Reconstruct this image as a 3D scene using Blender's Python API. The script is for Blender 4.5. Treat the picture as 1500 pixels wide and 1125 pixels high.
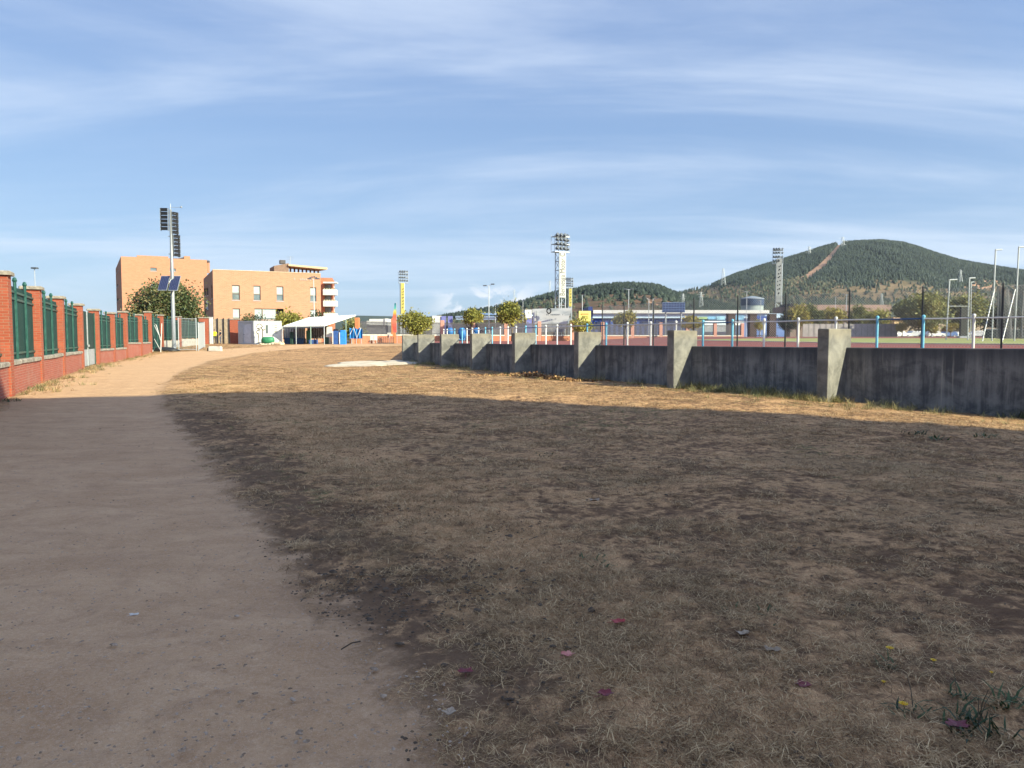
import bpy, math, random
import numpy as np
from mathutils import Vector, Matrix

for _o in list(bpy.data.objects):
    bpy.data.objects.remove(_o)
random.seed(7)
rng = np.random.default_rng(7)
SC = bpy.context.scene
COL = SC.collection

# ------------------------------------------------------------------ camera, sky, sun, exposure
F = 1127.0                      # focal length in pixels of the 1500 px wide photograph
CAM_Z = 1.5
PITCH = math.atan(65.5 / F)     # the horizon lies above the middle of the picture
cam_d = bpy.data.cameras.new('camera')
cam_d.sensor_width = 36.0
cam_d.lens = 36.0 * F / 1500.0
cam_d.clip_start = 0.05
cam_d.clip_end = 9000
cam = bpy.data.objects.new('camera', cam_d)
cam.location = (0, 0, CAM_Z)
cam.rotation_euler = (math.pi / 2 - PITCH, 0, 0)
COL.objects.link(cam)
SC.camera = cam

SUN_EL = math.radians(27.5)
SUN_H = Vector((0.834, -0.552, 0)).normalized()
sun_vec = Vector((SUN_H.x * math.cos(SUN_EL), SUN_H.y * math.cos(SUN_EL), math.sin(SUN_EL)))
sun_d = bpy.data.lights.new('sun', 'SUN')
sun_d.energy = 4.0
sun_d.angle = math.radians(0.5)
sun_d.color = (1.0, 0.965, 0.69)
sun = bpy.data.objects.new('sun', sun_d)
sun.rotation_euler = sun_vec.to_track_quat('Z', 'Y').to_euler()
sun.location = (30, -20, 60)
COL.objects.link(sun)

SC.view_settings.view_transform = 'Standard'
SC.view_settings.look = 'None'
SC.view_settings.gamma = 1.0
SC.view_settings.use_curve_mapping = False
SC.view_settings.exposure = 1.42

world = bpy.data.worlds.new('World')
SC.world = world
world.use_nodes = True


class NT:
    """small helper round a node tree"""
    def __init__(s, tree):
        s.t = tree; s.n = tree.nodes; s.l = tree.links
    def add(s, typ, **kw):
        nd = s.n.new(typ)
        for k, v in kw.items():
            if k.startswith('i_'):
                key = k[2:]
                key = int(key) if key.isdigit() else key
                s.set(nd.inputs[key], v)
            else:
                setattr(nd, k, v)
        return nd
    def set(s, sock, v):
        if isinstance(v, bpy.types.NodeSocket):
            s.l.new(v, sock)
        elif isinstance(v, (tuple, list)) and len(v) == 3 and sock.type == 'RGBA':
            sock.default_value = (*v, 1)
        else:
            sock.default_value = v
    def math(s, op, a, b=0.0, c=None, clamp=False):
        nd = s.n.new('ShaderNodeMath'); nd.operation = op; nd.use_clamp = clamp
        s.set(nd.inputs[0], a); s.set(nd.inputs[1], b)
        if c is not None: s.set(nd.inputs[2], c)
        return nd.outputs[0]
    def mix(s, fac, a, b, blend='MIX'):
        nd = s.n.new('ShaderNodeMix'); nd.data_type = 'RGBA'; nd.blend_type = blend; nd.clamp_factor = True
        s.set(nd.inputs[0], fac); s.set(nd.inputs[6], a); s.set(nd.inputs[7], b)
        return nd.outputs[2]
    def noise(s, vec, scale, detail=4.0, rough=0.55, dist=0.0):
        nd = s.n.new('ShaderNodeTexNoise')
        if vec is not None: s.l.new(vec, nd.inputs['Vector'])
        nd.inputs['Scale'].default_value = scale
        nd.inputs['Detail'].default_value = detail
        nd.inputs['Roughness'].default_value = rough
        nd.inputs['Distortion'].default_value = dist
        return nd.outputs['Fac']
    def ramp(s, fac, lo, hi, smooth=True):
        nd = s.n.new('ShaderNodeMapRange'); nd.interpolation_type = 'SMOOTHSTEP' if smooth else 'LINEAR'
        s.set(nd.inputs[0], fac); nd.inputs[1].default_value = lo; nd.inputs[2].default_value = hi
        return nd.outputs[0]
    def scale(s, vec, sc, loc=(0, 0, 0), rot=(0, 0, 0)):
        nd = s.n.new('ShaderNodeMapping')
        s.l.new(vec, nd.inputs[0])
        nd.inputs['Location'].default_value = loc
        nd.inputs['Rotation'].default_value = rot
        nd.inputs['Scale'].default_value = sc
        return nd.outputs[0]


def build_world():
    w = NT(world.node_tree)
    w.n.clear()
    sky = w.add('ShaderNodeTexSky', sky_type='NISHITA', sun_disc=False)
    sky.sun_elevation = SUN_EL
    sky.sun_rotation = math.atan2(SUN_H.x, SUN_H.y)
    sky.air_density = 1.0; sky.dust_density = 0.6; sky.ozone_density = 1.6
    tc = w.add('ShaderNodeTexCoord').outputs['Generated']
    sep = w.add('ShaderNodeSeparateXYZ'); w.l.new(tc, sep.inputs[0])
    X, Y, Z = sep.outputs
    zz = w.math('ADD', w.math('MAXIMUM', Z, 0.0), 0.10)
    px = w.math('DIVIDE', X, zz); py = w.math('DIVIDE', Y, zz)
    comb = w.add('ShaderNodeCombineXYZ'); w.l.new(px, comb.inputs[0]); w.l.new(py, comb.inputs[1])
    p = comb.outputs[0]
    # cirrus: broad veils and fine streaks drawn out along one wind direction
    veil = w.ramp(w.noise(w.scale(p, (0.30, 0.66, 1), (3.1, 1.7, 0), (0, 0, math.radians(14))), 1.0, 7, 0.58, 0.9), 0.36, 0.66)
    streak = w.ramp(w.noise(w.scale(p, (0.42, 1.5, 1), (1.2, 4.9, 0), (0, 0, math.radians(13))), 1.0, 7, 0.58, 0.9), 0.36, 0.84)
    wisp = w.ramp(w.noise(w.scale(p, (1.3, 7.5, 1), (7.2, 0.4, 0), (0, 0, math.radians(16))), 1.0, 7, 0.62, 1.3), 0.45, 0.85)
    c = w.math('ADD', w.math('MULTIPLY', veil, 0.62), w.math('MULTIPLY', w.math('MULTIPLY', streak, veil), 0.30))
    c = w.math('ADD', c, w.math('MULTIPLY', wisp, w.math('MULTIPLY', streak, 0.14)))
    c = w.math('ADD', c, w.math('MULTIPLY', streak, 0.12))
    c = w.math('ADD', w.math('MULTIPLY', c, 0.78), 0.05, clamp=True)
    high = w.ramp(Z, -0.02, 0.10)
    c = w.math('MULTIPLY', c, w.math('ADD', w.math('MULTIPLY', high, 0.85), 0.15))
    # a low bank of small cumulus standing over the far ridge
    low = w.math('MULTIPLY', w.ramp(Z, 0.030, 0.040), w.ramp(Z, 0.078, 0.046))
    az = w.math('ARCTAN2', X, Y)
    side = w.math('MULTIPLY', w.ramp(az, -0.12, -0.055), w.ramp(az, 0.05, 0.00))
    puff = w.ramp(w.noise(w.scale(tc, (26, 26, 40)), 1.0, 5, 0.6, 0.3), 0.45, 0.58)
    cum = w.math('MULTIPLY', w.math('MULTIPLY', low, side), puff)
    base = w.mix(0.80, sky.outputs[0], w.mix(w.ramp(Z, 0.0, 0.55), (0.94, 1.64, 2.72), (0.62, 1.10, 2.36)))
    # towards the sun the veil of cirrus and the blue behind it brighten, as forward scattered light does; added to fill the shade
    dt = w.add('ShaderNodeVectorMath', operation='DOT_PRODUCT'); w.l.new(tc, dt.inputs[0]); dt.inputs[1].default_value = sun_vec
    aur = w.math('ADD', 1.0, w.math('MULTIPLY', w.ramp(dt.outputs['Value'], 0.05, 1.0), 1.5))
    vm = w.add('ShaderNodeVectorMath', operation='SCALE'); w.l.new(w.mix(c, base, (3.15, 3.6, 4.3)), vm.inputs[0]); w.l.new(aur, vm.inputs['Scale'])
    col = vm.outputs[0]
    col = w.mix(w.math('MULTIPLY', cum, 0.85), col, (4.3, 4.35, 4.6))
    bg = w.add('ShaderNodeBackground'); w.l.new(col, bg.inputs[0]); bg.inputs[1].default_value = 0.095
    out = w.add('ShaderNodeOutputWorld'); w.l.new(bg.outputs[0], out.inputs[0])
build_world()


# ------------------------------------------------------------------ measuring
def ray(u, v):
    a = (u - 750.0) / F; b = (562.5 - v) / F
    return np.array([a, math.cos(PITCH) + b * math.sin(PITCH), -math.sin(PITCH) + b * math.cos(PITCH)])

def W(u, v, D):
    r = ray(u, v); t = D / r[1]
    return Vector((r[0] * t, D, CAM_Z + r[2] * t))

def sstep(a, b, x):
    t = np.clip((np.asarray(x, float) - a) / (b - a), 0, 1)
    return t * t * (3 - 2 * t)

def vnoise(x, y, seed=0):
    """value noise, vectorised, about -1..1"""
    x = np.asarray(x, float); y = np.asarray(y, float)
    xi = np.floor(x).astype(np.int64); yi = np.floor(y).astype(np.int64)
    fx = x - xi; fy = y - yi
    fx = fx * fx * (3 - 2 * fx); fy = fy * fy * (3 - 2 * fy)
    def h(i, j):
        n = (i * 374761393 + j * 668265263 + seed * 974634777) & 0xFFFFFFFF
        n = ((n ^ (n >> 13)) * 1274126177) & 0xFFFFFFFF
        return ((n ^ (n >> 16)) & 0xFFFF) / 32767.5 - 1.0
    a = h(xi, yi); b = h(xi + 1, yi); c = h(xi, yi + 1); d = h(xi + 1, yi + 1)
    return (a * (1 - fx) + b * fx) * (1 - fy) + (c * (1 - fx) + d * fx) * fy

def g(x, y):
    """height of the lower ground"""
    x = np.asarray(x, float); y = np.asarray(y, float)
    z = 0.95 * sstep(46, 96, y)
    z = z - 0.30 * sstep(5, 12.5, x) * sstep(7, 16, y)
    z = z + 0.03 * vnoise(x * .23, y * .23, 5) * sstep(2, 8, np.hypot(x, y))
    return z

def gz(x, y): return float(g(x, y))

def terrace(x, y):
    return 1.25 + 0.62 * sstep(40, 115, y) * sstep(6, 26, x)

def G(u, v):
    """point of the ground seen at a pixel"""
    r = ray(u, v)
    D = np.geomspace(1.2, 135, 6000); t = D / r[1]
    z = CAM_Z + r[2] * t; h = g(r[0] * t, D)
    k = int(np.argmax(z <= h)) if (z <= h).any() else len(D) - 1
    return Vector((float(r[0] * t[k]), float(D[k]), float(h[k])))

# ------------------------------------------------------------------ objects
def tag(o, label=None, cat=None, group=None, kind=None):
    if label: o['label'] = label
    if cat: o['category'] = cat
    if group: o['group'] = group
    if kind: o['kind'] = kind
    return o

def thing(name, label, cat, loc=(0, 0, 0), rotz=0.0, group=None):
    o = bpy.data.objects.new(name, None)
    o.empty_display_size = 0.3
    o.location = loc; o.rotation_euler = (0, 0, rotz)
    COL.objects.link(o)
    return tag(o, label, cat, group)

def link(name, me, parent=None, loc=(0, 0, 0), rotz=0.0):
    o = bpy.data.objects.new(name, me)
    o.location = loc; o.rotation_euler = (0, 0, rotz)
    COL.objects.link(o)
    if parent is not None: o.parent = parent
    return o

def kids(o): return list(o.children)

def dup(root, loc, rotz=None, label=None, group=None, scale=None):
    """copy a thing with copies of its parts and their sub-parts"""
    r = root.copy(); COL.objects.link(r)
    r.location = loc
    if rotz is not None: r.rotation_euler = (0, 0, rotz)
    if scale is not None: r.scale = (scale,) * 3
    if label: r['label'] = label
    if group: r['group'] = group
    for ch in kids(root):
        c = ch.copy(); COL.objects.link(c); c.parent = r
        for s in kids(ch):
            d = s.copy(); COL.objects.link(d); d.parent = c
    return r


class MB:
    """collects shapes, builds ONE mesh object with metric UVs"""
    def __init__(s): s.v = []; s.f = []; s.mi = []
    def quad(s, *p, mi=0):
        i = len(s.v); s.v += [tuple(q) for q in p]; s.f.append(tuple(range(i, i + len(p)))); s.mi.append(mi)
        return s
    def hexa(s, b, t, mi=0):
        """b, t: four bottom and four top points, counter-clockwise from above"""
        i = len(s.v); s.v += [tuple(q) for q in b] + [tuple(q) for q in t]
        for f in ((3, 2, 1, 0), (4, 5, 6, 7), (0, 1, 5, 4), (1, 2, 6, 5), (2, 3, 7, 6), (3, 0, 4, 7)):
            s.f.append(tuple(i + k for k in f)); s.mi.append(mi)
        return s
    def box(s, c, size, rz=0.0, mi=0, taper=1.0):
        hx, hy, hz = size[0] / 2, size[1] / 2, size[2] / 2
        co, si = math.cos(rz), math.sin(rz)
        def P(x, y, z): return (c[0] + x * co - y * si, c[1] + x * si + y * co, c[2] + z)
        b = [P(-hx, -hy, -hz), P(hx, -hy, -hz), P(hx, hy, -hz), P(-hx, hy, -hz)]
        k = taper
        t = [P(-hx * k, -hy * k, hz), P(hx * k, -hy * k, hz), P(hx * k, hy * k, hz), P(-hx * k, hy * k, hz)]
        return s.hexa(b, t, mi)
    def bevbox(s, c, size, rz=0.0, bev=0.03, mi=0):
        """box with chamfered top edges and vertical edges"""
        hx, hy, hz = size[0] / 2, size[1] / 2, size[2] / 2
        co, si = math.cos(rz), math.sin(rz)
        def P(x, y, z): return (c[0] + x * co - y * si, c[1] + x * si + y * co, c[2] + z)
        def ring(k, z):
            x, y = hx - k, hy - k
            return [P(-x + bev, -y, z), P(x - bev, -y, z), P(x, -y + bev, z), P(x, y - bev, z),
                    P(x - bev, y, z), P(-x + bev, y, z), P(-x, y - bev, z), P(-x, -y + bev, z)]
        return s.loft([ring(0, -hz), ring(0, hz - bev), ring(bev, hz)], mi)
    def loft(s, rings, mi=0, caps=True):
        i = len(s.v); n = len(rings[0])
        for r in rings: s.v += [tuple(q) for q in r]
        for k in range(len(rings) - 1):
            for j in range(n):
                a = i + k * n + j; b = i + k * n + (j + 1) % n
                s.f.append((a, b, b + n, a + n)); s.mi.append(mi)
        if caps:
            s.f.append(tuple(i + j for j in reversed(range(n)))); s.mi.append(mi)
            e = i + (len(rings) - 1) * n
            s.f.append(tuple(e + j for j in range(n))); s.mi.append(mi)
        return s
    def tube(s, pts, rad, n=6, mi=0, caps=True):
        pts = [Vector(p) for p in pts]
        rads = rad if isinstance(rad, (list, tuple)) else [rad] * len(pts)
        rings = []
        for k, p in enumerate(pts):
            d = (pts[min(k + 1, len(pts) - 1)] - pts[max(k - 1, 0)]).normalized()
            a = d.cross(Vector((0, 0, 1)))
            if a.length < 1e-3: a = d.cross(Vector((1, 0, 0)))
            a.normalize(); b = d.cross(a)
            rings.append([p + (a * math.cos(2 * math.pi * j / n) - b * math.sin(2 * math.pi * j / n)) * -rads[k] for j in range(n)])
        return s.loft(rings, mi, caps)
    def lathe(s, c, prof, n=10, mi=0):
        return s.loft([[(c[0] + r * math.cos(2 * math.pi * j / n), c[1] + r * math.sin(2 * math.pi * j / n), c[2] + z) for j in range(n)] for r, z in prof], mi)
    def mesh(s, name, mats, origin=(0, 0, 0), smooth=False):
        me = bpy.data.meshes.new(name)
        ox, oy, oz = origin
        me.from_pydata([(x - ox, y - oy, z - oz) for x, y, z in s.v], [], s.f)
        if not isinstance(mats, (list, tuple)): mats = [mats]
        for m in mats: me.materials.append(m)
        if len(mats) > 1: me.polygons.foreach_set('material_index', s.mi)
        uv = me.uv_layers.new(name='UVMap')
        data = np.zeros((len(me.loops), 2), np.float32)
        for p in me.polygons:
            nx, ny, nz = p.normal
            L = math.hypot(nx, ny)
            for li in p.loop_indices:
                x, y, z = s.v[me.loops[li].vertex_index]
                if L < 0.5: data[li] = (x, y)
                else: data[li] = ((-ny * x + nx * y) / L, z)
        uv.data.foreach_set('uv', data.ravel())
        if smooth: me.polygons.foreach_set('use_smooth', [True] * len(me.polygons))
        me.update()
        return me
    def build(s, name, mats, parent=None, smooth=False, loc=None, rotz=0.0):
        """vertices are world points unless loc is given (then local to the parent)"""
        if loc is not None:
            return link(name, s.mesh(name, mats, (0, 0, 0), smooth), parent, loc, rotz)
        org = (0, 0, 0)
        if parent is not None:
            q = parent; org = Vector((0, 0, 0))
            while q is not None:
                org = org + q.location; q = q.parent
            return link(name, s.mesh(name, mats, org, smooth), parent)
        return link(name, s.mesh(name, mats, org, smooth), None)


def np_mesh(name, verts, faces, mat, smooth=False, attrs=None, parent=None):
    """big meshes straight from numpy arrays; faces: (n,3) or (n,4)"""
    me = bpy.data.meshes.new(name)
    faces = np.asarray(faces, np.int32); k = faces.shape[1]
    me.vertices.add(len(verts)); me.vertices.foreach_set('co', np.asarray(verts, np.float32).ravel())
    me.loops.add(faces.size); me.loops.foreach_set('vertex_index', faces.ravel())
    me.polygons.add(len(faces))
    me.polygons.foreach_set('loop_start', np.arange(0, faces.size, k, dtype=np.int32))
    me.polygons.foreach_set('loop_total', np.full(len(faces), k, np.int32))
    if smooth: me.polygons.foreach_set('use_smooth', np.ones(len(faces), bool))
    for nm, (typ, dom, arr) in (attrs or {}).items():
        a = me.attributes.new(nm, typ, dom)
        a.data.foreach_set('vector' if typ == 'FLOAT_VECTOR' else 'value', np.asarray(arr).ravel())
    me.update(calc_edges=True)
    for m in (mat if isinstance(mat, (list, tuple)) else [mat]): me.materials.append(m)
    return link(name, me, parent)

# ------------------------------------------------------------------ materials
MATS = {}
def M(name, col, col2=None, scale=3.0, rough=0.8, bump=0.0, bscale=None, metal=0.0, spec=0.3, stretch=None, lo=0.35, hi=0.65, coord='UV', trans=0.0, alpha=1.0):
    """plain surface with one noise between two colours and an optional relief"""
    if name in MATS: return MATS[name]
    m = bpy.data.materials.new(name); m.use_nodes = True
    w = NT(m.node_tree); bs = w.n['Principled BSDF']
    bs.inputs['Roughness'].default_value = rough
    bs.inputs['Metallic'].default_value = metal
    bs.inputs['Specular IOR Level'].default_value = spec
    if coord == 'UV': vec = w.add('ShaderNodeUVMap').outputs[0]
    elif coord == 'Object': vec = w.add('ShaderNodeTexCoord').outputs['Object']
    else: vec = w.add('ShaderNodeNewGeometry').outputs['Position']
    if stretch: vec = w.scale(vec, stretch)
    if col2 is not None:
        n = w.noise(vec, scale, 5, 0.6)
        w.l.new(w.mix(w.ramp(n, lo, hi), (*col, 1), (*col2, 1)), bs.inputs['Base Color'])
        r = w.math('ADD', w.math('MULTIPLY', n, 0.25), rough - 0.12, clamp=True)
        w.l.new(r, bs.inputs['Roughness'])
    else:
        bs.inputs['Base Color'].default_value = (*col, 1)
    if bump:
        b = w.add('ShaderNodeBump'); b.inputs['Strength'].default_value = bump; b.inputs['Distance'].default_value = 0.02
        w.l.new(w.noise(vec, bscale or scale * 6, 6, 0.65), b.inputs['Height']); w.l.new(b.outputs[0], bs.inputs['Normal'])
    MATS[name] = m
    return m

def brick(name, c1, c2, mortar, bw=0.25, bh=0.075, ms=0.010, rough=0.85, dirt=(0.16, 0.12, 0.09), dirt_amt=0.35):
    m = bpy.data.materials.new(name); m.use_nodes = True
    w = NT(m.node_tree); bs = w.n['Principled BSDF']
    uv = w.add('ShaderNodeUVMap').outputs[0]
    b = w.add('ShaderNodeTexBrick'); w.l.new(uv, b.inputs['Vector'])
    b.inputs['Color1'].default_value = (*c1, 1); b.inputs['Color2'].default_value = (*c2, 1); b.inputs['Mortar'].default_value = (*mortar, 1)
    b.inputs['Scale'].default_value = 1.0; b.inputs['Mortar Size'].default_value = ms
    b.inputs['Brick Width'].default_value = bw; b.inputs['Row Height'].default_value = bh; b.inputs['Bias'].default_value = 0.1
    n = w.ramp(w.noise(uv, 1.3, 6, 0.65), 0.45, 0.75)
    n2 = w.noise(uv, 14, 4, 0.6)
    col = w.mix(w.math('MULTIPLY', n, dirt_amt), b.outputs['Color'], (*dirt, 1))
    col = w.mix(w.math('MULTIPLY', w.ramp(n2, 0.5, 0.8), 0.3), col, (*[min(1, k * 1.5) for k in c1], 1))
    w.l.new(col, bs.inputs['Base Color'])
    bs.inputs['Roughness'].default_value = rough; bs.inputs['Specular IOR Level'].default_value = 0.2
    bp = w.add('ShaderNodeBump'); bp.inputs['Strength'].default_value = 0.6; bp.inputs['Distance'].default_value = 0.008
    h = w.math('ADD', w.math('MULTIPLY', b.outputs['Fac'], -1.0), w.math('MULTIPLY', n2, 0.5))
    w.l.new(h, bp.inputs['Height']); w.l.new(bp.outputs[0], bs.inputs['Normal'])
    MATS[name] = m
    return m

def leafmat(name, cols, rough=0.55, sub=0.25):
    """leaves: colour picked per leaf from a ramp by the face attribute rnd, a little light comes through"""
    m = bpy.data.materials.new(name); m.use_nodes = True
    w = NT(m.node_tree); bs = w.n['Principled BSDF']
    at = w.add('ShaderNodeAttribute', attribute_name='rnd')
    rp = w.add('ShaderNodeValToRGB')
    el = rp.color_ramp.elements
    while len(el) < len(cols): el.new(0.5)
    for i, c in enumerate(cols):
        el[i].position = i / (len(cols) - 1); el[i].color = (*c, 1)
    w.l.new(at.outputs['Fac'], rp.inputs[0])
    w.l.new(rp.outputs[0], bs.inputs['Base Color'])
    bs.inputs['Roughness'].default_value = rough
    bs.inputs['Specular IOR Level'].default_value = 0.25
    tr = w.add('ShaderNodeBsdfTranslucent'); w.l.new(rp.outputs[0], tr.inputs[0])
    mx = w.add('ShaderNodeMixShader'); mx.inputs[0].default_value = sub
    w.l.new(bs.outputs[0], mx.inputs[1]); w.l.new(tr.outputs[0], mx.inputs[2])
    w.l.new(mx.outputs[0], w.n['Material Output'].inputs[0])
    MATS[name] = m
    return m

def glassmat(name, col, rough=0.08):
    return M(name, col, rough=rough, spec=0.8)

# ================================================================== THE SETTING
# ------------------------------------------------------------------ line of the retaining wall (ends of its buttresses)
BUT = np.array([(-7.3, 51.3), (-5.7, 46.6), (-3.9, 42.0), (-2.0, 37.4), (0.06, 32.9), (2.37, 28.4), (4.9, 23.8), (8.03, 19.9), (11.6, 16.4), (15.8, 13.4)])
tan_ = np.gradient(BUT, axis=0); tan_ /= np.linalg.norm(tan_, axis=1)[:, None]     # runs towards the camera's right
NRM = np.stack([-tan_[:, 1], tan_[:, 0]], 1)                                       # points to the track
NRM[NRM[:, 0] < 0] *= -1
NRM[7] = (0.78, 0.626)
BUT_L = np.full(len(BUT), 0.74); BUT_L[7:] = 0.88
FACE = BUT + NRM * BUT_L[:, None]
def dense(poly, n=40):
    out = []
    for a, b in zip(poly[:-1], poly[1:]):
        for k in range(n): out.append(a + (b - a) * k / n)
    out.append(poly[-1]); return np.array(out)
def polar_line(poly):
    d = dense(np.array(poly)); a = np.arctan2(d[:, 0], d[:, 1]); r = np.hypot(d[:, 0], d[:, 1])
    o = np.argsort(a); return a[o], r[o]
WALL_A, WALL_R = polar_line(FACE)
def r_wall(a): return np.interp(a, WALL_A, WALL_R, left=1e4)
def behind_wall(x, y):
    a = np.arctan2(x, y); return np.hypot(x, y) > r_wall(a) - 0.05

# ------------------------------------------------------------------ outline of the dirt path
edge_r = [(650, 1125), (605, 1010), (560, 955), (498, 905), (440, 850), (388, 775), (335, 715), (300, 665), (262, 625), (240, 590), (238, 568), (262, 546), (305, 529), (370, 517), (440, 510.5), (520, 507.5), (592, 506)]
edge_l = [(592, 503), (520, 503.2), (450, 504.5), (380, 508.5), (310, 512.5), (240, 517.5), (200, 523.5), (150, 535), (100, 551), (62, 564), (34, 577), (0, 600)]
PR = [tuple(G(*p))[:2] for p in edge_r]; PL = [tuple(G(*p))[:2] for p in edge_l]
PATH = [(0.3, -12), (-0.1, 0.0)] + PR + PL + [(-11.2, 12.0), (-8.5, 4.0), (-6.5, -12)]
def sdist(x, y, poly, closed=True):
    """signed distance to a polygon (negative inside)"""
    P = np.array(poly); n = len(P)
    d = np.full(np.shape(x), 1e9); ins = np.zeros(np.shape(x), bool)
    for i in range(n if closed else n - 1):
        a = P[i]; b = P[(i + 1) % n]; e = b - a
        t = np.clip(((x - a[0]) * e[0] + (y - a[1]) * e[1]) / (e @ e), 0, 1)
        d = np.minimum(d, np.hypot(x - a[0] - t * e[0], y - a[1] - t * e[1]))
        if closed:
            c = ((a[1] > y) != (b[1] > y))
            ins ^= c & (x < (b[0] - a[0]) * (y - a[1]) / (b[1] - a[1] + 1e-12) + a[0])
    return np.where(ins, -d, d) if closed else d
TRAIL = [tuple(G(*p))[:2] for p in [(300, 560), (400, 600), (480, 655), (560, 700), (640, 745), (740, 800), (850, 880), (980, 1000), (1100, 1125)]]
BARE = [tuple(G(*p))[:2] for p in [(300, 610), (400, 660), (480, 740), (545, 830), (560, 850), (640, 960)]]

def field_masks(x, y):
    sp = sdist(x, y, PATH)
    tr = np.exp(-(sdist(x, y, TRAIL, False) / (0.28 + 0.03 * y)) ** 2)
    ba = np.exp(-(sdist(x, y, BARE, False) / (0.75 + 0.05 * y)) ** 2)
    return sp, tr, ba

# ------------------------------------------------------------------ ground material: dirt path, dry grass field and the strip between
def ground_material():
    m = bpy.data.materials.new('dry_ground'); m.use_nodes = True
    w = NT(m.node_tree); bs = w.n['Principled BSDF']
    pos = w.add('ShaderNodeNewGeometry').outputs['Position']
    sp = w.add('ShaderNodeAttribute', attribute_name='path_distance').outputs['Fac']
    tr = w.add('ShaderNodeAttribute', attribute_name='trail').outputs['Fac']
    ba = w.add('ShaderNodeAttribute', attribute_name='bare').outputs['Fac']
    n_big = w.noise(pos, 0.35, 5, 0.6, 0.3)
    n_mid = w.noise(pos, 1.6, 6, 0.62, 0.4)
    n_sm = w.noise(pos, 9, 6, 0.68, 0.3)
    n_fine = w.noise(pos, 55, 4, 0.7)
    n_straw = w.noise(w.scale(pos, (150, 38, 60), rot=(0, 0, 0.6)), 1.0, 3, 0.7, 1.2)
    n_straw2 = w.noise(w.scale(pos, (36, 140, 60), rot=(0, 0, -0.3)), 1.0, 3, 0.7, 1.2)
    n_crust = w.noise(w.scale(pos, (0.9, 1.7, 1), rot=(0, 0, -0.35)), 1.0, 9, 0.72, 1.2)
    n_grit = w.noise(pos, 190, 2, 0.6)
    # compacted sandy dirt
    d = w.mix(w.ramp(n_crust, 0.30, 0.70), (0.405, 0.234, 0.122, 1), (0.540, 0.334, 0.186, 1))
    d = w.mix(w.math('MULTIPLY', w.ramp(n_mid, 0.5, 0.8), 0.45), d, (0.34, 0.195, 0.112, 1))
    d = w.mix(w.math('MULTIPLY', w.ramp(n_fine, 0.42, 0.78), 0.5), d, (0.60, 0.42, 0.29, 1))
    n_pit = w.noise(pos, 22, 5, 0.72, 0.4); n_mot = w.noise(pos, 4.2, 6, 0.7, 0.6)
    d = w.mix(w.math('MULTIPLY', w.ramp(n_mot, 0.48, 0.72), 0.40), d, (0.29, 0.165, 0.095, 1))
    d = w.mix(w.math('MULTIPLY', w.ramp(n_pit, 0.56, 0.74), 0.5), d, (0.235, 0.135, 0.08, 1))
    d = w.mix(w.math('MULTIPLY', w.ramp(n_pit, 0.42, 0.26), 0.45), d, (0.64, 0.44, 0.28, 1))
    d = w.mix(w.math('MULTIPLY', w.ramp(n_sm, 0.58, 0.80), 0.45), d, (0.215, 0.135, 0.085, 1))
    d = w.mix(w.math('MULTIPLY', w.ramp(n_grit, 0.60, 0.72), 0.55), d, (0.72, 0.55, 0.41, 1))
    d = w.mix(w.math('MULTIPLY', w.ramp(n_grit, 0.40, 0.30), 0.5), d, (0.17, 0.105, 0.068, 1))
    # dry turf
    straw = w.mix(w.ramp(n_straw, 0.35, 0.7), (0.325, 0.175, 0.088, 1), (0.71, 0.432, 0.213, 1))
    straw = w.mix(w.math('MULTIPLY', w.ramp(n_straw2, 0.45, 0.75), 0.7), straw, (0.54, 0.325, 0.167, 1))
    soil = w.mix(n_fine, (0.095, 0.052, 0.029, 1), (0.21, 0.118, 0.064, 1))
    cov = w.math('ADD', w.math('MULTIPLY', n_sm, 0.85), w.math('MULTIPLY', n_mid, 0.60))
    cov = w.math('ADD', cov, w.math('MULTIPLY', n_big, 0.35))
    cov = w.math('ADD', cov, w.math('MULTIPLY', tr, 0.24))
    cov = w.math('SUBTRACT', cov, w.math('MULTIPLY', ba, 0.085))
    f = w.mix(w.ramp(cov, 0.79, 1.00), soil, straw)
    f = w.mix(w.math('MULTIPLY', w.ramp(n_sm, 0.44, 0.30), 0.55), f, (0.075, 0.042, 0.030, 1))
    f = w.mix(w.math('MULTIPLY', w.ramp(n_big, 0.50, 0.64), 0.42), f, (0.135, 0.100, 0.055, 1))
    # the ragged edge where turf gives way to dirt
    e = w.math('ADD', sp, w.math('MULTIPLY', w.math('SUBTRACT', n_mid, 0.5), 0.9))
    e = w.math('ADD', e, w.math('MULTIPLY', w.math('SUBTRACT', n_sm, 0.5), 0.55))
    k = w.ramp(e, -0.10, 0.16)
    edge = w.math('MULTIPLY', w.ramp(e, -0.5, 0.1), w.ramp(e, 0.9, 0.15))
    col = w.mix(k, d, f)
    col = w.mix(w.math('MULTIPLY', edge, 0.16), col, (0.22, 0.155, 0.105, 1))
    w.l.new(col, bs.inputs['Base Color'])
    bs.inputs['Roughness'].default_value = 0.95; bs.inputs['Specular IOR Level'].default_value = 0.1
    # relief: crust and pebbles on the path, matted straw and clods on the turf
    hp = w.math('ADD', w.math('MULTIPLY', n_fine, 0.20), w.math('MULTIPLY', n_sm, 0.45))
    hp = w.math('ADD', hp, w.math('MULTIPLY', n_crust, 0.35))
    hp = w.math('ADD', hp, w.math('MULTIPLY', n_pit, 0.35))
    hp = w.math('ADD', hp, w.math('MULTIPLY', n_grit, 0.22))
    hf = w.math('ADD', w.math('MULTIPLY', n_straw, 0.5), w.math('MULTIPLY', n_sm, 1.2))
    hf = w.math('ADD', hf, w.math('MULTIPLY', n_mid, 1.4))
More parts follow.
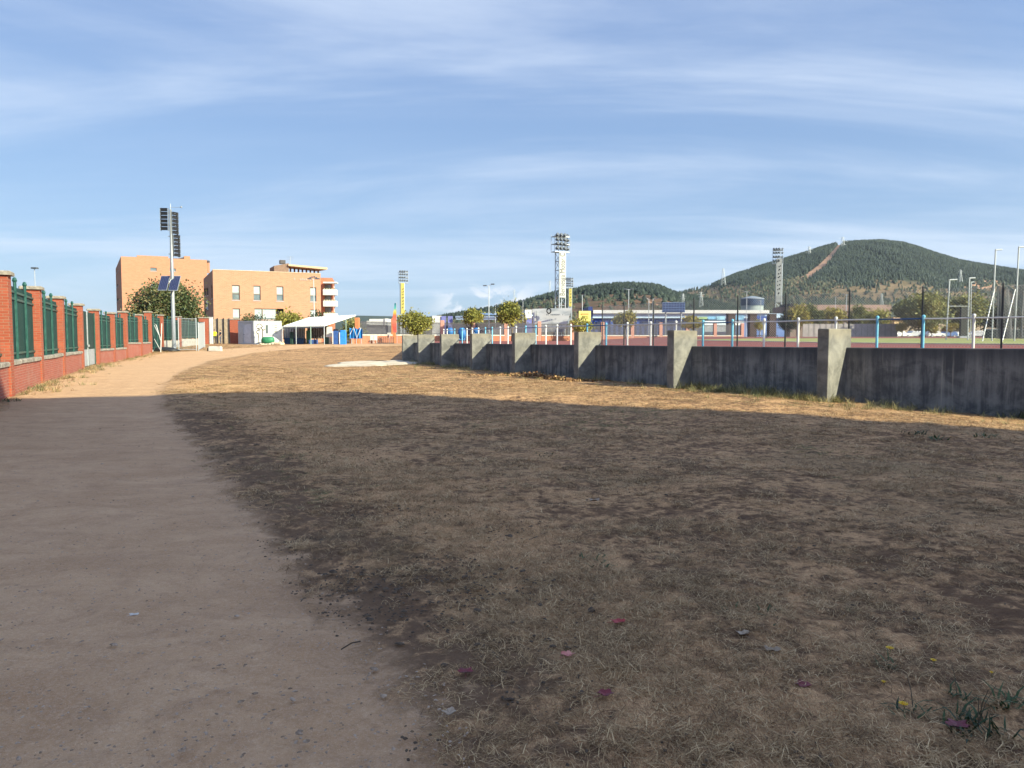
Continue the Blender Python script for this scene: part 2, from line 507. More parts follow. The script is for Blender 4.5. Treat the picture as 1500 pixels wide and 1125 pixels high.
    mixh = w.add('ShaderNodeMix'); w.l.new(k, mixh.inputs[0]); w.l.new(hp, mixh.inputs[2]); w.l.new(hf, mixh.inputs[3])
    b = w.add('ShaderNodeBump'); b.inputs['Strength'].default_value = 0.7; b.inputs['Distance'].default_value = 0.045
    w.l.new(mixh.outputs[0], b.inputs['Height']); w.l.new(b.outputs[0], bs.inputs['Normal'])
    return m

def polar(angles, radii, zf, keep=None):
    A, R = np.meshgrid(angles, radii, indexing='ij')
    if callable(radii): pass
    x = R * np.sin(A); y = R * np.cos(A)
    z = zf(x, y)
    na, nr = len(angles), len(radii)
    i = (np.arange(na - 1)[:, None] * nr + np.arange(nr - 1)[None, :]).ravel()
    f = np.stack([i, i + nr, i + nr + 1, i + 1], 1)
    return x.ravel(), y.ravel(), z.ravel(), f

def build_ground():
    mat = ground_material()
    half = math.radians(44)
    ang = np.concatenate([np.linspace(-math.pi, -half, 60)[:-1], np.linspace(-half, half, 620), np.linspace(half, math.pi, 60)[1:]])
    rad = np.concatenate([[0.05, 0.5, 1.0, 1.6], np.geomspace(2.0, 140, 400)])
    def zf(x, y):
        r = np.hypot(x, y)
        z = g(x, y)
        sp, tr, ba = field_masks(x, y)
        turf = sstep(-0.15, 0.35, sp + 0.25 * vnoise(x * 1.7, y * 1.7, 3))
        fade = sstep(60, 25, r)
        z = z + fade * turf * (0.012 * vnoise(x * 4.3, y * 4.3, 11) + 0.008 * vnoise(x * 11, y * 11, 12) + 0.005 * vnoise(x * 27, y * 27, 13))
        z = z + fade * turf * (0.03 * vnoise(x * .9, y * .9, 14)) - 0.02 * (1 - turf) * fade
        z = z + fade * (1 - turf) * (0.012 * vnoise(x * 1.3, y * 2.2, 15) + 0.006 * vnoise(x * 5, y * 6.5, 16) + 0.0035 * vnoise(x * 17, y * 17, 17))
        return z
    x, y, z, f = polar(ang, rad, zf)
    sp, tr, ba = field_masks(x, y)
    V = np.stack([x, y, z], 1)
    c = V[f].mean(1)
    onpath = sdist(c[:, 0], c[:, 1], PATH) < 0
    for nm, sel, lab in (('dirt_path', onpath, 'sandy dirt path sweeping along the brick and green fence'),
                         ('dry_field', ~onpath, 'dry brown turf between the dirt path and the concrete wall')):
        ff = f[sel]; used = np.unique(ff); remap = np.zeros(len(V), np.int64); remap[used] = np.arange(len(used))
        o = np_mesh(nm, V[used], remap[ff], mat, True, {
            'path_distance': ('FLOAT', 'POINT', sp[used].astype(np.float32)),
            'trail': ('FLOAT', 'POINT', tr[used].astype(np.float32)),
            'bare': ('FLOAT', 'POINT', ba[used].astype(np.float32))})
        tag(o, lab, None, None, 'structure')
    # the plain beyond, out to the horizon
    ang = np.linspace(-math.pi, math.pi, 181)
    rad = np.geomspace(139, 3400, 40)
    x, y, z, f = polar(ang, rad, lambda x, y: np.full(x.shape, 0.0) + g(x, np.minimum(y, 200)) - 0.06)
    o = np_mesh('ground', np.stack([x, y, z], 1), f, M('plain_earth', (0.17, 0.13, 0.075), (0.10, 0.10, 0.05), 0.02, 0.95, coord='Pos'), True)
    tag(o, 'flat dry plain reaching out to the hills', None, None, 'structure')
build_ground()

# ------------------------------------------------------------------ unseen dark asphalt, added beyond the brick fence to cut bounced light
def build_added_street():
    line = np.array([(-60, 14), (-15.5, 14.5), (-14.2, 20.3), (-17, 26.2), (-19.6, 32), (-22.4, 38.6), (-25.2, 45.5), (-27.4, 51), (-29, 56), (-31, 61), (-32.5, 66), (-34.2, 71.5), (-35.8, 79), (-38, 95), (-36, 104), (-22, 108), (-8, 124)])
    n = 24; t = np.linspace(0, 1, n)
    far = np.stack([np.full(len(line), -190.0), np.linspace(14, 240, len(line))], 1); far[-1] = (-8, 240)
    V = line[:, None, :] + (far - line)[:, None, :] * t[None, :, None]
    x, y = V[..., 0].ravel(), V[..., 1].ravel()
    i = (np.arange(len(line) - 1)[:, None] * n + np.arange(n - 1)[None, :]).ravel()
    f = np.stack([i, i + n, i + n + 1, i + 1], 1)
    o = np_mesh('street', np.stack([x, y, g(x, y) + .06], 1), f, M('asphalt', (0.050, 0.050, 0.052), (0.075, 0.073, 0.070), .6, .9, .3, 30, coord='Pos'), True)
    tag(o, 'asphalt street and yards beyond the brick fence', None, None, 'structure')
build_added_street()

# ------------------------------------------------------------------ athletics ground behind the retaining wall
def build_track():
    a0 = WALL_A[0] ; angs = np.linspace(a0 + 0.002, math.radians(44), 220)
    n = 70
    t = np.linspace(0, 1, n) ** 1.6
    R0 = r_wall(angs) + 0.30
    R = R0[:, None] + (230 - R0[:, None]) * t[None, :]
    A = np.repeat(angs[:, None], n, 1)
    x = (R * np.sin(A)).ravel(); y = (R * np.cos(A)).ravel()
    i = (np.arange(len(angs) - 1)[:, None] * n + np.arange(n - 1)[None, :]).ravel()
    f = np.stack([i, i + n, i + n + 1, i + 1], 1)
    o = np_mesh('running_track', np.stack([x, y, terrace(x, y)], 1), f, M('tartan', (0.215, 0.058, 0.045), (0.17, 0.05, 0.04), 1.2, 0.9, 0.3, 60, coord='Pos'), True)
    tag(o, 'brick red running track on the terrace behind the concrete wall', None, None, 'structure')
    # infield grass
    line = [W(1010, 500.6, 74), W(1060, 501.2, 66), (20.6, 51.5, 0), (21.6, 41, 0), (23.6, 35, 0), (27, 27, 0)]
    la, lr = polar_line([tuple(p)[:2] for p in line])
    angs2 = np.linspace(la[0], la[-1], 120)
    R0 = np.interp(angs2, la, lr)
    n = 40; t = np.linspace(0, 1, n)
    R = R0[:, None] + (np.interp(angs2, [la[0], la[-1]], [78, 104])[:, None] - R0[:, None]) * t[None, :]
    A = np.repeat(angs2[:, None], n, 1)
    x = (R * np.sin(A)).ravel(); y = (R * np.cos(A)).ravel()
    i = (np.arange(len(angs2) - 1)[:, None] * n + np.arange(n - 1)[None, :]).ravel()
    f = np.stack([i, i + n, i + n + 1, i + 1], 1)
    o = np_mesh('infield_grass', np.stack([x, y, terrace(x, y) + 0.02], 1), f, M('mown_grass', (0.20, 0.24, 0.06), (0.33, 0.30, 0.11), 0.5, 0.9, 0.4, 40, coord='Pos'), True)
    tag(o, 'mown green infield inside the running track', None, None, 'structure')
    mb = MB()
    for k in range(len(angs2) - 1):
        q = []
        for j, off in ((k, 0), (k + 1, 0), (k + 1, -0.75), (k, -0.75)):
            r = R0[j] + off; xx, yy = r * math.sin(angs2[j]), r * math.cos(angs2[j])
            q.append((xx, yy, float(terrace(xx, yy))))
        mb.hexa([(p[0], p[1], p[2] - .05) for p in (q[0], q[3], q[2], q[1])], [(p[0], p[1], p[2] + .05) for p in (q[0], q[3], q[2], q[1])])
    tag(mb.build('track_kerb', M('kerb_white', (0.62, 0.55, 0.46), (0.5, 0.42, 0.34), 2, 0.8)), 'pale kerb between the red track and the green infield', None, None, 'structure')
build_track()

# ------------------------------------------------------------------ concrete retaining wall with its buttresses
def concrete_mats():
    m = bpy.data.materials.new('stained_concrete'); m.use_nodes = True
    w = NT(m.node_tree); bs = w.n['Principled BSDF']
    uv = w.add('ShaderNodeUVMap').outputs[0]
    streak = w.noise(w.scale(uv, (3.6, 0.30, 1)), 1.0, 7, 0.68, 0.25)
    thin = w.noise(w.scale(uv, (7, 0.16, 1), (3, 8, 0)), 1.0, 6, 0.66, 0.25)
    blot = w.noise(uv, 1.7, 7, 0.7, 0.5)
    fine = w.noise(uv, 18, 5, 0.7)
    sepu = w.add('ShaderNodeSeparateXYZ'); w.l.new(uv, sepu.inputs[0])
    top = w.ramp(w.math('ADD', sepu.outputs[1], w.math('MULTIPLY', blot, 0.5)), 1.05, 1.5)
    s = w.math('ADD', w.math('MULTIPLY', streak, 0.65), w.math('MULTIPLY', blot, 0.55))
    c = w.mix(w.ramp(s, 0.49, 0.72), (0.080, 0.079, 0.080, 1), (0.225, 0.216, 0.200, 1))
    c = w.mix(w.math('MULTIPLY', w.ramp(thin, 0.57, 0.72), 0.75), c, (0.36, 0.33, 0.27, 1))
    c = w.mix(w.math('MULTIPLY', w.ramp(fine, 0.5, 0.8), 0.3), c, (0.17, 0.17, 0.165, 1))
    c = w.mix(w.math('MULTIPLY', top, 0.7), c, (0.050, 0.052, 0.058, 1))
    w.l.new(c, bs.inputs['Base Color'])
    bs.inputs['Roughness'].default_value = 0.92; bs.inputs['Specular IOR Level'].default_value = 0.2
    b = w.add('ShaderNodeBump'); b.inputs['Strength'].default_value = 0.5; b.inputs['Distance'].default_value = 0.012
    w.l.new(w.math('ADD', fine, w.math('MULTIPLY', streak, 0.8)), b.inputs['Height']); w.l.new(b.outputs[0], bs.inputs['Normal'])
    m2 = bpy.data.materials.new('pale_concrete'); m2.use_nodes = True
    w = NT(m2.node_tree); bs = w.n['Principled BSDF']
    uv = w.add('ShaderNodeUVMap').outputs[0]
    streak = w.noise(w.scale(uv, (4, 0.5, 1)), 1.0, 6, 0.65, 0.3)
    blot = w.noise(uv, 2.2, 7, 0.7, 0.4); fine = w.noise(uv, 25, 5, 0.7)
    sepu = w.add('ShaderNodeSeparateXYZ'); w.l.new(uv, sepu.inputs[0])
    top = w.ramp(w.math('ADD', sepu.outputs[1], w.math('MULTIPLY', blot, 0.7)), 1.75, 2.15)
    c = w.mix(w.ramp(blot, 0.35, 0.68), (0.120, 0.116, 0.106, 1), (0.230, 0.219, 0.195, 1))
    c = w.mix(w.math('MULTIPLY', w.ramp(streak, 0.52, 0.75), 0.55), c, (0.16, 0.155, 0.145, 1))
    c = w.mix(w.math('MULTIPLY', w.ramp(fine, 0.55, 0.8), 0.4), c, (0.19, 0.18, 0.15, 1))
    c = w.mix(w.math('MULTIPLY', top, 0.40), c, (0.20, 0.165, 0.105, 1))
    w.l.new(c, bs.inputs['Base Color'])
    bs.inputs['Roughness'].default_value = 0.92; bs.inputs['Specular IOR Level'].default_value = 0.2
    b = w.add('ShaderNodeBump'); b.inputs['Strength'].default_value = 0.5; b.inputs['Distance'].default_value = 0.010
    w.l.new(fine, b.inputs['Height']); w.l.new(b.outputs[0], bs.inputs['Normal'])
    return m, m2

WALL_TOP, BUT_TOP = 1.285, 1.775
def build_wall():
    cw, cb = concrete_mats()
    base = thing('retaining_wall', 'long stained grey concrete retaining wall with pale buttresses, between field and running track', 'wall', (FACE[7][0], FACE[7][1], -0.2))
    th = 0.30
    hw = 0.155
    for i in range(len(FACE) - 1):
        # one wall panel from buttress to buttress, its ends held inside the buttresses
        a, b = FACE[i], FACE[i + 1]
        e = (b - a) / np.linalg.norm(b - a); nn = np.array([-e[1], e[0]])
        if nn[0] < 0: nn = -nn
        a2 = a + e * 0.04; b2 = b - e * 0.04
        mb = MB()
        zb = -0.7
        ns = 6
        for k in range(1):
            pass
        q = [a2, b2, b2 + nn * th, a2 + nn * th]
        # chamfered top, drawn as a section swept along the panel
        def sec(p):
            return [(p[0], p[1], zb), (p[0], p[1], WALL_TOP - 0.02), (p[0] + nn[0] * .02, p[1] + nn[1] * .02, WALL_TOP),
                    (p[0] + nn[0] * th, p[1] + nn[1] * th, WALL_TOP), (p[0] + nn[0] * th, p[1] + nn[1] * th, zb)]
        r1, r2 = sec(a2), sec(b2)
        mb.loft([r2, r1])
        mb.build('wall_panel', cw, base)
        # a shallow formwork rib or two on the panel
    for i, p in enumerate(BUT):
        n = NRM[i]; t = np.array([n[1], -n[0]])
        L = BUT_L[i] + 0.27
        c = p + n * (L / 2)
        ang = math.atan2(n[1], n[0])
        mb = MB()
        zb = -0.7
        mb.bevbox((c[0], c[1], (zb + BUT_TOP) / 2), (L, hw * 2, BUT_TOP - zb), ang, 0.015)
        k0 = len(mb.v)
        mb.v = [(x + random.uniform(-.006, .006), y + random.uniform(-.006, .006), z + (random.uniform(-.012, .008) if z > 1 else 0)) for x, y, z in mb.v]
        o = mb.build('buttress', cb, base)
build_wall()

# ------------------------------------------------------------------ rail fence and chain-link fence standing on the wall
FLINE = FACE + NRM * 0.85
FA, FR = polar_line(FLINE)
def on_fence(u):
    r = ray(u, 497); a = math.atan2(r[0], r[1])
    R = float(np.interp(a, FA, FR)); return np.array([R * math.sin(a), R * math.cos(a)])

def build_rail():
    white = M('white_paint', (0.58, 0.575, 0.56), (0.45, 0.43, 0.39), 6, 0.6, lo=0.55, hi=0.8)
    blue = M('blue_paint', (0.10, 0.36, 0.54), (0.20, 0.45, 0.58), 6, 0.5)
    dblue = M('dark_blue_paint', (0.018, 0.065, 0.17), (0.03, 0.10, 0.24), 6, 0.5)
    posts = [(650, 'w'), (655, 'w'), (666, 'b'), (677, 'b'), (684, 'w'), (692, 'w'), (701, 'w'), (711, 'b'), (721, 'b'), (732.7, 'w'), (744, 'w'), (756, 'w'),
             (770, 'b'), (784.7, 'b'), (799.5, 'w'), (816, 'w'), (836, 'w'), (860, 'b'), (888, 'b'), (919, 'w'), (953, 'w'), (990, 'w'), (1029.6, 'b'),
             (1072.7, 'b'), (1119, 'w'), (1169, 'w'), (1224, 'w'), (1284.5, 'b'), (1352, 'b'), (1425.7, 'w'), (1512, 'w')]
    p0 = on_fence(1169)
    th = thing('rail_fence', 'low railing of white and blue posts along the top of the concrete wall', 'fence', (p0[0], p0[1], 1.25))
    H = 0.84
    def post_mesh(nm, mat):
        mb = MB().lathe((0, 0, 0), [(0.034, 0), (0.034, H - 0.03), (0.044, H - 0.028), (0.044, H + 0.01), (0.03, H + 0.03), (0.01, H + 0.04)], 9)
        return mb.mesh(nm, mat, smooth=False)
    mw, mbm = post_mesh('white_post', white), post_mesh('blue_post', blue)
    pts = []
    for u, c in posts:
        p = on_fence(u); pts.append((p, c))
        o = link('post', mw if c == 'w' else mbm, th, (p[0] - p0[0], p[1] - p0[1], 0))
        o['label'] = 'white railing post' if c == 'w' else 'sky blue railing post'
    for (a, ca), (b, cb_) in zip(pts[:-1], pts[1:]):
        bl = ca == 'b' and cb_ == 'b'
        sag = random.uniform(-.012, .012)
        mid = (a + b) / 2
        z = 1.25 + H - 0.06
        mb = MB().tube([(a[0], a[1], z), (mid[0], mid[1], z + sag), (b[0], b[1], z)], 0.021, 6)
        o = mb.build('rail', dblue if bl else white, th)
        if bl: o['label'] = 'dark blue length of top rail'
build_rail()

def build_mesh_fence():
    dark = M('dark_steel', (0.025, 0.03, 0.035), (0.05, 0.05, 0.05), 5, 0.5)
    wire = M('galvanised_wire', (0.32, 0.33, 0.33), rough=0.5, metal=0.6)
    us = [882, 914, 957, 1016, 1080, 1150, 1243, 1350, 1467, 1590]
    fl = FACE + NRM * 1.5
    fa, fr = polar_line(fl)
    pts = []
    for u in us:
        r = ray(u, 497); a = math.atan2(r[0], r[1]); R = float(np.interp(a, fa, fr)); pts.append((R * math.sin(a), R * math.cos(a)))
    th = thing('chain_link_fence', 'chain link fence on tall thin dark posts behind the white and blue railing', 'fence', (pts[6][0], pts[6][1], WALL_TOP))
    H = 1.58
    for i, p in enumerate(pts):
        MB().lathe((p[0], p[1], WALL_TOP), [(0.024, -.04), (0.024, H), (0.028, H + .01), (0.01, H + .04)], 7).build('post', dark, th)
    verts = []; faces = []
    s = 0.075; r = 0.0040
    for a, b in zip(pts[:-1], pts[1:]):
        a = np.array(a); b = np.array(b); L = np.linalg.norm(b - a); e = (b - a) / L
        hh = H - 0.04
        k0 = -int(hh / s) - 1
        for sg in (1, -1):
            for k in range(k0, int(L / s) + int(hh / s) + 2):
                s0 = k * s                               # crosses z=0 at s0, runs at 45 degrees
                z0, z1 = 0.02, hh
                q0, q1 = s0 + sg * z0, s0 + sg * z1
                # clip to 0..L
                if q1 == q0: continue
                lo, hi = z0, z1
                za, zb = (0 - s0) * sg, (L - s0) * sg
                if za > zb: za, zb = zb, za
                lo = max(lo, za); hi = min(hi, zb)
                if hi - lo < 0.03: continue
                P = [a + e * (s0 + sg * z) for z in (lo, hi)]
                nrm = np.array([-e[1], e[0]])
                base = len(verts)
                for (pp, z) in zip(P, (lo, hi)):
                    for dx, dz in ((r, 0), (-r * .5, r * .87), (-r * .5, -r * .87)):
                        verts.append((pp[0] + nrm[0] * dx + e[0] * dz * -sg * .7, pp[1] + nrm[1] * dx + e[1] * dz * -sg * .7, WALL_TOP + z + dz * .7))
                for j in range(3):
                    faces.append((base + j, base + (j + 1) % 3, base + 3 + (j + 1) % 3, base + 3 + j))
    v = np.array(verts) - np.array(th.location)
    o = np_mesh('wire_mesh', v, np.array(faces), wire, parent=th)
    o['kind'] = 'stuff'
build_mesh_fence()

# ------------------------------------------------------------------ brick and green sheet fence on the left
RED = brick('red_brick', (0.315, 0.075, 0.040), (0.235, 0.053, 0.029), (0.25, 0.125, 0.085), ms=0.008)
def build_brick_fence():
    low = brick('weathered_low_brick', (0.31, 0.085, 0.060), (0.25, 0.065, 0.047), (0.32, 0.18, 0.135), ms=0.007, dirt=(0.30, 0.18, 0.14), dirt_amt=0.55)
    cap_m = M('cap_stone', (0.17, 0.145, 0.12), (0.30, 0.26, 0.21), 7, 0.9, 0.6)
    cop_m = M('coping_stone', (0.33, 0.29, 0.24), (0.16, 0.14, 0.12), 5, 0.9, 0.8)
    green = M('green_sheet', (0.004, 0.023, 0.020), (0.006, 0.030, 0.026), 2.5, 0.5, spec=0.4)
    gpost = M('green_post', (0.008, 0.052, 0.043), (0.022, 0.085, 0.07), 4, 0.4, spec=0.4)
    galv = M('galvanised', (0.42, 0.45, 0.47), (0.34, 0.36, 0.38), 5, 0.45, metal=0.5)
    us = [0, 49, 84, 113.5, 138.5, 162, 181, 203, 217.5, 235, 261.5, 299, 344]
    Ds = [20.3, 26.2, 32, 38.6, 45.5, 51, 56, 61, 66, 71.5, 79, 91, 94]
    tops = [3.30, 3.30, 3.30, 3.30, 3.30, 3.30, 3.55, 3.50, 3.90, 3.80, 3.86, 4.10, 4.02]
    pts = []
    for u, D in zip(us, Ds):
        r = ray(u, 497); pts.append(np.array([r[0] * D / r[1], D]))
    pts.insert(0, pts[0] * 2 - pts[1]); tops.insert(0, 3.30); 
    pts.insert(0, pts[0] * 2 - pts[1]); tops.insert(0, 3.30)
    P = np.array(pts)
    th = thing('brick_fence', 'red brick pillared fence with green metal sheets along the left of the path', 'fence', (P[3][0], P[3][1], 0.0))
    org = th.location
    tg = np.gradient(P, axis=0); tg /= np.linalg.norm(tg, axis=1)[:, None]
    # pillars share one body of each height and carry a cap of their own
    cache = {}
    wp = 0.52
    for i, p in enumerate(P):
        z0 = gz(p[0], p[1]) - 0.15; h = tops[i] - z0
        ang = math.atan2(tg[i][1], tg[i][0])
        wide = 1.05 if i >= 13 else wp
        hb = round(h - 0.13, 2)
        key = (hb, wide)
        if key not in cache:
            cache[key] = MB().box((0, 0, hb / 2), (wide, 0.52, hb)).mesh('pillar', RED)
            cache[('c', wide)] = MB().bevbox((0, 0, 0.055), (wide + .16, 0.68, 0.11), 0, 0.03).mesh('cap', cap_m)
        o = link('pillar', cache[key], th, (p[0] - org.x, p[1] - org.y, z0), ang if i < 13 else 0.25)
        link('cap', cache[('c', wide)], o, (0, 0, hb + 0.003))
    sheet_cache = {}
    for i in range(len(P) - 1):
        a, b = P[i], P[i + 1]
        if i >= 13: continue
        e = (b - a) / np.linalg.norm(b - a); n = np.array([e[1], -e[0]])      # n towards the path
        if n[0] < 0: n = -n
        L = np.linalg.norm(b - a)
        a1 = a + e * 0.27; b1 = b - e * 0.27
        if i >= 11: b1 = b - e * (0.27 if i < 12 else 0.55)
        bay = L - 0.54
        ang = math.atan2(e[1], e[0])
        gate = (i == 5)
        raised = 7 <= i + 0 <= 10
        ct = 0.80 if i < 8 else 1.15
        if i >= 10: ct = None
        if ct and not gate:
            za = min(gz(*a), gz(*b)) - 0.2
            mid = (a1 + b1) / 2
            MB().box((mid[0] , mid[1], (za + ct) / 2), (np.linalg.norm(b1 - a1) + .02, 0.40, ct - za), ang).build('base_wall', low, th)
            ncs = 4
            for k in range(ncs):
                q = a1 + (b1 - a1) * (k + .5) / ncs
                MB().bevbox((q[0], q[1], ct + 0.06 + random.uniform(-.008, .008)), (bay / ncs - 0.02, 0.50 + random.uniform(-.02, .02), 0.115), ang + random.uniform(-.006, .006), 0.025).build('coping_stone', cop_m, th)
        zlo = (ct + 0.12) if (ct and not gate) else (gz(*a) + (0.25 if i >= 10 else 0.06))
        zhi = min(tops[i], tops[i + 1]) - 0.28
        if i >= 9: zhi = min(tops[i], tops[i + 1]) - 0.35
        if i in (11, 12): zlo = gz(*a) + 0.95
        if gate: continue
        # ribbed sheets between slim posts
        nsh = 3
        for k in range(nsh):
            sa = a1 + (b1 - a1) * k / nsh + e * 0.03; sb = a1 + (b1 - a1) * (k + 1) / nsh - e * 0.03
            mb = MB(); nr = 14
            top_pts = []
            for j in range(nr * 4 + 1):
                ph = j % 4; d = (0, 0.0, 0.022, 0.022)[ph]
                q = sa + (sb - sa) * j / (nr * 4) + n * (d + 0.02)
                top_pts.append(q)
            for q0, q1 in zip(top_pts[:-1], top_pts[1:]):
                mb.quad((q0[0], q0[1], zlo), (q1[0], q1[1], zlo), (q1[0], q1[1], zhi), (q0[0], q0[1], zhi))
            # a thin back skin gives the sheet its thickness
            mb.quad(*[(q[0] - n[0] * .006, q[1] - n[1] * .006, z) for q, z in ((sb, zlo), (sa, zlo), (sa, zhi), (sb, zhi))])
            mb.build('green_sheet', green, th)
        for k in range(3):
            q = a1 + (b1 - a1) * (k / 3) + e * (0.10 if k == 0 else 0) + n * 0.075
            mb = MB().tube([(q[0], q[1], zlo - 0.05), (q[0], q[1], zhi + 0.14)], 0.045, 6)
            mb.lathe((q[0], q[1], zhi + 0.14), [(0.062, 0), (0.075, 0.04), (0.055, 0.10), (0.02, 0.13)], 6)
            mb.build('fence_post', gpost, th)
        for z in (zlo + 0.18, zhi - 0.36, zhi - 0.16):
            q = (a1 + b1) / 2 + n * 0.062
            MB().box((q[0], q[1], z), (bay - .02, 0.03, 0.06), ang).build('rail', gpost, th)
        if i in (11, 12):
            q = (a1 + b1) / 2
            MB().box((q[0], q[1], gz(*a) + .4), (np.linalg.norm(b1 - a1), 0.3, 0.95), ang).build('base_wall', M('pale_render', (0.42, 0.40, 0.36), (0.3, 0.28, 0.25), 3, 0.9), th)
    # the gate in the fifth bay
    a, b = P[5], P[6]; e = (b - a) / np.linalg.norm(b - a); n = np.array([e[1], -e[0]]); n = n if n[0] > 0 else -n
    ang = math.atan2(e[1], e[0])
    gt = thing('metal_gate', 'green sheet gate with bare grey steel foot set between two brick pillars', 'gate', (a[0], a[1], 0.0))
    L = np.linalg.norm(b - a) - 0.54
    for k in range(2):
        s0 = a + e * (0.29 + k * L / 2); s1 = a + e * (0.25 + (k + 1) * L / 2)
        z0 = 0.06
        for (za, zb_, mt, nm) in ((z0, 0.95, galv, 'steel_foot'), (0.953, 3.0, green, 'green_sheet')):
            mb = MB(); N = 40
            for j in range(N):
                q0 = s0 + (s1 - s0) * j / N + n * (0.02 if (j // 2) % 2 else 0.0); q1 = s0 + (s1 - s0) * (j + 1) / N + n * (0.02 if ((j + 1) // 2) % 2 else 0.0)
                mb.quad((q0[0], q0[1], za), (q1[0], q1[1], za), (q1[0], q1[1], zb_), (q0[0], q0[1], zb_))
            mb.quad(*[(q[0] - n[0] * .01, q[1] - n[1] * .01, z) for q, z in ((s1, za), (s0, za), (s0, zb_), (s1, zb_))])
            mb.build(nm, mt, gt)
        for q in (s0 + e * .05, s1 - e * .05):
            MB().box((q[0] + n[0] * .05, q[1] + n[1] * .05, 1.55), (0.07, 0.05, 3.0), ang).build('gate_frame', gpost if k else galv, gt)
    hq = a + e * (0.25 + L / 2) + n * 0.1
    MB().box((hq[0], hq[1], 1.15), (0.30, 0.06, 0.12), ang).build('latch', galv, gt)
    return P, tops
BF, BFTOP = build_brick_fence()

# ------------------------------------------------------------------ hills
def hill_mat(name, greens, browns, fb=False):
    m = bpy.data.materials.new(name); m.use_nodes = True
    w = NT(m.node_tree); bs = w.n['Principled BSDF']
    pos = w.add('ShaderNodeNewGeometry').outputs['Position']
    sc = w.add('ShaderNodeAttribute', attribute_name='scrub').outputs['Fac']
    n1 = w.noise(pos, 0.012, 6, 0.65, 0.3); n2 = w.noise(pos, 0.08, 5, 0.7); n3 = w.noise(pos, 0.035, 5, 0.65, 0.5)
    gcol = w.mix(w.ramp(n2, 0.35, 0.7), (*greens[0], 1), (*greens[1], 1))
    bcol = w.mix(w.ramp(n3, 0.3, 0.7), (*browns[0], 1), (*browns[1], 1))
    bcol = w.mix(w.ramp(n2, 0.55, 0.7), bcol, (*browns[2], 1))
    k = w.ramp(w.math('ADD', sc, w.math('MULTIPLY', w.math('SUBTRACT', n1, 0.5), 1.2)), 0.35, 0.65)
    c = w.mix(k, gcol, bcol)
    f = w.add('ShaderNodeAttribute', attribute_name='firebreak').outputs['Fac']
    c = w.mix(w.ramp(w.math('ADD', f, w.math('MULTIPLY', w.math('SUBTRACT', n2, 0.5), 0.7)), 0.35, 0.6), c, w.mix(n2, (0.26, 0.13, 0.085, 1), (0.42, 0.27, 0.18, 1)))
    w.l.new(c, bs.inputs['Base Color']); bs.inputs['Roughness'].default_value = 1.0; bs.inputs['Specular IOR Level'].default_value = 0.05
    return m

def ridge_fn(pts, D):
    us = np.array([p[0] for p in pts], float); vs = np.array([p[1] for p in pts], float)
    ang = np.arctan2((us - 750) / F, 1.0)
    # elevation of the sky line per bearing, turned into a height at the ridge's distance
    hs = np.array([W(u, v, D).z for u, v in pts])
    return lambda a: np.interp(a, ang, hs)

def hill(name, label, pts, D0, D1, Dback, prof, mat, masks, ncol=300, nrow=70, drop=0.0):
    H = ridge_fn([(u, v + drop) for u, v in pts], D1)
    amin, amax = [math.atan((p[0] - 750) / F) for p in (pts[0], pts[-1])]
    ang = np.linspace(amin, amax, ncol)
    t = np.linspace(0, 1, nrow)
    A = np.repeat(ang[:, None], nrow + 8, 1)
    Y = np.concatenate([D0 + (D1 - D0) * t, np.linspace(D1, Dback, 9)[1:]])
    Yg = np.repeat(Y[None, :], ncol, 0)
    def height(a, y):
        t = np.clip((y - D0) / (D1 - D0), 0, 1); tb = np.clip((y - D1) / (Dback - D1), 0, 1)
        h = H(a) * prof(t) * (1 - tb ** 1.5)
        x = np.tan(a) * y
        return h + (vnoise(x * .012, y * .012, 31) * 6 + vnoise(x * .03, y * .03, 32) * 2.5) * np.sin(np.pi * np.clip(t, 0, 1)) * (h / (np.max(H(ang)) + 1)) + 0.2
    Z = height(A, Yg); X = np.tan(A) * Yg
    n = nrow + 8
    i = (np.arange(ncol - 1)[:, None] * n + np.arange(n - 1)[None, :]).ravel()
    f = np.stack([i, i + n, i + n + 1, i + 1], 1)
    V = np.stack([X.ravel(), Yg.ravel(), Z.ravel()], 1)
    sc, fb = masks(A.ravel(), Yg.ravel(), Z.ravel())
    o = np_mesh(name, V, f, mat, True, {'scrub': ('FLOAT', 'POINT', sc.astype(np.float32)), 'firebreak': ('FLOAT', 'POINT', fb.astype(np.float32))})
    tag(o, label, None, None, 'structure')
    return height, ang

def to_px(a, y, z):
    d = np.array([np.tan(a) * y, y, z - CAM_Z], dtype=object)
    fwd = y * math.cos(PITCH) - (z - CAM_Z) * math.sin(PITCH)
    up = y * math.sin(PITCH) + (z - CAM_Z) * math.cos(PITCH)
    return 750 + F * np.tan(a) * y / fwd, 562.5 - F * up / fwd

def firebreak_mask(a, y, z):
    u, v = to_px(a, y, z)
    line_v = np.interp(u, [1150, 1165, 1182, 1200, 1215, 1228, 1236], [425, 414, 406, 393, 378, 362, 352])
    wd = np.interp(v, [350, 375, 395, 415], [2.2, 4.5, 4.5, 2.5])
    k = np.exp(-(np.abs(v - line_v) / (wd * 1.35)) ** 2)
    return np.where((u > 1160) & (u < 1237), k, 0)

def big_masks(a, y, z):
    u, v = to_px(a, y, z)
    edge = np.interp(u, [985, 1060, 1130, 1200, 1300, 1400, 1500], [405, 410, 402, 412, 404, 410, 412])
    sc = sstep(-4, 10, v - edge) * 0.72
    sc = sc * (1 - 0.35 * sstep(440, 452, v))
    # a bright bare cut low on the right
    cut = np.exp(-(((u - 1440) / 26) ** 2 + ((v - (416 - (u - 1440) * 0.12)) / 7) ** 2))
    return sc, np.maximum(firebreak_mask(a, y, z), cut * 1.3)

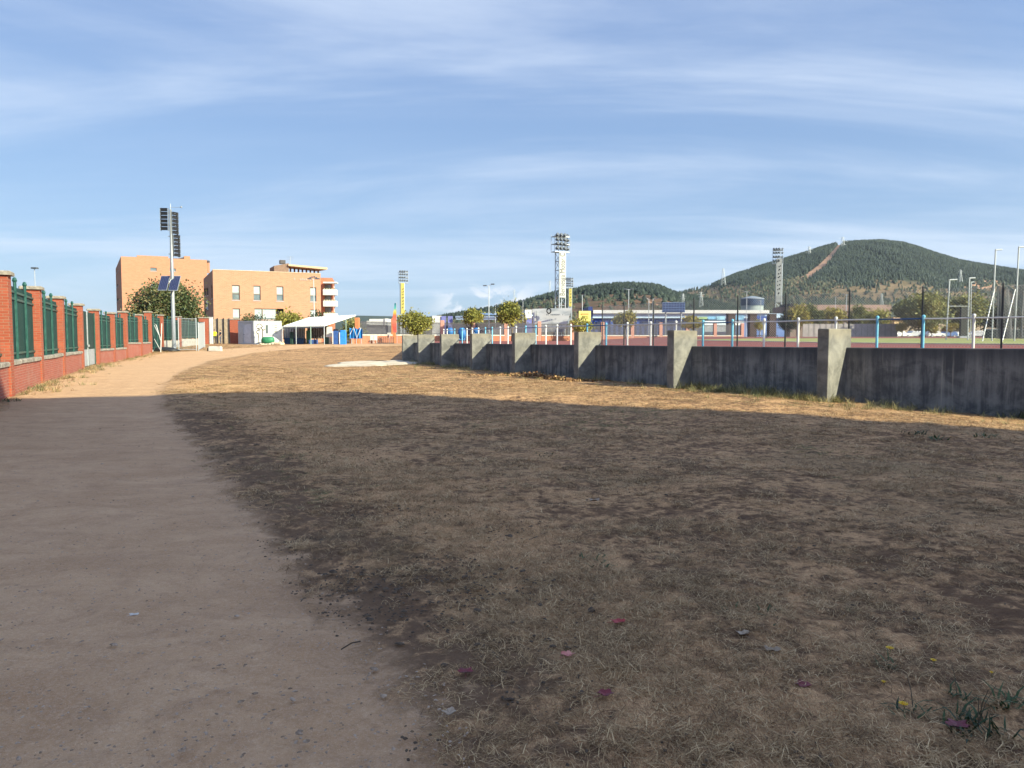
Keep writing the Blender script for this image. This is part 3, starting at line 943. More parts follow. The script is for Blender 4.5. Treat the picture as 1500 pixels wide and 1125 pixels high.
def cones(pts, hs, ws, rnd, seg=5):
    """many small conifers: two stacked ragged cones and a stem, one array"""
    n = len(pts); V = []; Fc = []; R = []
    rot = rng.uniform(0, 6.28, n)
    def ring(zfrac, rfrac, jit):
        a = rot[:, None] + np.arange(seg)[None, :] * 2 * math.pi / seg
        r = ws[:, None] * rfrac * (1 + rng.uniform(-jit, jit, (n, seg)))
        z = hs[:, None] * (zfrac + rng.uniform(-.05, .05, (n, seg)))
        return np.stack([pts[:, None, 0] + r * np.cos(a), pts[:, None, 1] + r * np.sin(a), pts[:, None, 2] + z], 2)
    def apex(zf):
        return np.stack([pts[:, 0] + rng.normal(0, .06, n) * ws, pts[:, 1], pts[:, 2] + hs * zf], 1)[:, None, :]
    blocks = [ring(0.12, 1.0, .3), apex(0.72), ring(0.45, 0.72, .3), apex(1.0)]
    per = 2 * (seg + 1)
    Vv = np.concatenate(blocks, 1).reshape(-1, 3)
    base = np.arange(n)[:, None] * per
    fs = []
    for off in (0, seg + 1):
        for j in range(seg):
            fs.append(np.concatenate([base + off + j, base + off + (j + 1) % seg, base + off + seg], 1))
    Fa = np.stack(fs, 1).reshape(-1, 3)
    rr = np.repeat(np.clip(rnd[:, None] + rng.uniform(-.18, .18, (n, per)), 0, 1), 1, 1).ravel()
    return Vv, Fa, rr

PINE = leafmat('pine_needles', [(0.013, 0.021, 0.016), (0.022, 0.033, 0.024), (0.034, 0.047, 0.033), (0.050, 0.062, 0.042)], 0.8, 0.0)
SCRUB = leafmat('scrub_leaves', [(0.020, 0.029, 0.020), (0.036, 0.048, 0.030), (0.062, 0.070, 0.040), (0.12, 0.10, 0.058)], 0.8, 0.0)

def build_hills():
    # the big pine hill
    pts = [(880, 470), (930, 446), (985, 428), (1012, 422), (1040, 416), (1075, 401), (1105, 391), (1130, 384), (1172, 371.5), (1200, 363), (1225, 357), (1250, 354.5), (1290, 353.5), (1318, 356), (1340, 362), (1368, 371.5),
           (1400, 381), (1440, 388), (1500, 397), (1600, 412), (1800, 440)]
    prof = lambda t: np.where(t < 0.45, 0.55 * (t / 0.45) ** 1.15 * 0.55, 0) + np.where(t >= 0.45, 0.3025 + 0.6975 * np.sin((np.clip(t, .45, 1) - 0.45) / 0.55 * math.pi / 2) ** 1.05, 0)
    mat = hill_mat('hill_ground', [(0.018, 0.026, 0.020), (0.034, 0.042, 0.030)], [(0.11, 0.078, 0.048), (0.19, 0.135, 0.085), (0.06, 0.06, 0.036)])
    hfun, ang = hill('hill', 'tall hill dark with pine forest and cut by a bare firebreak', pts, 900, 1900, 2500, prof, mat, big_masks, 320, 90, 6.0)
    # forest on it
    def scatter(hf, amin, amax, Da, Db, n, dens, hrange, wfac, dark):
        a = rng.uniform(amin, amax, n); y = np.sqrt(rng.uniform(Da ** 2, Db ** 2, n))
        z = hf(a, y); u, v = to_px(a, y, z)
        keep = rng.uniform(0, 1, n) < dens(a, y, z, u, v)
        a, y, z = a[keep], y[keep], z[keep]
        h = rng.uniform(*hrange, len(a)); w_ = h * rng.uniform(*wfac, len(a))
        x = np.tan(a) * y
        rn = np.clip(0.42 + 0.28 * vnoise(x * .02, y * .02, 41) + 0.16 * vnoise(x * .06, y * .06, 42) + rng.normal(0, .17, len(a)) + dark, 0, 1)
        return cones(np.stack([x, y, z - .5], 1), h, w_, rn)
    def dens_hill(a, y, z, u, v):
        edge = np.interp(u, [985, 1060, 1130, 1200, 1300, 1400, 1500], [410, 415, 406, 416, 408, 414, 416])
        x_ = np.tan(a) * y
        d = 1 - sstep(-5, 5, v - edge + 13 * vnoise(x_ * .012, y * .006, 49) + 5 * vnoise(x_ * .04, y * .03, 50)) * 0.96
        d = d * (1 - .85 * (vnoise(x_ * .02, y * .009, 51) > .62))
        clear = vnoise(np.tan(a) * y * .02, y * .02, 44)
        d = d * (0.9 + .1 * clear)
        return d * (1 - np.clip(firebreak_mask(a, y, z) * 2.2, 0, 1))
    V, Fa, R = scatter(hfun, ang[0], ang[-1], 1300, 1960, 115000, dens_hill, (5, 10.5), (.20, .30), -0.02)
    o = np_mesh('pine_forest', V, Fa, PINE, False, {'rnd': ('FLOAT', 'POINT', R.astype(np.float32))})
    tag(o, 'dense dark pine forest covering the upper slopes of the tall hill', 'forest', None, 'stuff')
    def dens_low(a, y, z, u, v):
        k = vnoise(np.tan(a) * y * .011, y * .008, 45) + 0.5 * vnoise(np.tan(a) * y * .03, y * .022, 46)
        edge = np.interp(u, [985, 1060, 1130, 1200, 1300, 1400, 1500], [405, 410, 402, 412, 404, 410, 412])
        return sstep(-6, 3, v - edge) * np.clip(0.10 + 0.8 * sstep(-0.15, 0.35, k) + 0.5 * sstep(434, 450, v), 0, 1)
    V, Fa, R = scatter(hfun, ang[0], ang[-1], 930, 1620, 30000, dens_low, (3, 7), (.4, .65), 0.12)
    o = np_mesh('scrub_wood', V, Fa, SCRUB, False, {'rnd': ('FLOAT', 'POINT', R.astype(np.float32))})
    tag(o, 'broken scrub and low trees on the lower slopes of the hill', 'scrub', None, 'stuff')
    # the nearer brown hill with pines along its top
    pts2 = [(560, 484), (640, 468), (690, 458.5), (720, 453.5), (745, 448.5), (768, 443.5), (790, 437), (812, 431.5), (835, 427.5), (858, 423), (880, 420.5), (905, 418.5), (930, 418.5), (950, 419.5), (968, 423), (985, 431), (1010, 436), (1050, 446), (1110, 462), (1170, 478)]
    prof2 = lambda t: sstep(0, 1, t) * 0.35 + 0.65 * np.clip(t, 0, 1) ** 0.9
    mat2 = hill_mat('brown_hill_ground', [(0.035, 0.038, 0.024), (0.058, 0.054, 0.034)], [(0.080, 0.052, 0.036), (0.125, 0.076, 0.054), (0.055, 0.050, 0.032)])
    def m2(a, y, z):
        u, v = to_px(a, y, z)
        red = np.exp(-(((u - 895) / 26) ** 2 + ((v - 429.5) / 3.5) ** 2)) * 0.75
        road = np.exp(-((v - np.interp(u, [928, 965], [434, 447])) / 1.1) ** 2) * ((u > 925) & (u < 966)) * 0.7
        return np.full(a.shape, 0.62), np.maximum(red, road)
    hfun2, ang2 = hill('hill', 'low brown scrub hill with a fringe of pines along its crest', pts2, 420, 900, 1250, prof2, mat2, m2, 260, 60, 2.0)
    def dens2(a, y, z, u, v):
        top = np.interp(u, [p[0] for p in pts2], [p[1] for p in pts2])
        dep = np.interp(u, [740, 800, 850, 870, 960, 990, 1040], [3, 4, 5, 12, 13, 10, 20])
        d = np.where(v - top < dep, 0.95, 0.05)
        d = d * np.interp(u, [560, 700, 760, 860, 880], [.5, .45, .6, .8, 1])
        return np.clip(d + 0.4 * sstep(960, 1010, u), 0, 1)
    V, Fa, R = scatter(hfun2, ang2[0], ang2[-1], 620, 980, 14000, dens2, (4, 7.5), (.35, .55), -0.10)
    o = np_mesh('pine_forest', V, Fa, PINE, False, {'rnd': ('FLOAT', 'POINT', R.astype(np.float32))})
    tag(o, 'belt of dark pines along the crest of the low brown hill', 'forest', None, 'stuff')
    def dens3(a, y, z, u, v):
        k = vnoise(np.tan(a) * y * .02, y * .02, 48)
        return np.clip(0.25 + 0.5 * k, 0.04, 1)
    V, Fa, R = scatter(hfun2, ang2[0], ang2[-1], 430, 880, 9000, dens3, (1.2, 3.4), (.5, .8), 0.22)
    o = np_mesh('scrub_wood', V, Fa, SCRUB, False, {'rnd': ('FLOAT', 'POINT', R.astype(np.float32))})
    tag(o, 'scattered dry scrub bushes on the face of the low brown hill', 'scrub', None, 'stuff')
    # a far blue ridge on the left
    pts3 = [(-400, 470), (-100, 466), (200, 464), (380, 463), (480, 462), (540, 462.5), (600, 464), (660, 466), (720, 470)]
    hill('hill', 'far low dark ridge behind the buildings on the left', pts3, 1500, 2600, 3200, lambda t: np.clip(t, 0, 1), hill_mat('far_ridge', [(0.035, 0.05, 0.045), (0.05, 0.065, 0.05)], [(0.06, 0.07, 0.05), (0.08, 0.08, 0.06), (0.05, 0.06, 0.045)]), lambda a, y, z: (np.full(a.shape, .3), np.zeros(a.shape)), 120, 20)
    return hfun, hfun2
HILL, HILL2 = build_hills()

# ------------------------------------------------------------------ trees
def leaf_cloud(centers, sizes, flat=0.0, shade=0.0):
    """one slightly folded quad per leaf clump"""
    n = len(centers)
    d = rng.normal(0, 1, (n, 3)); d[:, 2] *= 1 - flat; d /= np.linalg.norm(d, axis=1)[:, None]
    o = rng.normal(0, 1, (n, 3)); o -= (o * d).sum(1)[:, None] * d; o /= np.linalg.norm(o, axis=1)[:, None]
    q = np.cross(d, o)
    s = sizes[:, None]
    fold = q * s * 0.22
    V = np.stack([centers - d * s, centers - o * s * .55 + fold, centers + d * s, centers + o * s * .55 + fold], 1).reshape(-1, 3)
    i = np.arange(n)[:, None] * 4
    Fq = np.concatenate([np.concatenate([i, i + 1, i + 2], 1), np.concatenate([i, i + 2, i + 3], 1)], 0)
    return V, Fq

BARK = M('bark', (0.10, 0.075, 0.055), (0.17, 0.14, 0.11), 8, 0.95, 0.8)

def tree(name, label, base, height, width, nleaf, leaf, mat, group=None, trunk_h=0.25, lobes=14, depth=None, trunk_r=None, squash=1.0, tint=0.0, cone=0.0, cat='tree', ragged=0.28):
    """tapered trunk with limbs, crown of many small leaf clumps gathered in uneven boughs"""
    bx, by, bz = base
    depth = depth or width
    th = thing(name, label, cat, base, 0, group)
    ch = height * (1 - trunk_h); cz = height * trunk_h + ch / 2
    lob = []
    for k in range(lobes):
        while True:
            p = rng.uniform(-1, 1, 3)
            if 0.15 < np.linalg.norm(p) < 1: break
        p = p / max(np.linalg.norm(p), 1e-3) * rng.uniform(.45, .78)
        taper = 1 - cone * (p[2] + 1) / 2
        c = np.array([p[0] * width / 2 * taper, p[1] * depth / 2 * taper, cz + p[2] * ch / 2 * squash])
        lob.append((c, rng.uniform(.26, .42) * min(width, ch) * (1 - cone * .3)))
    per = rng.dirichlet(np.ones(lobes) * 5) * nleaf * 2.2
    C = []; S = []; Rn = []
    for (c, r), m in zip(lob, per):
        m = int(m) + 4
        d = rng.normal(0, 1, (m, 3)); d /= np.linalg.norm(d, axis=1)[:, None]
        rad = r * rng.uniform(.12, 1, m) ** .5 * (1 + ragged * rng.normal(0, 1, m).clip(-1, 1.7))
        q = c + d * rad[:, None] * np.array([1, 1, .85])
        q[:, 2] = np.maximum(q[:, 2], height * trunk_h * (0.7 if trunk_h > .1 else 0.15))
        C.append(q); S.append(leaf * rng.uniform(.6, 1.25, m)); Rn.append(np.full(m, rng.normal(.5, .14)) + rng.normal(0, .17, m) + tint)
    C = np.concatenate(C); S = np.concatenate(S); Rn = np.clip(np.concatenate(Rn), 0, 1)
    # fit the crown into the height and width it has
    z0 = height * trunk_h * .8
    k = (height - z0) / max(np.percentile(C[:, 2], 99.7) - z0, .1); C[:, 2] = z0 + (C[:, 2] - z0) * k
    C[:, 0] *= (width / 2) / np.percentile(np.abs(C[:, 0]), 99.3); C[:, 1] *= (depth / 2) / np.percentile(np.abs(C[:, 1]), 99.3)
    V, Fq = leaf_cloud(C, S)
    o = np_mesh('crown', V, Fq, mat, False, {'rnd': ('FLOAT', 'POINT', np.repeat(Rn, 4).astype(np.float32))}, parent=th)
    tr = trunk_r or max(0.06, 0.022 * height)
    mb = MB()
    lean = rng.normal(0, .03, 2) * height
    top = (lean[0], lean[1], cz)
    mb.tube([(0, 0, -.2), (0.02 * height * rng.normal(0, .4), 0, height * trunk_h * .6), (lean[0] * .6, lean[1] * .6, height * trunk_h), top], [tr * 1.25, tr, tr * .85, tr * .35], 7)
    for c, r in lob[:min(lobes, 9)]:
        z0 = height * trunk_h * rng.uniform(.75, 1.0)
        mid = (c[0] * .45, c[1] * .45, z0 + (c[2] - z0) * .6)
        mb.tube([(lean[0] * .5, lean[1] * .5, z0), mid, tuple(c)], [tr * .55, tr * .38, tr * .12], 5)
    mb.build('trunk', BARK, th, True, loc=(0, 0, 0))
    return th

L_MAG = leafmat('magnolia_leaves', [(0.016, 0.028, 0.012), (0.036, 0.056, 0.022), (0.070, 0.092, 0.034), (0.14, 0.13, 0.055), (0.24, 0.18, 0.08)], 0.4, 0.12)
L_LIME = leafmat('lime_leaves', [(0.085, 0.095, 0.026), (0.19, 0.19, 0.042), (0.32, 0.29, 0.062), (0.46, 0.37, 0.10)], 0.55, 0.28)
L_GOLD = leafmat('golden_leaves', [(0.11, 0.115, 0.026), (0.23, 0.20, 0.042), (0.36, 0.295, 0.06), (0.48, 0.36, 0.10)], 0.55, 0.28)
L_DARK = leafmat('dark_leaves', [(0.016, 0.026, 0.012), (0.035, 0.048, 0.02), (0.06, 0.075, 0.028), (0.10, 0.10, 0.04)], 0.5, 0.15)
L_OLIVE = leafmat('olive_leaves', [(0.055, 0.068, 0.026), (0.135, 0.15, 0.048), (0.24, 0.235, 0.072), (0.35, 0.30, 0.10)], 0.55, 0.2)

def tz(x, y):
    """ground or terrace height, whichever carries things there"""
    a = math.atan2(x, y)
    if a > WALL_A[0] and math.hypot(x, y) > float(r_wall(a)): return float(terrace(x, y))
    return gz(x, y)

def tree_px(name, label, u0, u1, vtop, D, mat, nleaf, leaf, zb=None, **kw):
    """a tree that stands at distance D between two bearings, its top at a given elevation"""
    um = (u0 + u1) / 2
    p = W(um, vtop, D); wd = (u1 - u0) * D / F
    zb = tz(p.x, D) if zb is None else zb
    return tree(name, label, (p.x, D, zb), p.z - zb, wd, nleaf, leaf, mat, **kw)

def build_trees():
    tree_px('magnolia_tree', 'large dark glossy dome-shaped tree behind the solar panel pole', 194, 293, 414, 102, L_MAG, 11500, 0.20, trunk_h=0.06, lobes=64, cone=0.12, ragged=.18)
    tree_px('bush', 'dark green bush between the white cabin roof and the brick building', 352, 396, 460, 101, L_DARK, 900, 0.16, trunk_h=0.03, lobes=9, cat='bush')
    tree_px('round_tree', 'round yellow green tree rising behind the white cabin', 402, 445, 455.5, 100, L_LIME, 1500, 0.17, trunk_h=0.2, lobes=12)
    tree_px('dark_tree', 'small dark tree behind the high side of the white canopy', 448, 480, 455, 106, L_DARK, 900, 0.17, trunk_h=0.15, lobes=9)
    tree_px('olive_tree', 'olive green tree under the right edge of the canopy', 498, 536, 466, 108, L_OLIVE, 900, 0.18, trunk_h=0.15, lobes=9)
    # along the street
    tree_px('shrub_tree', 'broad yellow green shrubby tree at the end of the concrete wall', 586, 636, 456, 92, L_LIME, 1700, 0.16, trunk_h=0.22, lobes=14)
    tree_px('street_tree', 'yellow green street tree left of the double lamp post', 674, 707, 451, 104, L_LIME, 1100, 0.17, trunk_h=0.45, lobes=10, group='street trees behind the running track')
    tree_px('street_tree', 'fullest round street tree, left of the big white poster', 728, 772, 441, 105, L_LIME, 1800, 0.18, trunk_h=0.42, lobes=13, group='street trees behind the running track')
    tree_px('street_tree', 'low green street tree in front of the yellow poster', 834, 868, 464, 112, L_LIME, 700, 0.16, trunk_h=0.3, lobes=8, group='street trees behind the running track')
    tree_px('street_tree', 'golden street tree in front of the blue stadium wall', 899, 934, 455, 110, L_GOLD, 1100, 0.17, trunk_h=0.45, lobes=9, tint=-.1, group='street trees behind the running track')
    tree_px('street_tree', 'thin golden street tree below the dark blue scoreboard', 1001, 1034, 462, 116, L_GOLD, 800, 0.17, trunk_h=0.4, lobes=8, group='street trees behind the running track')
    tree_px('street_tree', 'small bright yellow green tree between the dark brown pylons', 1105, 1121, 468, 118, L_GOLD, 350, 0.15, trunk_h=0.35, lobes=5, group='street trees behind the running track')
    # behind the grey panel wall
    for (u0, u1, vt, mt, lab, tint) in (
            (1140, 1168, 455, L_DARK, 'dark tree at the foot of the right floodlight tower', 0),
            (1150, 1190, 446, L_GOLD, 'golden tree right of the floodlight tower', -.05),
            (1180, 1208, 447, L_OLIVE, 'dark domed tree between two golden trees', -.2),
            (1202, 1238, 451, L_GOLD, 'golden green tree left of the dark lamp pole', -.12),
            (1243, 1272, 447, L_OLIVE, 'olive tree just right of the dark lamp pole', -.1),
            (1262, 1304, 452, L_LIME, 'broad lime green tree above the end of the grey panel wall', 0)):
        tree_px('park_tree', lab, u0, u1, vt, 128, mt, 1300, 0.20, trunk_h=0.22, lobes=12, tint=tint, group='trees behind the grey panel wall')
    tree_px('park_tree', 'big dark rounded tree rising behind the parked cars', 1318, 1392, 430, 112, L_OLIVE, 4200, 0.23, trunk_h=0.22, lobes=22, tint=0)
    tree_px('park_tree', 'tall dark tree between the two bent white poles', 1386, 1446, 430, 122, L_OLIVE, 3000, 0.24, trunk_h=0.2, lobes=18, tint=-.05)
    tree_px('park_tree', 'dark spreading tree behind the throwing cage net', 1430, 1516, 447, 126, L_DARK, 2600, 0.24, trunk_h=0.2, lobes=16)
    for k, (u0, u1, vt, lab) in enumerate(((1313, 1331, 473, 'small golden tree beside the left end of the car park'), (1355, 1375, 474, 'small yellow tree between the parked cars'), (1383, 1403, 473, 'small yellow green tree at the right of the car park'))):
        tree_px('young_tree', lab, u0, u1, vt, 112, L_GOLD, 380, 0.17, trunk_h=0.3, lobes=5, group='young trees in the car park')
build_trees()

# ================================================================== BUILDINGS
TAN = brick('tan_brick', (0.43, 0.215, 0.130), (0.375, 0.180, 0.106), (0.39, 0.24, 0.165), bw=0.5, bh=0.16, ms=0.016, dirt=(0.45, 0.27, 0.15), dirt_amt=0.25)
TAN2 = brick('orange_brick', (0.43, 0.200, 0.115), (0.38, 0.168, 0.095), (0.39, 0.215, 0.14), bw=0.5, bh=0.16, ms=0.014, dirt=(0.44, 0.24, 0.13), dirt_amt=0.2)
WFRAME = M('window_frame', (0.20, 0.15, 0.11), rough=0.5)
WGLASS = M('window_glass', (0.09, 0.12, 0.13), (0.16, 0.19, 0.19), 0.8, 0.08, spec=0.8)
BLIND = M('roller_blind', (0.36, 0.39, 0.38), (0.30, 0.34, 0.33), 3, 0.6)
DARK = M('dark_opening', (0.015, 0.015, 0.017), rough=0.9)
WHITE = M('white_render', (0.55, 0.55, 0.545), (0.47, 0.47, 0.465), 2, 0.7)
GREY = M('grey_metal', (0.33, 0.35, 0.37), (0.26, 0.28, 0.30), 4, 0.45, metal=0.4)
STEEL = M('galvanised_steel', (0.46, 0.48, 0.50), (0.36, 0.38, 0.40), 3, 0.4, metal=0.5)

def on_plane(u, v, p0, p1):
    """(s, z) of a pixel on the upright plane through p0, p1"""
    r = ray(u, v); p0 = np.array(p0[:2]); e = np.array(p1[:2]) - p0; L = np.linalg.norm(e); e = e / L
    n = np.array([e[1], -e[0]])
    t = (n @ p0) / (n @ r[:2])
    return float((r[:2] * t - p0) @ e), float(CAM_Z + r[2] * t)

def wall_holes(mb, p0, p1, z0, z1, holes, reveal=0.22, mi=0):
    """front of a wall from p0 to p1 with real openings; outward is to the right of p0->p1"""
    p0 = np.array(p0[:2], float); p1 = np.array(p1[:2], float); L = np.linalg.norm(p1 - p0); e = (p1 - p0) / L
    n = np.array([e[1], -e[0]])
    S = sorted({0, L, *[h[0] for h in holes], *[h[1] for h in holes]}); Z = sorted({z0, z1, *[h[2] for h in holes], *[h[3] for h in holes]})
    P = lambda s, z, d=0.0: (p0[0] + e[0] * s - n[0] * d, p0[1] + e[1] * s - n[1] * d, z)
    for a, b in zip(S[:-1], S[1:]):
        for c, d in zip(Z[:-1], Z[1:]):
            ms, mz = (a + b) / 2, (c + d) / 2
            if any(h[0] < ms < h[1] and h[2] < mz < h[3] for h in holes): continue
            mb.quad(P(a, c), P(b, c), P(b, d), P(a, d), mi=mi)
    for h in holes:
        a, b, c, d = h[:4]; r = reveal
        mb.quad(P(a, c), P(a, d), P(a, d, r), P(a, c, r), mi=mi); mb.quad(P(b, c), P(b, c, r), P(b, d, r), P(b, d), mi=mi)
        mb.quad(P(a, d), P(b, d), P(b, d, r), P(a, d, r), mi=mi); mb.quad(P(a, c), P(a, c, r), P(b, c, r), P(b, c), mi=mi)
    return P, e, n

def window(th, P, h, reveal=0.22, split=0.5, blind=0.0, upper_only=False, dark=False):
    a, b, c, d = h[:4]
    f = 0.07
    mb = MB()
    def bar(s0, s1, zz0, zz1, dep0=reveal - 0.02, dep1=reveal - 0.10):
        q = [P(s0, 0, dep1)[:2], P(s1, 0, dep1)[:2], P(s1, 0, dep0)[:2], P(s0, 0, dep0)[:2]]
        mb.hexa([(x, y, zz0) for x, y in q], [(x, y, zz1) for x, y in q])
    bar(a, a + f, c, d); bar(b - f, b, c, d); bar(a + f, b - f, d - f, d); bar(a + f, b - f, c, c + f)
    zs = c + (d - c) * split
    if split: bar(a + f, b - f, zs - .04, zs + .04)
    w = mb.build('window', WFRAME, th)
    MB().quad(P(a, c, reveal - .015), P(b, c, reveal - .015), P(b, d, reveal - .015), P(a, d, reveal - .015)).build('pane', DARK if dark else WGLASS, w)
    if blind:
        zb = d - (d - c) * blind
        q = [P(a + f, 0, reveal - .03)[:2], P(b - f, 0, reveal - .03)[:2], P(b - f, 0, reveal - .018)[:2], P(a + f, 0, reveal - .018)[:2]]
        MB().hexa([(x, y, zb) for x, y in q], [(x, y, d - f) for x, y in q]).build('blind', BLIND, w)
    q = [P(a - .05, 0, -.06)[:2], P(b + .05, 0, -.06)[:2], P(b + .05, 0, reveal * .4)[:2], P(a - .05, 0, reveal * .4)[:2]]
    MB().hexa([(x, y, c - .10) for x, y in q], [(x, y, c - .03) for x, y in q]).build('sill', STEEL, w)
    return w

def shell(p0, p1, back, z0, z1, mb, skip_front=True, skip_left=False, parapet=0.0):
    """plain sides, back and roof of a block whose front runs p0 -> p1; back is its depth"""
    p0 = np.array(p0[:2], float); p1 = np.array(p1[:2], float); e = (p1 - p0) / np.linalg.norm(p1 - p0); n = np.array([e[1], -e[0]])
    q0, q1 = p0 - n * back, p1 - n * back
    if not skip_left: mb.quad((*q0, z0), (*p0, z0), (*p0, z1), (*q0, z1))
    mb.quad((*p1, z0), (*q1, z0), (*q1, z1), (*p1, z1)); mb.quad((*q1, z0), (*q0, z0), (*q0, z1), (*q1, z1))
    mb.quad((*p0, z1 - parapet), (*p1, z1 - parapet), (*q1, z1 - parapet), (*q0, z1 - parapet))
    return q0, q1

def build_blocks():
    # ---- nearer tan block (its corner stands at 112 m)
    c0 = W(311.5, 395.3, 112); c1 = W(469.5, 400.7, 118.7); cl = W(292, 405, 124.2)
    p0, p1 = (c0.x, c0.y), (c1.x, c1.y)
    e = np.array(p1) - np.array(p0); L = np.linalg.norm(e); e /= L; n = np.array([e[1], -e[0]])
    pl = np.array(p0) - n * 13.6
    z0, z1 = 0.6, c0.z
    th = thing('tan_building', 'three storey tan brick building with tall windows behind the white cabin', 'building', (p0[0], p0[1], z0))
    def H(u0, v0, u1, v1):
        s0, za = on_plane(u0, v1, p0, p1); s1, zb = on_plane(u1, v0, p0, p1)
        return (s0, s1, za, zb)
    ups = [H(340, 418.3, 351, 439.5), H(371.3, 418.6, 381.5, 440), H(405, 419.6, 415, 440.5), H(454.3, 421, 463.2, 441.5)]
    lows = [H(341, 452, 351.3, 474), H(454.7, 453.6, 463.3, 474)]
    wide = H(372.7, 452.4, 405.2, 468); black = H(405.6, 452.4, 415.5, 471)
    def same(hs):
        za = np.mean([h[2] for h in hs]); zb = np.mean([h[3] for h in hs]); return [(h[0], h[1], za, zb) for h in hs]
    ups = same(ups)
    mb = MB()
    P, _, _ = wall_holes(mb, p0, p1, z0, z1, ups + lows + [wide, black])
    q0, q1 = shell(p0, p1, 13.6, z0, z1, mb, skip_left=True, parapet=0.5)
    # shaded end wall with two narrow lights and a low opening
    def HL(u0, v0, u1, v1):
        s0, za = on_plane(u0, v1, pl, p0); s1, zb = on_plane(u1, v0, pl, p0); return (min(s0, s1), max(s0, s1), min(za, zb), max(za, zb))
    sl = [HL(298.6, 421.5, 301.2, 434.5), HL(302.2, 420.5, 305, 434)]
    sl2 = [HL(299.6, 454, 301.8, 463)]; sl3 = [HL(309.6, 417, 311, 438)]
    PL_, _, _ = wall_holes(mb, pl, p0, z0, z1, sl + sl2 + sl3)
    mb.build('wall', TAN, th)
    for h in ups: window(th, P, h, blind=random.choice((.45, .5, .55)), split=0.42)
    for h in lows: window(th, P, h, blind=.6, split=0.35)
    window(th, P, (wide[0], wide[0] + (wide[1] - wide[0]) * .36, wide[2], wide[3]), blind=.7, split=0)
    window(th, P, (wide[0] + (wide[1] - wide[0]) * .365, wide[1], wide[2], wide[3]), blind=.85, split=0)
    a, b, c, d = black
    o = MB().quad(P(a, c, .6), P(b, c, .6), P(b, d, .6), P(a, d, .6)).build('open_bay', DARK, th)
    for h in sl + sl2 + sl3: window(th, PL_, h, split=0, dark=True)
    s0, za = on_plane(303.2, 455, pl, p0); s1, zb = on_plane(305.0, 439.5, pl, p0)
    q = [PL_(s0, 0, -.12)[:2], PL_(s1, 0, -.12)[:2], PL_(s1, 0, -.02)[:2], PL_(s0, 0, -.02)[:2]]
    MB().hexa([(x, y, za) for x, y in q], [(x, y, zb) for x, y in q]).build('white_banner', WHITE, th)
    # parapet coping
    mb = MB()
    for A, B in ((np.array(p0), np.array(p1)), (pl, np.array(p0))):
        ee = (B - A) / np.linalg.norm(B - A); nn = np.array([ee[1], -ee[0]])
        q = [A + nn * .05, B + nn * .05, B - nn * .3, A - nn * .3]
        mb.hexa([(x, y, z1 + .003) for x, y in q], [(x, y, z1 + .09) for x, y in q])
        if A is not pl: pass
        break
    mb.build('coping', M('roof_coping', (0.52, 0.40, 0.27), (0.45, 0.35, 0.25), 4, 0.8), th)
    # faint raised lettering and emblem high on the right of the front, too small to read
    mb = MB(); s = on_plane(430.5, 409, p0, p1)[0]; zc = on_plane(445, 409.5, p0, p1)[1]
    k = 0
    while s < on_plane(453.5, 409, p0, p1)[0]:
        wv = random.uniform(.16, .26)
        if random.random() > .12:
            q = [P(s, 0, -.05)[:2], P(s + wv, 0, -.05)[:2], P(s + wv, 0, -.01)[:2], P(s, 0, -.01)[:2]]
            mb.hexa([(x, y, zc - .13) for x, y in q], [(x, y, zc + .13 + random.choice((0, 0, .09))) for x, y in q])
        s += wv + .07
    mb.build('lettering', M('grey_letters', (0.30, 0.25, 0.20), rough=0.5), th)
    mb = MB()
    for du, dv in ((455.5, 407.3), (459.5, 406.8), (462.5, 408)):
        s, z = on_plane(du, dv, p0, p1)
        q = [P(s - .22, 0, -.06)[:2], P(s + .22, 0, -.06)[:2], P(s + .22, 0, -.01)[:2], P(s - .22, 0, -.01)[:2]]
        mb.hexa([(q[0][0], q[0][1], z), (q[1][0], q[1][1], z + .12), (q[2][0], q[2][1], z + .12), (q[3][0], q[3][1], z)], [(q[0][0], q[0][1], z + .14), (q[1][0], q[1][1], z + .28), (q[2][0], q[2][1], z + .28), (q[3][0], q[3][1], z + .14)])
    mb.build('emblem', M('emblem_dark', (0.05, 0.05, 0.07), rough=0.5), th)
    # roof house with its slanting pergola beams
    def back(s, d): return np.array(p0) + e * s - n * d
    mb = MB()
    sA, sB = 9.2, 11.4
    zr = z1 - .45
    q = [back(sA, 4.0), back(sB, 4.0), back(sB, 8.5), back(sA, 8.5)]
    zt = W(400, 385, 120).z
    mb.hexa([(x, y, zr) for x, y in q], [(x, y, zt - (0.5 if i in (0, 3) else 0)) for i, (x, y) in enumerate(q)])
    mb.build('roof_house', M('brown_brick', (0.22, 0.14, 0.10), (0.17, 0.11, 0.08), 3, .9), th)
    q = [back(9.4 + .9, 5), back(9.4 + 1.7, 5), back(9.4 + 1.7, 6), back(9.4 + .9, 6)]
    MB().hexa([(x, y, zt) for x, y in q], [(x, y, zt + .55) for x, y in q]).build('vent_box', M('vent_dark', (0.08, 0.07, 0.07), rough=.7), th)
    beamm = M('terracotta_beam', (0.40, 0.17, 0.075), (0.34, 0.14, 0.06), 3, .8)
    for k in range(8):
        s = 11.55 + k * .62
        q = [back(s, 4.0), back(s + .22, 4.0), back(s + .22, 4.25), back(s, 4.25)]
        q2 = [back(s + .45, 6.5), back(s + .67, 6.5), back(s + .67, 6.75), back(s + .45, 6.75)]
        mb = MB().hexa([(x, y, zr) for x, y in q], [(x, y, zt - .45) for x, y in q2])
        mb.build('pergola_beam', beamm, th)
    q = [back(11.3, 3.6), back(17.3, 3.6), back(16.6, 7.6), back(10.9, 7.6)]
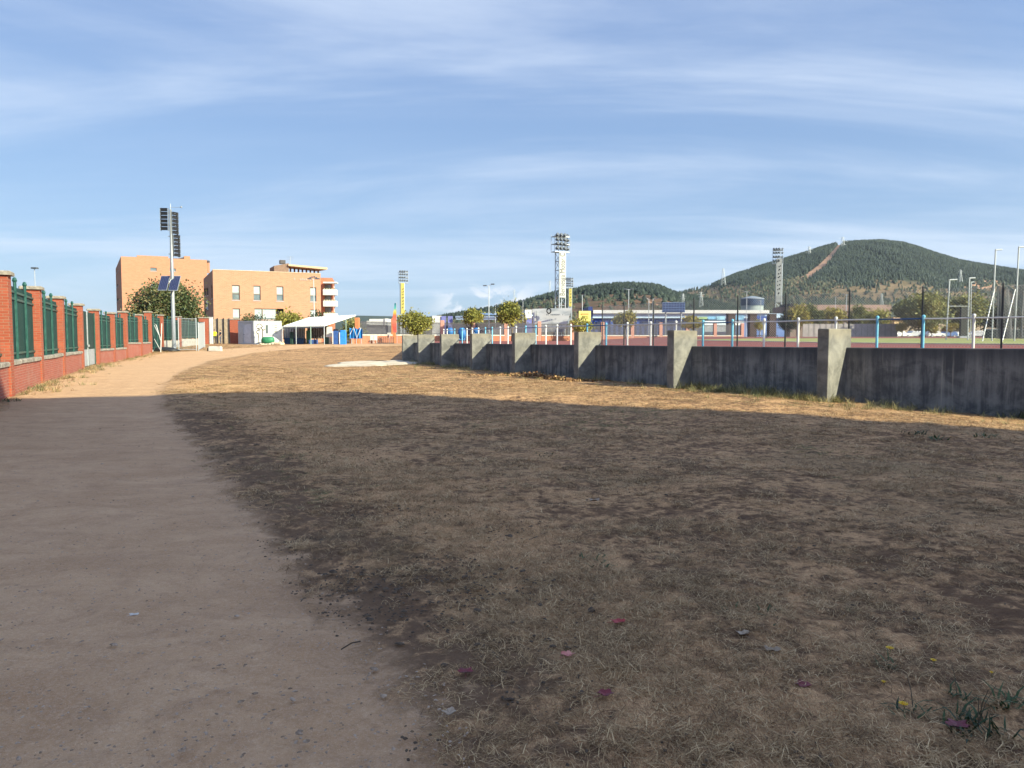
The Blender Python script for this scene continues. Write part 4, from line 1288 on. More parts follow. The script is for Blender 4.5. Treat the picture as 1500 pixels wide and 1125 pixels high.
    MB().hexa([(x, y, zt - .45 + (0 if i in (0, 3) else -.35)) for i, (x, y) in enumerate(q)], [(x, y, zt - .2 + (0.15 if i in (2, 3) else -.25 * (i == 1))) for i, (x, y) in enumerate(q)]).build('pergola_slab', M('roof_slab', (0.50, 0.36, 0.22), (0.42, 0.30, 0.2), 3, .8), th)
    mb = MB(); q = back(12, 6); mb.tube([(q[0], q[1], zt - .3), (q[0], q[1], zt + 1.3)], .03, 5)
    for dz in (.8, 1.05, 1.25): mb.tube([(q[0] - .5, q[1], zt + dz), (q[0] + .5, q[1] + .2, zt + dz)], .015, 4)
    mb.build('aerial', GREY, th)
    for s, r in ((5.6, .55), (6.9, .6)):
        q = back(s, 2.5); MB().lathe((q[0], q[1], zr), [(r, 0), (r, .42), (r * .85, .62), (r * .5, .74), (.05, .78)], 10).build('skylight', WHITE, th, True)

    # ---- taller orange block behind, on the left
    a0 = W(177, 375.5, 160); a1 = W(303, 380.5, 167.4)
    p0, p1 = (a0.x, a0.y), (a1.x, a1.y)
    e = np.array(p1) - np.array(p0); L = np.linalg.norm(e); e /= L; n = np.array([e[1], -e[0]]); z1 = a0.z
    pl = np.array(W(169.6, 393, 187.0))[:2]
    th = thing('orange_building', 'tall plain orange brick building with tiny windows behind the magnolia tree', 'building', (p0[0], p0[1], z0))
    def H(u0, v0, u1, v1):
        s0, za = on_plane(u0, v1, p0, p1); s1, zb = on_plane(u1, v0, p0, p1); return (s0, s1, za, zb)
    hs = [H(220, 392.3, 229.5, 396.6), H(248.5, 393.3, 257.5, 397.3), H(221, 416, 230, 420.5)]
    mb = MB(); P, _, _ = wall_holes(mb, p0, p1, z0, z1, hs)
    shell(p0, p1, 22, z0, z1, mb, skip_left=True, parapet=0.3)
    def HL(u0, v0, u1, v1):
        s0, za = on_plane(u0, v1, pl, p0); s1, zb = on_plane(u1, v0, pl, p0); return (min(s0, s1), max(s0, s1), min(za, zb), max(za, zb))
    lw = [HL(170.8, v, 173.2, v + 7) for v in (394, 415, 436)]
    PL_, _, _ = wall_holes(mb, pl, p0, z0, z1, lw)
    mb.build('wall', TAN2, th)
    for h in hs: window(th, P, h, split=0, dark=False)
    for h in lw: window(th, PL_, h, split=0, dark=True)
    def back(s, d): return np.array(p0) + e * s - n * d
    q = [back(3.0, .5), back(9.0, .5), back(9.0, 4), back(3.0, 4)]
    MB().hexa([(x, y, z1 - .3) for x, y in q], [(x, y, z1 + .42) for x, y in q]).build('roof_house', TAN2, th)
    mb = MB()
    q = [back(9.2, 1.2), back(11, 1.2), back(11, 2.2), back(9.2, 2.2)]
    mb.hexa([(x, y, z1 - .3) for x, y in q], [(x, y, z1 + .2) for x, y in q])
    mb.tube([(*back(10.9, 1.5), z1 + .05), (*back(12, 1.5), z1 + .35), (*back(12.6, 1.5), z1 + .7)], .2, 6)
    mb.build('vent_duct', M('vent_dark', (0.08, 0.07, 0.07), rough=.7), th)
    q = [back(12.1, 1.2), back(13.3, 1.2), back(13.3, 2.1), back(12.1, 2.1)]
    ch = MB().hexa([(x, y, z1 - .3) for x, y in q], [(x, y, z1 + .75) for x, y in q]).build('chimney', TAN2, th)
    cs = W(300, 384, 168.5); q = [(cs.x - .5, 169.2), (cs.x + .4, 169.4), (cs.x + .4, 170.2), (cs.x - .5, 170.0)]
    MB().hexa([(x, y, z1 - 2.6) for x, y in q], [(x, y, cs.z + .0) for x, y in q]).build('chimney', TAN2, th)
    MB().box((cs.x - .05, 169.7, cs.z + .24), (1.0, 1.0, .42), .1).build('chimney_cap', M('vent_dark', (0.08, 0.07, 0.07), rough=.7), th)

    # ---- block with white balconies at the right of the tan one
    a0 = W(463, 406.8, 131); a1 = W(487, 407.5, 131.5)
    th = thing('balcony_building', 'red brick flats with curved white balconies at the right end of the tan building', 'building', (a0.x, a0.y, z0))
    mb = MB(); p0, p1 = (a0.x, a0.y), (a1.x, a1.y); z1 = a0.z
    P, e, n = wall_holes(mb, p0, p1, z0, z1, [(1.35, 2.45, W(480, v1, 131).z, W(480, v0, 131).z) for v0, v1 in ((416.5, 424.5), (432.8, 441), (449.5, 458))], reveal=.35)
    shell(p0, p1, 9, z0, z1, mb)
    mb.build('wall', brick('red_flats_brick', (0.47, 0.16, 0.085), (0.40, 0.12, 0.06), (0.4, 0.25, 0.18), bw=.5, bh=.16), th)
    for v0, v1 in ((416.5, 424.5), (432.8, 441), (449.5, 458)):
        h = (1.35, 2.45, W(480, v1, 131).z, W(480, v0, 131).z); window(th, P, h, reveal=.35, split=0)
    bx0, bx1 = W(472.5, 400, 130).x, W(492.5, 400, 130).x
    for k, (va, vb) in enumerate(((424, 432.3), (440.6, 449), (459, 466))):
        za, zb = W(480, vb, 130).z, W(480, va, 130).z
        o = MB().bevbox(((bx0 + bx1) / 2, 130.4, (za + zb) / 2), (bx1 - bx0, 1.5, zb - za), 0.1, 0.06).build('balcony', WHITE, th)
        pm = MB()
        for j in range(5): pm.box((bx0 + .3 + j * .42, 129.9, zb + .10), (.22, .18, .2), 0)
        pm.build('flower_pot', M('pot_plants', (0.20, 0.22, 0.12), (0.4, 0.35, 0.28), 8, .9), o)
        MB().box((bx1 - .5, 130.5, zb + .55), (.1, .1, 1.1)).build('post', WHITE, o)
    zt = W(480, 413, 130).z
    MB().box(((bx0 + bx1) / 2 + .1, 130.4, zt - .12), (bx1 - bx0, 1.7, .24), .1).build('canopy_slab', WHITE, th)
build_blocks()

def build_shade_block():
    """unseen block guessed beyond the right edge, shaped to lay its shade on the foreground"""
    tip = np.array([-4.9, 22.2]); s = np.array([SUN_H.x, SUN_H.y]); t = 41.0
    h = t * math.tan(SUN_EL)
    c = tip + s * t
    d = np.array([-0.957, -0.29]); d /= np.linalg.norm(d)
    B = c + d * 11.5
    Cc = B + np.array([s[1], -s[0]]) * 17  # footprint bent away so more open sky reaches the shaded ground
    Dd = Cc + s * 13; E = c + s * 13
    th = thing('unseen_shade_block', 'tall pale apartment block beyond the right edge, its shade lies on the field', 'building', (c[0], c[1], 0))  # unseen caster, inferred from its shadow alone
    pale = M('pale_block_render', (0.66, 0.60, 0.52), (0.58, 0.53, 0.46), .6, .9)  # walls kept pale to bounce light into the shade
    mw = MB().box((0, 0, .8), (1.5, .06, 1.6)).mesh('window', WGLASS)
    nf = 7
    mb = MB(); wins = []
    for a, b in ((B, c), (Cc, B)):
        L = np.linalg.norm(b - a); n_ = int(L // 3.4)
        holes = []
        for k in range(nf):
            z0 = 1.2 + k * (h - 1.5) / nf
            for j in range(n_):
                s0 = (L - n_ * 3.4) / 2 + .95 + j * 3.4; holes.append((s0, s0 + 1.5, z0, z0 + 1.6))
        P, e, nn = wall_holes(mb, a, b, -1, h, holes)
        for hh in holes: wins.append((P((hh[0] + hh[1]) / 2, hh[2], .2), math.atan2(e[1], e[0])))
    for a, b in ((Dd, Cc), (E, Dd), (c, E)): mb.quad((*a, -1), (*b, -1), (*b, h), (*a, h))
    mb.quad((*B, h), (*c, h), (*E, h), (*Dd, h), (*Cc, h))
    mb.build('wall', pale, th)
    for p, an in wins: link('window', mw, th, (p[0] - c[0], p[1] - c[1], p[2]), an)
build_shade_block()

# ================================================================== THINGS
YEL = M('yellow_board', (0.40, 0.33, 0.07), (0.33, 0.27, 0.06), 2, 0.5)
WBOARD = M('white_board', (0.42, 0.41, 0.38), (0.35, 0.34, 0.315), 1, 0.5)
INK = M('black_ink', (0.015, 0.015, 0.018), rough=0.5)

def text_on(parent, txt, origin, right, up, size, mat, name='lettering', align='LEFT', squeeze=1.0):
    cu = bpy.data.curves.new(name, 'FONT'); cu.body = txt; cu.size = size; cu.extrude = 0.004; cu.align_x = align; cu.align_y = 'CENTER'
    cu.materials.append(mat)
    cu.space_character = 1.02; cu.offset = 0.0
    tmp = bpy.data.objects.new('tmp_text', cu); COL.objects.link(tmp)
    bpy.context.view_layer.update()
    me = bpy.data.meshes.new_from_object(tmp.evaluated_get(bpy.context.evaluated_depsgraph_get())); me.name = name
    bpy.data.objects.remove(tmp)
    o = bpy.data.objects.new(name, me); COL.objects.link(o)
    r = Vector(right).normalized(); u = Vector(up).normalized(); n = r.cross(u)
    m = Matrix.Identity(4)
    for i in range(3):
        m[i][0] = r[i] * squeeze; m[i][1] = u[i]; m[i][2] = n[i]; m[i][3] = origin[i]
    q = parent
    org = Vector((0, 0, 0))
    while q is not None: org = org + q.location; q = q.parent
    m.translation = Vector(origin) - org
    o.parent = parent; o.matrix_local = m
    return o

def flood_tower(label, um, D, vtop, vhead, vboard0, vboard1, width_px, yaw, bmat, txt, head_px, tilt=0, text_col=INK, rows=4, cols=4, head_shift=0.0):
    """lattice mast with an advertising board on one face and a rack of floodlights"""
    top = W(um, vtop, D); hb = W(um, vhead, D); wd = width_px * D / F
    zb = 1.0
    th = thing('floodlight_tower', label, 'floodlight tower', (top.x, D, zb))
    hw = wd / 2 / (abs(math.cos(yaw)) + abs(math.sin(yaw)))
    co, si = math.cos(yaw), math.sin(yaw)
    def C(x, y, z): return (top.x + x * co - y * si, D + x * si + y * co, z)
    mb = MB()
    zt = hb.z
    for sx in (-1, 1):
        for sy in (-1, 1):
            mb.tube([C(sx * hw, sy * hw, zb - .5), C(sx * hw, sy * hw, zt)], 0.16, 5)
    nseg = max(6, int((zt - zb) / (hw * 2.2)))
    for k in range(nseg):
        z0 = zb + (zt - zb) * k / nseg; z1 = zb + (zt - zb) * (k + 1) / nseg
        cs = [(-hw, -hw), (hw, -hw), (hw, hw), (-hw, hw)]
        for j in range(4):
            a, b = cs[j], cs[(j + 1) % 4]
            mb.tube([C(*a, z1), C(*b, z1)], 0.09, 4)
            if k % 2 == 0: mb.tube([C(*a, z0), C(*b, z1)], 0.085, 4)
            else: mb.tube([C(*b, z0), C(*a, z1)], 0.085, 4)
    mb.build('lattice_mast', STEEL, th)
    # board on the right-hand face (local -y face after yaw is the one turned to the field)
    zb0, zb1 = W(um, vboard1, D).z, W(um, vboard0, D).z
    q = [C(-hw * .92, -hw - .20, 0), C(hw * .92, -hw - .20, 0), C(hw * .92, -hw - .13, 0), C(-hw * .92, -hw - .13, 0)]
    bd = MB().hexa([(x, y, zb0) for x, y, _ in q], [(x, y, zb1) for x, y, _ in q]).build('advert_board', bmat, th)
    r = (co, si, 0)
    if txt:
        o = text_on(bd, txt, Vector(C(0, -hw - .215, zb0 + .5)), (0, 0, 1), (-co, -si, 0), hw * 2.3, text_col)
        bpy.context.view_layer.update()
        ln = o.dimensions.x
        if ln > 0: 
            sc = (zb1 - zb0 - 1.0) / ln
            m = o.matrix_local.copy()
            for i in range(3): m[i][0] *= sc
            o.matrix_local = m
    else:
        # a column of dark letters that cannot be read at this distance: short upright strokes
        mb = MB(); z = zb0 + (zb1 - zb0) * .18
        while z < zb0 + (zb1 - zb0) * .82:
            hgt = random.uniform(.8, 1.2)
            for k in range(2):
                x0 = random.uniform(-.55, -.1) * hw + k * hw * .45; w_ = random.uniform(.25, .5) * hw
                q = [C(x0, -hw - .215, 0), C(x0 + w_, -hw - .215, 0), C(x0 + w_, -hw - .204, 0), C(x0, -hw - .204, 0)]
                mb.hexa([(x, y, z + k * .3) for x, y, _ in q], [(x, y, z + k * .3 + hgt * .5) for x, y, _ in q])
            z += hgt * 1.5
        mb.build('lettering', text_col, bd)
    # head: decks, rails and floodlights
    ht = top.z - zt; hww = head_px * D / F / 2
    hs = head_shift * hww
    mb = MB()
    for k in range(rows // 2 + 1):
        z = zt + ht * .95 * k / (rows / 2 + .3)
        q = [C(-hww + hs, -hw * 1.0, 0), C(hww + hs, -hw * 1.0, 0), C(hww + hs, hw * 1.0, 0), C(-hww + hs, hw * 1.0, 0)]
        mb.hexa([(x, y, z) for x, y, _ in q], [(x, y, z + .25) for x, y, _ in q])
    for k in range(cols + 1):
        x = -hww + hs + 2 * hww * k / cols
        for yy in (-hw, hw):
            mb.tube([C(x, yy, zt), C(x, yy, top.z - .3)], .07, 4)
    for k in range(rows):
        z = zt + ht * (k + .9) / (rows + .2)
        mb.tube([C(-hww + hs, -hw, z), C(hww + hs, -hw, z)], .06, 4); mb.tube([C(hww + hs, -hw, z), C(hww + hs, hw, z)], .06, 4)
    mb.build('lamp_deck', STEEL, th)
    # one floodlight mesh, shared: a round can with a glass face, aimed down to the pitch
    can = MB(); R = 2 * hww / cols * .42
    rings = []
    for rr, yy in ((R * .45, .55), (R * .8, .35), (R, -.1), (R, -.35)):
        rings.append([(rr * math.cos(2 * math.pi * j / 9), yy * R * 2, rr * math.sin(2 * math.pi * j / 9)) for j in range(9)])
    can.loft(rings)
    cm = can.mesh('floodlight', [M('lamp_can', (0.15, 0.16, 0.175), (0.10, 0.11, 0.12), 3, .4, metal=.4)])
    for k in range(rows):
        for j in range(cols):
            side = j == cols - 1 and cols > 2
            x = -hww + hs + 2 * hww * (j + .5) / cols; z = zt + ht * (k + .85) / (rows + .2)
            p = C(x, -hw - .35, z) if not side else C(x + .45 * hww / cols, -hw * .2, z)
            o = link('floodlight', cm, th, (p[0] - top.x, p[1] - D, p[2] - zb))
            o.rotation_euler = (math.radians(-28), 0, yaw + (tilt if not side else tilt + 1.1))
    return th

def build_towers():
    flood_tower('tallest floodlight tower with white lettered board, behind the white poster', 821, 250, 343, 370, 369.5, 436, 14.5, 0.5, WBOARD, 'Bernesga Motor C', 25, tilt=.2)
    flood_tower('floodlight tower with yellow board standing left of the trees', 589, 400, 396, 415, 415, 460, 6.8, 0.30, YEL, None, 13, tilt=.5, head_shift=.25)
    flood_tower('far small floodlight tower with yellow board, right behind the tallest tower', 835, 430, 407, 422, 423, 449, 5.2, 0.15, YEL, None, 13, tilt=-.3, head_shift=-.35)
    flood_tower('slim floodlight tower with pale lettered board in front of the hill', 1142, 300, 363, 387, 379, 443, 10.5, -0.35, WBOARD, None, 14, tilt=-.8, head_shift=-.3)
build_towers()

# ------------------------------------------------------------------ solar powered siren pole
def build_siren():
    b = G(255, 512); D = b.y
    galv = M('pole_galvanised', (0.27, 0.28, 0.285), (0.21, 0.22, 0.23), 3, .45, metal=.35)
    th = thing('siren_pole', 'tall galvanised pole with two solar panels and black horn arrays', 'siren pole', tuple(b))
    x, y, z0 = b
    zt = W(246, 307, D).z
    MB().lathe((x, y, z0 - .2), [(.20, 0), (.20, .5), (.185, .5), (.165, (zt - z0) * .5), (.10, zt - z0 + .2)], 12).build('pole', galv, th, True)
    MB().box((x, y, z0 + .03), (.6, .6, .06), .3).build('base_plate', galv, th)
    horn = M('horn_black', (0.012, 0.012, 0.014), rough=.55)
    hbody = M('horn_grey', (0.16, 0.17, 0.185), (0.11, 0.12, 0.13), 4, .5)
    def array(cx, cy, zlo, zhi, yaw, n, wd, name):
        co, si = math.cos(yaw), math.sin(yaw)
        def C(lx, ly, z): return (cx + lx * co - ly * si, cy + lx * si + ly * co, z)
        h = (zhi - zlo) / n
        col = MB()
        for s in (-1, 1):
            q = [C(s * wd * .52 - .02, -.06, 0), C(s * wd * .52 + .02, -.06, 0), C(s * wd * .52 + .02, .10, 0), C(s * wd * .52 - .02, .10, 0)]
            col.hexa([(a, c, zlo) for a, c, _ in q], [(a, c, zhi) for a, c, _ in q])
        ar = col.build(name, hbody, th)
        for k in range(n):
            z = zlo + (k + .5) * h
            # flared rectangular horn: rim at the mouth, throat behind, driver at the back
            def rect(lx, hz, ly): return [C(-lx, ly, z - hz), C(lx, ly, z - hz), C(lx, ly, z + hz), C(-lx, ly, z + hz)]
            m = MB()
            m.loft([rect(wd * .5, h * .44, -.20), rect(wd * .44, h * .38, -.05), rect(wd * .18, h * .16, .28), rect(wd * .13, h * .13, .42)], 0, caps=False)
            m.quad(*rect(wd * .18, h * .16, .10), mi=1)
            m.quad(*rect(wd * .47, h * .41, -.12), mi=1)
            m.build('horn', [hbody, horn], ar)
        return ar
    def zz(v): return W(246, v, D).z
    pxm = D / F
    xl = W(245.3, 400, D).x; xr = W(255.6, 400, D).x; xr2 = W(257.4, 400, D).x
    array(xl, y - .32, zz(338.7), zz(305.7), 0.06, 6, 10.3 * pxm, 'horn_array')
    array(xr, y + .25, zz(343), zz(310), 1.15, 6, 10.0 * pxm, 'horn_array')
    array(xr2, y + .25, zz(376), zz(343.5), 1.15, 6, 10.0 * pxm, 'horn_array')
    mb = MB()
    for v in (312, 330, 346, 372): mb.tube([(x - .3, y, zz(v)), (x + .35, y + .2, zz(v))], .04, 5)
    mb.build('bracket', galv, th)
    mb = MB(); mb.tube([(x, y, zt - .2), (x, y, zt + .55)], .03, 5); mb.tube([(x, y, zt + .2), (x + 1.0, y, zt + .22)], .02, 5); mb.lathe((x + 1.0, y, zt + .14), [(.02, 0), (.09, .05), (.09, .14), (.03, .18)], 6)
    mb.build('wind_sensor', GREY, th)
    # two solar panels tipped forward and to the left
    sun_m = bpy.data.materials.new('solar_cells'); sun_m.use_nodes = True
    w = NT(sun_m.node_tree); bs = w.n['Principled BSDF']
    uv = w.add('ShaderNodeUVMap').outputs[0]
    br = w.add('ShaderNodeTexBrick'); w.l.new(uv, br.inputs[0]); br.offset = 0
    br.inputs['Scale'].default_value = 1; br.inputs['Brick Width'].default_value = .16; br.inputs['Row Height'].default_value = .16; br.inputs['Mortar Size'].default_value = .006
    br.inputs['Color1'].default_value = (0.012, 0.016, 0.05, 1); br.inputs['Color2'].default_value = (0.015, 0.02, 0.065, 1); br.inputs['Mortar'].default_value = (0.11, 0.12, 0.17, 1)
    w.l.new(br.outputs[0], bs.inputs['Base Color']); bs.inputs['Roughness'].default_value = .18; bs.inputs['Specular IOR Level'].default_value = .5
    def pt(u, v, dd): return W(u, v, D + dd)
    for us in (((236.2, 404), (249.2, 404), (244.0, 425.2), (230.8, 425.2)), ((251.4, 404), (264.9, 404), (259.7, 425.5), (246.2, 425.4))):
        TL, TR, BR, BL = pt(*us[0], .15), pt(*us[1], .15), pt(*us[2], -1.0), pt(*us[3], -1.0)
        nrm = (TR - TL).cross(BL - TL).normalized()
        if nrm.y > 0: nrm = -nrm
        bk = [p - nrm * .05 for p in (BL, BR, TR, TL)]; fr = [p for p in (BL, BR, TR, TL)]
        i = MB(); i.hexa(bk, fr); pan = i.build('solar_panel', STEEL, th)
        c = (TL + TR + BL + BR) / 4
        ins = [c + (p - c) * .95 + nrm * .006 for p in (BL, BR, TR, TL)]
        m = MB(); m.quad(*ins); me = m.mesh('cells', sun_m, th.location)
        L1 = (BR - BL).length; L2 = (TL - BL).length
        for li, cuv in enumerate(((0, 0), (L1, 0), (L1, L2), (0, L2))): me.uv_layers[0].data[li].uv = cuv
        link('cells', me, pan)
    mb = MB(); q = pt(247.5, 414, -.4)
    mb.tube([(x, y, q.z + .5), tuple(q)], .05, 5); mb.tube([(x, y, q.z - .3), tuple(q)], .05, 5)
    mb.build('panel_arm', galv, th)
build_siren()

# ------------------------------------------------------------------ people by the gate
def person(name, label, base, pose, shirt, trousers, hair, facing=0.0, h=1.72):
    """one continuous skinned body, coloured by clothing, with hair as its child"""
    s = h / 1.72
    J = {'pel': (0, 0, .93), 'spine': (0, .01, 1.13), 'chest': (0, .01, 1.33), 'neck': (0, 0, 1.47), 'head0': (0, -.01, 1.55), 'head1': (0, -.02, 1.63), 'crown': (0, -.01, 1.70),
         'nose': (0, -.115, 1.60),
         'shL': (.18, 0, 1.40), 'elL': (.24, .02, 1.13), 'wrL': (.22, -.12, .93), 'haL': (.21, -.17, .86),
         'shR': (-.18, 0, 1.40), 'elR': (-.24, .02, 1.13), 'wrR': (-.22, -.10, .92), 'haR': (-.21, -.14, .85),
         'hiL': (.09, 0, .88), 'knL': (.10, -.02, .50), 'anL': (.10, .02, .10), 'toL': (.12, -.14, .04),
         'hiR': (-.09, 0, .88), 'knR': (-.10, -.03, .50), 'anR': (-.11, .05, .10), 'toR': (-.13, -.11, .04)}
    J.update(pose)
    Rd = {'pel': .13, 'spine': .125, 'chest': .145, 'neck': .058, 'head0': .075, 'head1': .092, 'crown': .055, 'nose': .014, 'sh': .065, 'el': .042, 'wr': .030, 'ha': .032, 'hi': .092, 'kn': .060, 'an': .042, 'to': .036}
    names = list(J); idx = {n: i for i, n in enumerate(names)}
    E = [('pel', 'spine'), ('spine', 'chest'), ('chest', 'neck'), ('neck', 'head0'), ('head0', 'head1'), ('head1', 'crown'), ('head1', 'nose')]
    for k in 'LR': E += [('chest', 'sh' + k), ('sh' + k, 'el' + k), ('el' + k, 'wr' + k), ('wr' + k, 'ha' + k), ('pel', 'hi' + k), ('hi' + k, 'kn' + k), ('kn' + k, 'an' + k), ('an' + k, 'to' + k)]
    V = [tuple(Vector(J[n]) * s) for n in names]; Ed = [(idx[a], idx[b]) for a, b in E]
    # short finger chains rooted in each palm
    for k, sg in (('L', 1), ('R', -1)):
        wv = Vector(J['ha' + k]); d = (wv - Vector(J['wr' + k])).normalized()
        for f, (off, ln) in enumerate(((-.028, .062), (-.010, .075), (.010, .070), (.028, .055))):
            b = wv + Vector((0, off, 0)) ; t1 = b + d * ln * .6; t2 = b + d * ln + Vector((-sg * .018, 0, 0))
            i0 = len(V); V += [tuple(t1 * s), tuple(t2 * s)]; names += ['fing', 'fing']; Ed += [(idx['ha' + k], i0), (i0, i0 + 1)]
        b = wv + Vector((0, -.045, .02)); i0 = len(V); V += [tuple(b * s)]; names += ['fing']; Ed += [(idx['ha' + k], i0)]
    me = bpy.data.meshes.new('tmp'); me.from_pydata(V, Ed, [])
    o = bpy.data.objects.new('tmp', me); COL.objects.link(o)
    sk = o.modifiers.new('skin', 'SKIN'); sk.use_smooth_shade = True
    for i, n in enumerate(names):
        r = .009 if n == 'fing' else Rd.get(n, Rd.get(n[:2], .05))
        q = me.skin_vertices[0].data[i]; q.radius = (r * s * (1.15 if n in ('chest', 'pel', 'spine') else 1), r * s * (.8 if n in ('chest', 'pel', 'spine') else 1)); q.use_root = n == 'pel'
    ss = o.modifiers.new('sub', 'SUBSURF'); ss.levels = 1; ss.render_levels = 1
    bpy.context.view_layer.update()
    dg = bpy.context.evaluated_depsgraph_get()
    nm = bpy.data.meshes.new_from_object(o.evaluated_get(dg))
    bpy.data.objects.remove(o)
    skin = M('skin', (0.50, 0.29, 0.20), rough=.6); shoe = M('shoe', (0.05, 0.05, 0.05), rough=.6)
    for m in (skin, shirt, trousers, shoe):
        nm.materials.append(m)
    hipz = J['pel'][2] * s
    for p in nm.polygons:
        c = p.center; z = c.z / s
        if z > 1.455: k = 0
        elif z < .085: k = 3
        elif abs(c.x) / s > .175 and z < 1.16 and z > .70: k = 0
        elif z < J['pel'][2] + .02: k = 2
        else: k = 1
        p.material_index = k; p.use_smooth = True
    nm.name = name
    ob = link(name, nm, None, base, facing)
    tag(ob, label, 'person')
    hr = MB()
    rings = []
    for zf, rr in ((1.60, .088), (1.64, .100), (1.69, .092), (1.725, .062), (1.74, .02)):
        rings.append([((rr) * s * math.cos(a), (rr * 1.1 * math.sin(a) + .012) * s, zf * s + (0.03 * s if math.sin(a) < -.5 and zf < 1.65 else 0)) for a in [2 * math.pi * j / 10 for j in range(10)]])
    hr.loft(rings).build('hair', hair, ob, True, loc=(0, 0, 0))
    eyes = MB()
    for sx in (-1, 1): eyes.lathe((sx * .034 * s, -.103 * s, 1.615 * s), [(.003, 0), (.009, .005), (.003, .012)], 6)
    eyes.build('eyes', M('eye_dark', (.02, .015, .01), rough=.3), ob, loc=(0, 0, 0))
    return ob

def build_people():
    hv = M('yellow_vest', (0.72, 0.62, 0.03), (0.60, 0.52, 0.02), 6, .7); nav = M('navy_cloth', (0.02, 0.025, 0.045), rough=.8); dk = M('dark_cloth', (0.03, 0.03, 0.035), rough=.8); lt = M('pale_cloth', (0.45, 0.44, 0.42), rough=.8)
    hair = M('dark_hair', (0.02, 0.014, 0.01), rough=.6)
    p = W(314.5, 500, 93.4); z = gz(p.x, 93.4)
    person('person', 'person in bright yellow vest and dark trousers bending slightly by the gateway', (p.x, 93.4, z), {'chest': (0, -.06, 1.32), 'neck': (0, -.13, 1.45), 'head0': (0, -.16, 1.52), 'head1': (0, -.20, 1.59), 'crown': (0, -.19, 1.67), 'nose': (0, -.30, 1.55), 'shL': (.18, -.07, 1.38), 'shR': (-.18, -.07, 1.38), 'elL': (.23, -.14, 1.12), 'wrL': (.15, -.34, .98), 'haL': (.13, -.41, .94)}, hv, dk, hair, 0.5)
    p = W(323, 500, 93.9); z = gz(p.x, 93.9)
    person('person', 'person in dark top and pale trousers standing beside the yellow vest', (p.x, 93.9, z), {'elR': (-.25, -.02, 1.13), 'wrR': (-.10, -.24, 1.05), 'haR': (-.03, -.28, 1.04)}, nav, lt, hair, -0.9, 1.68)
build_people()

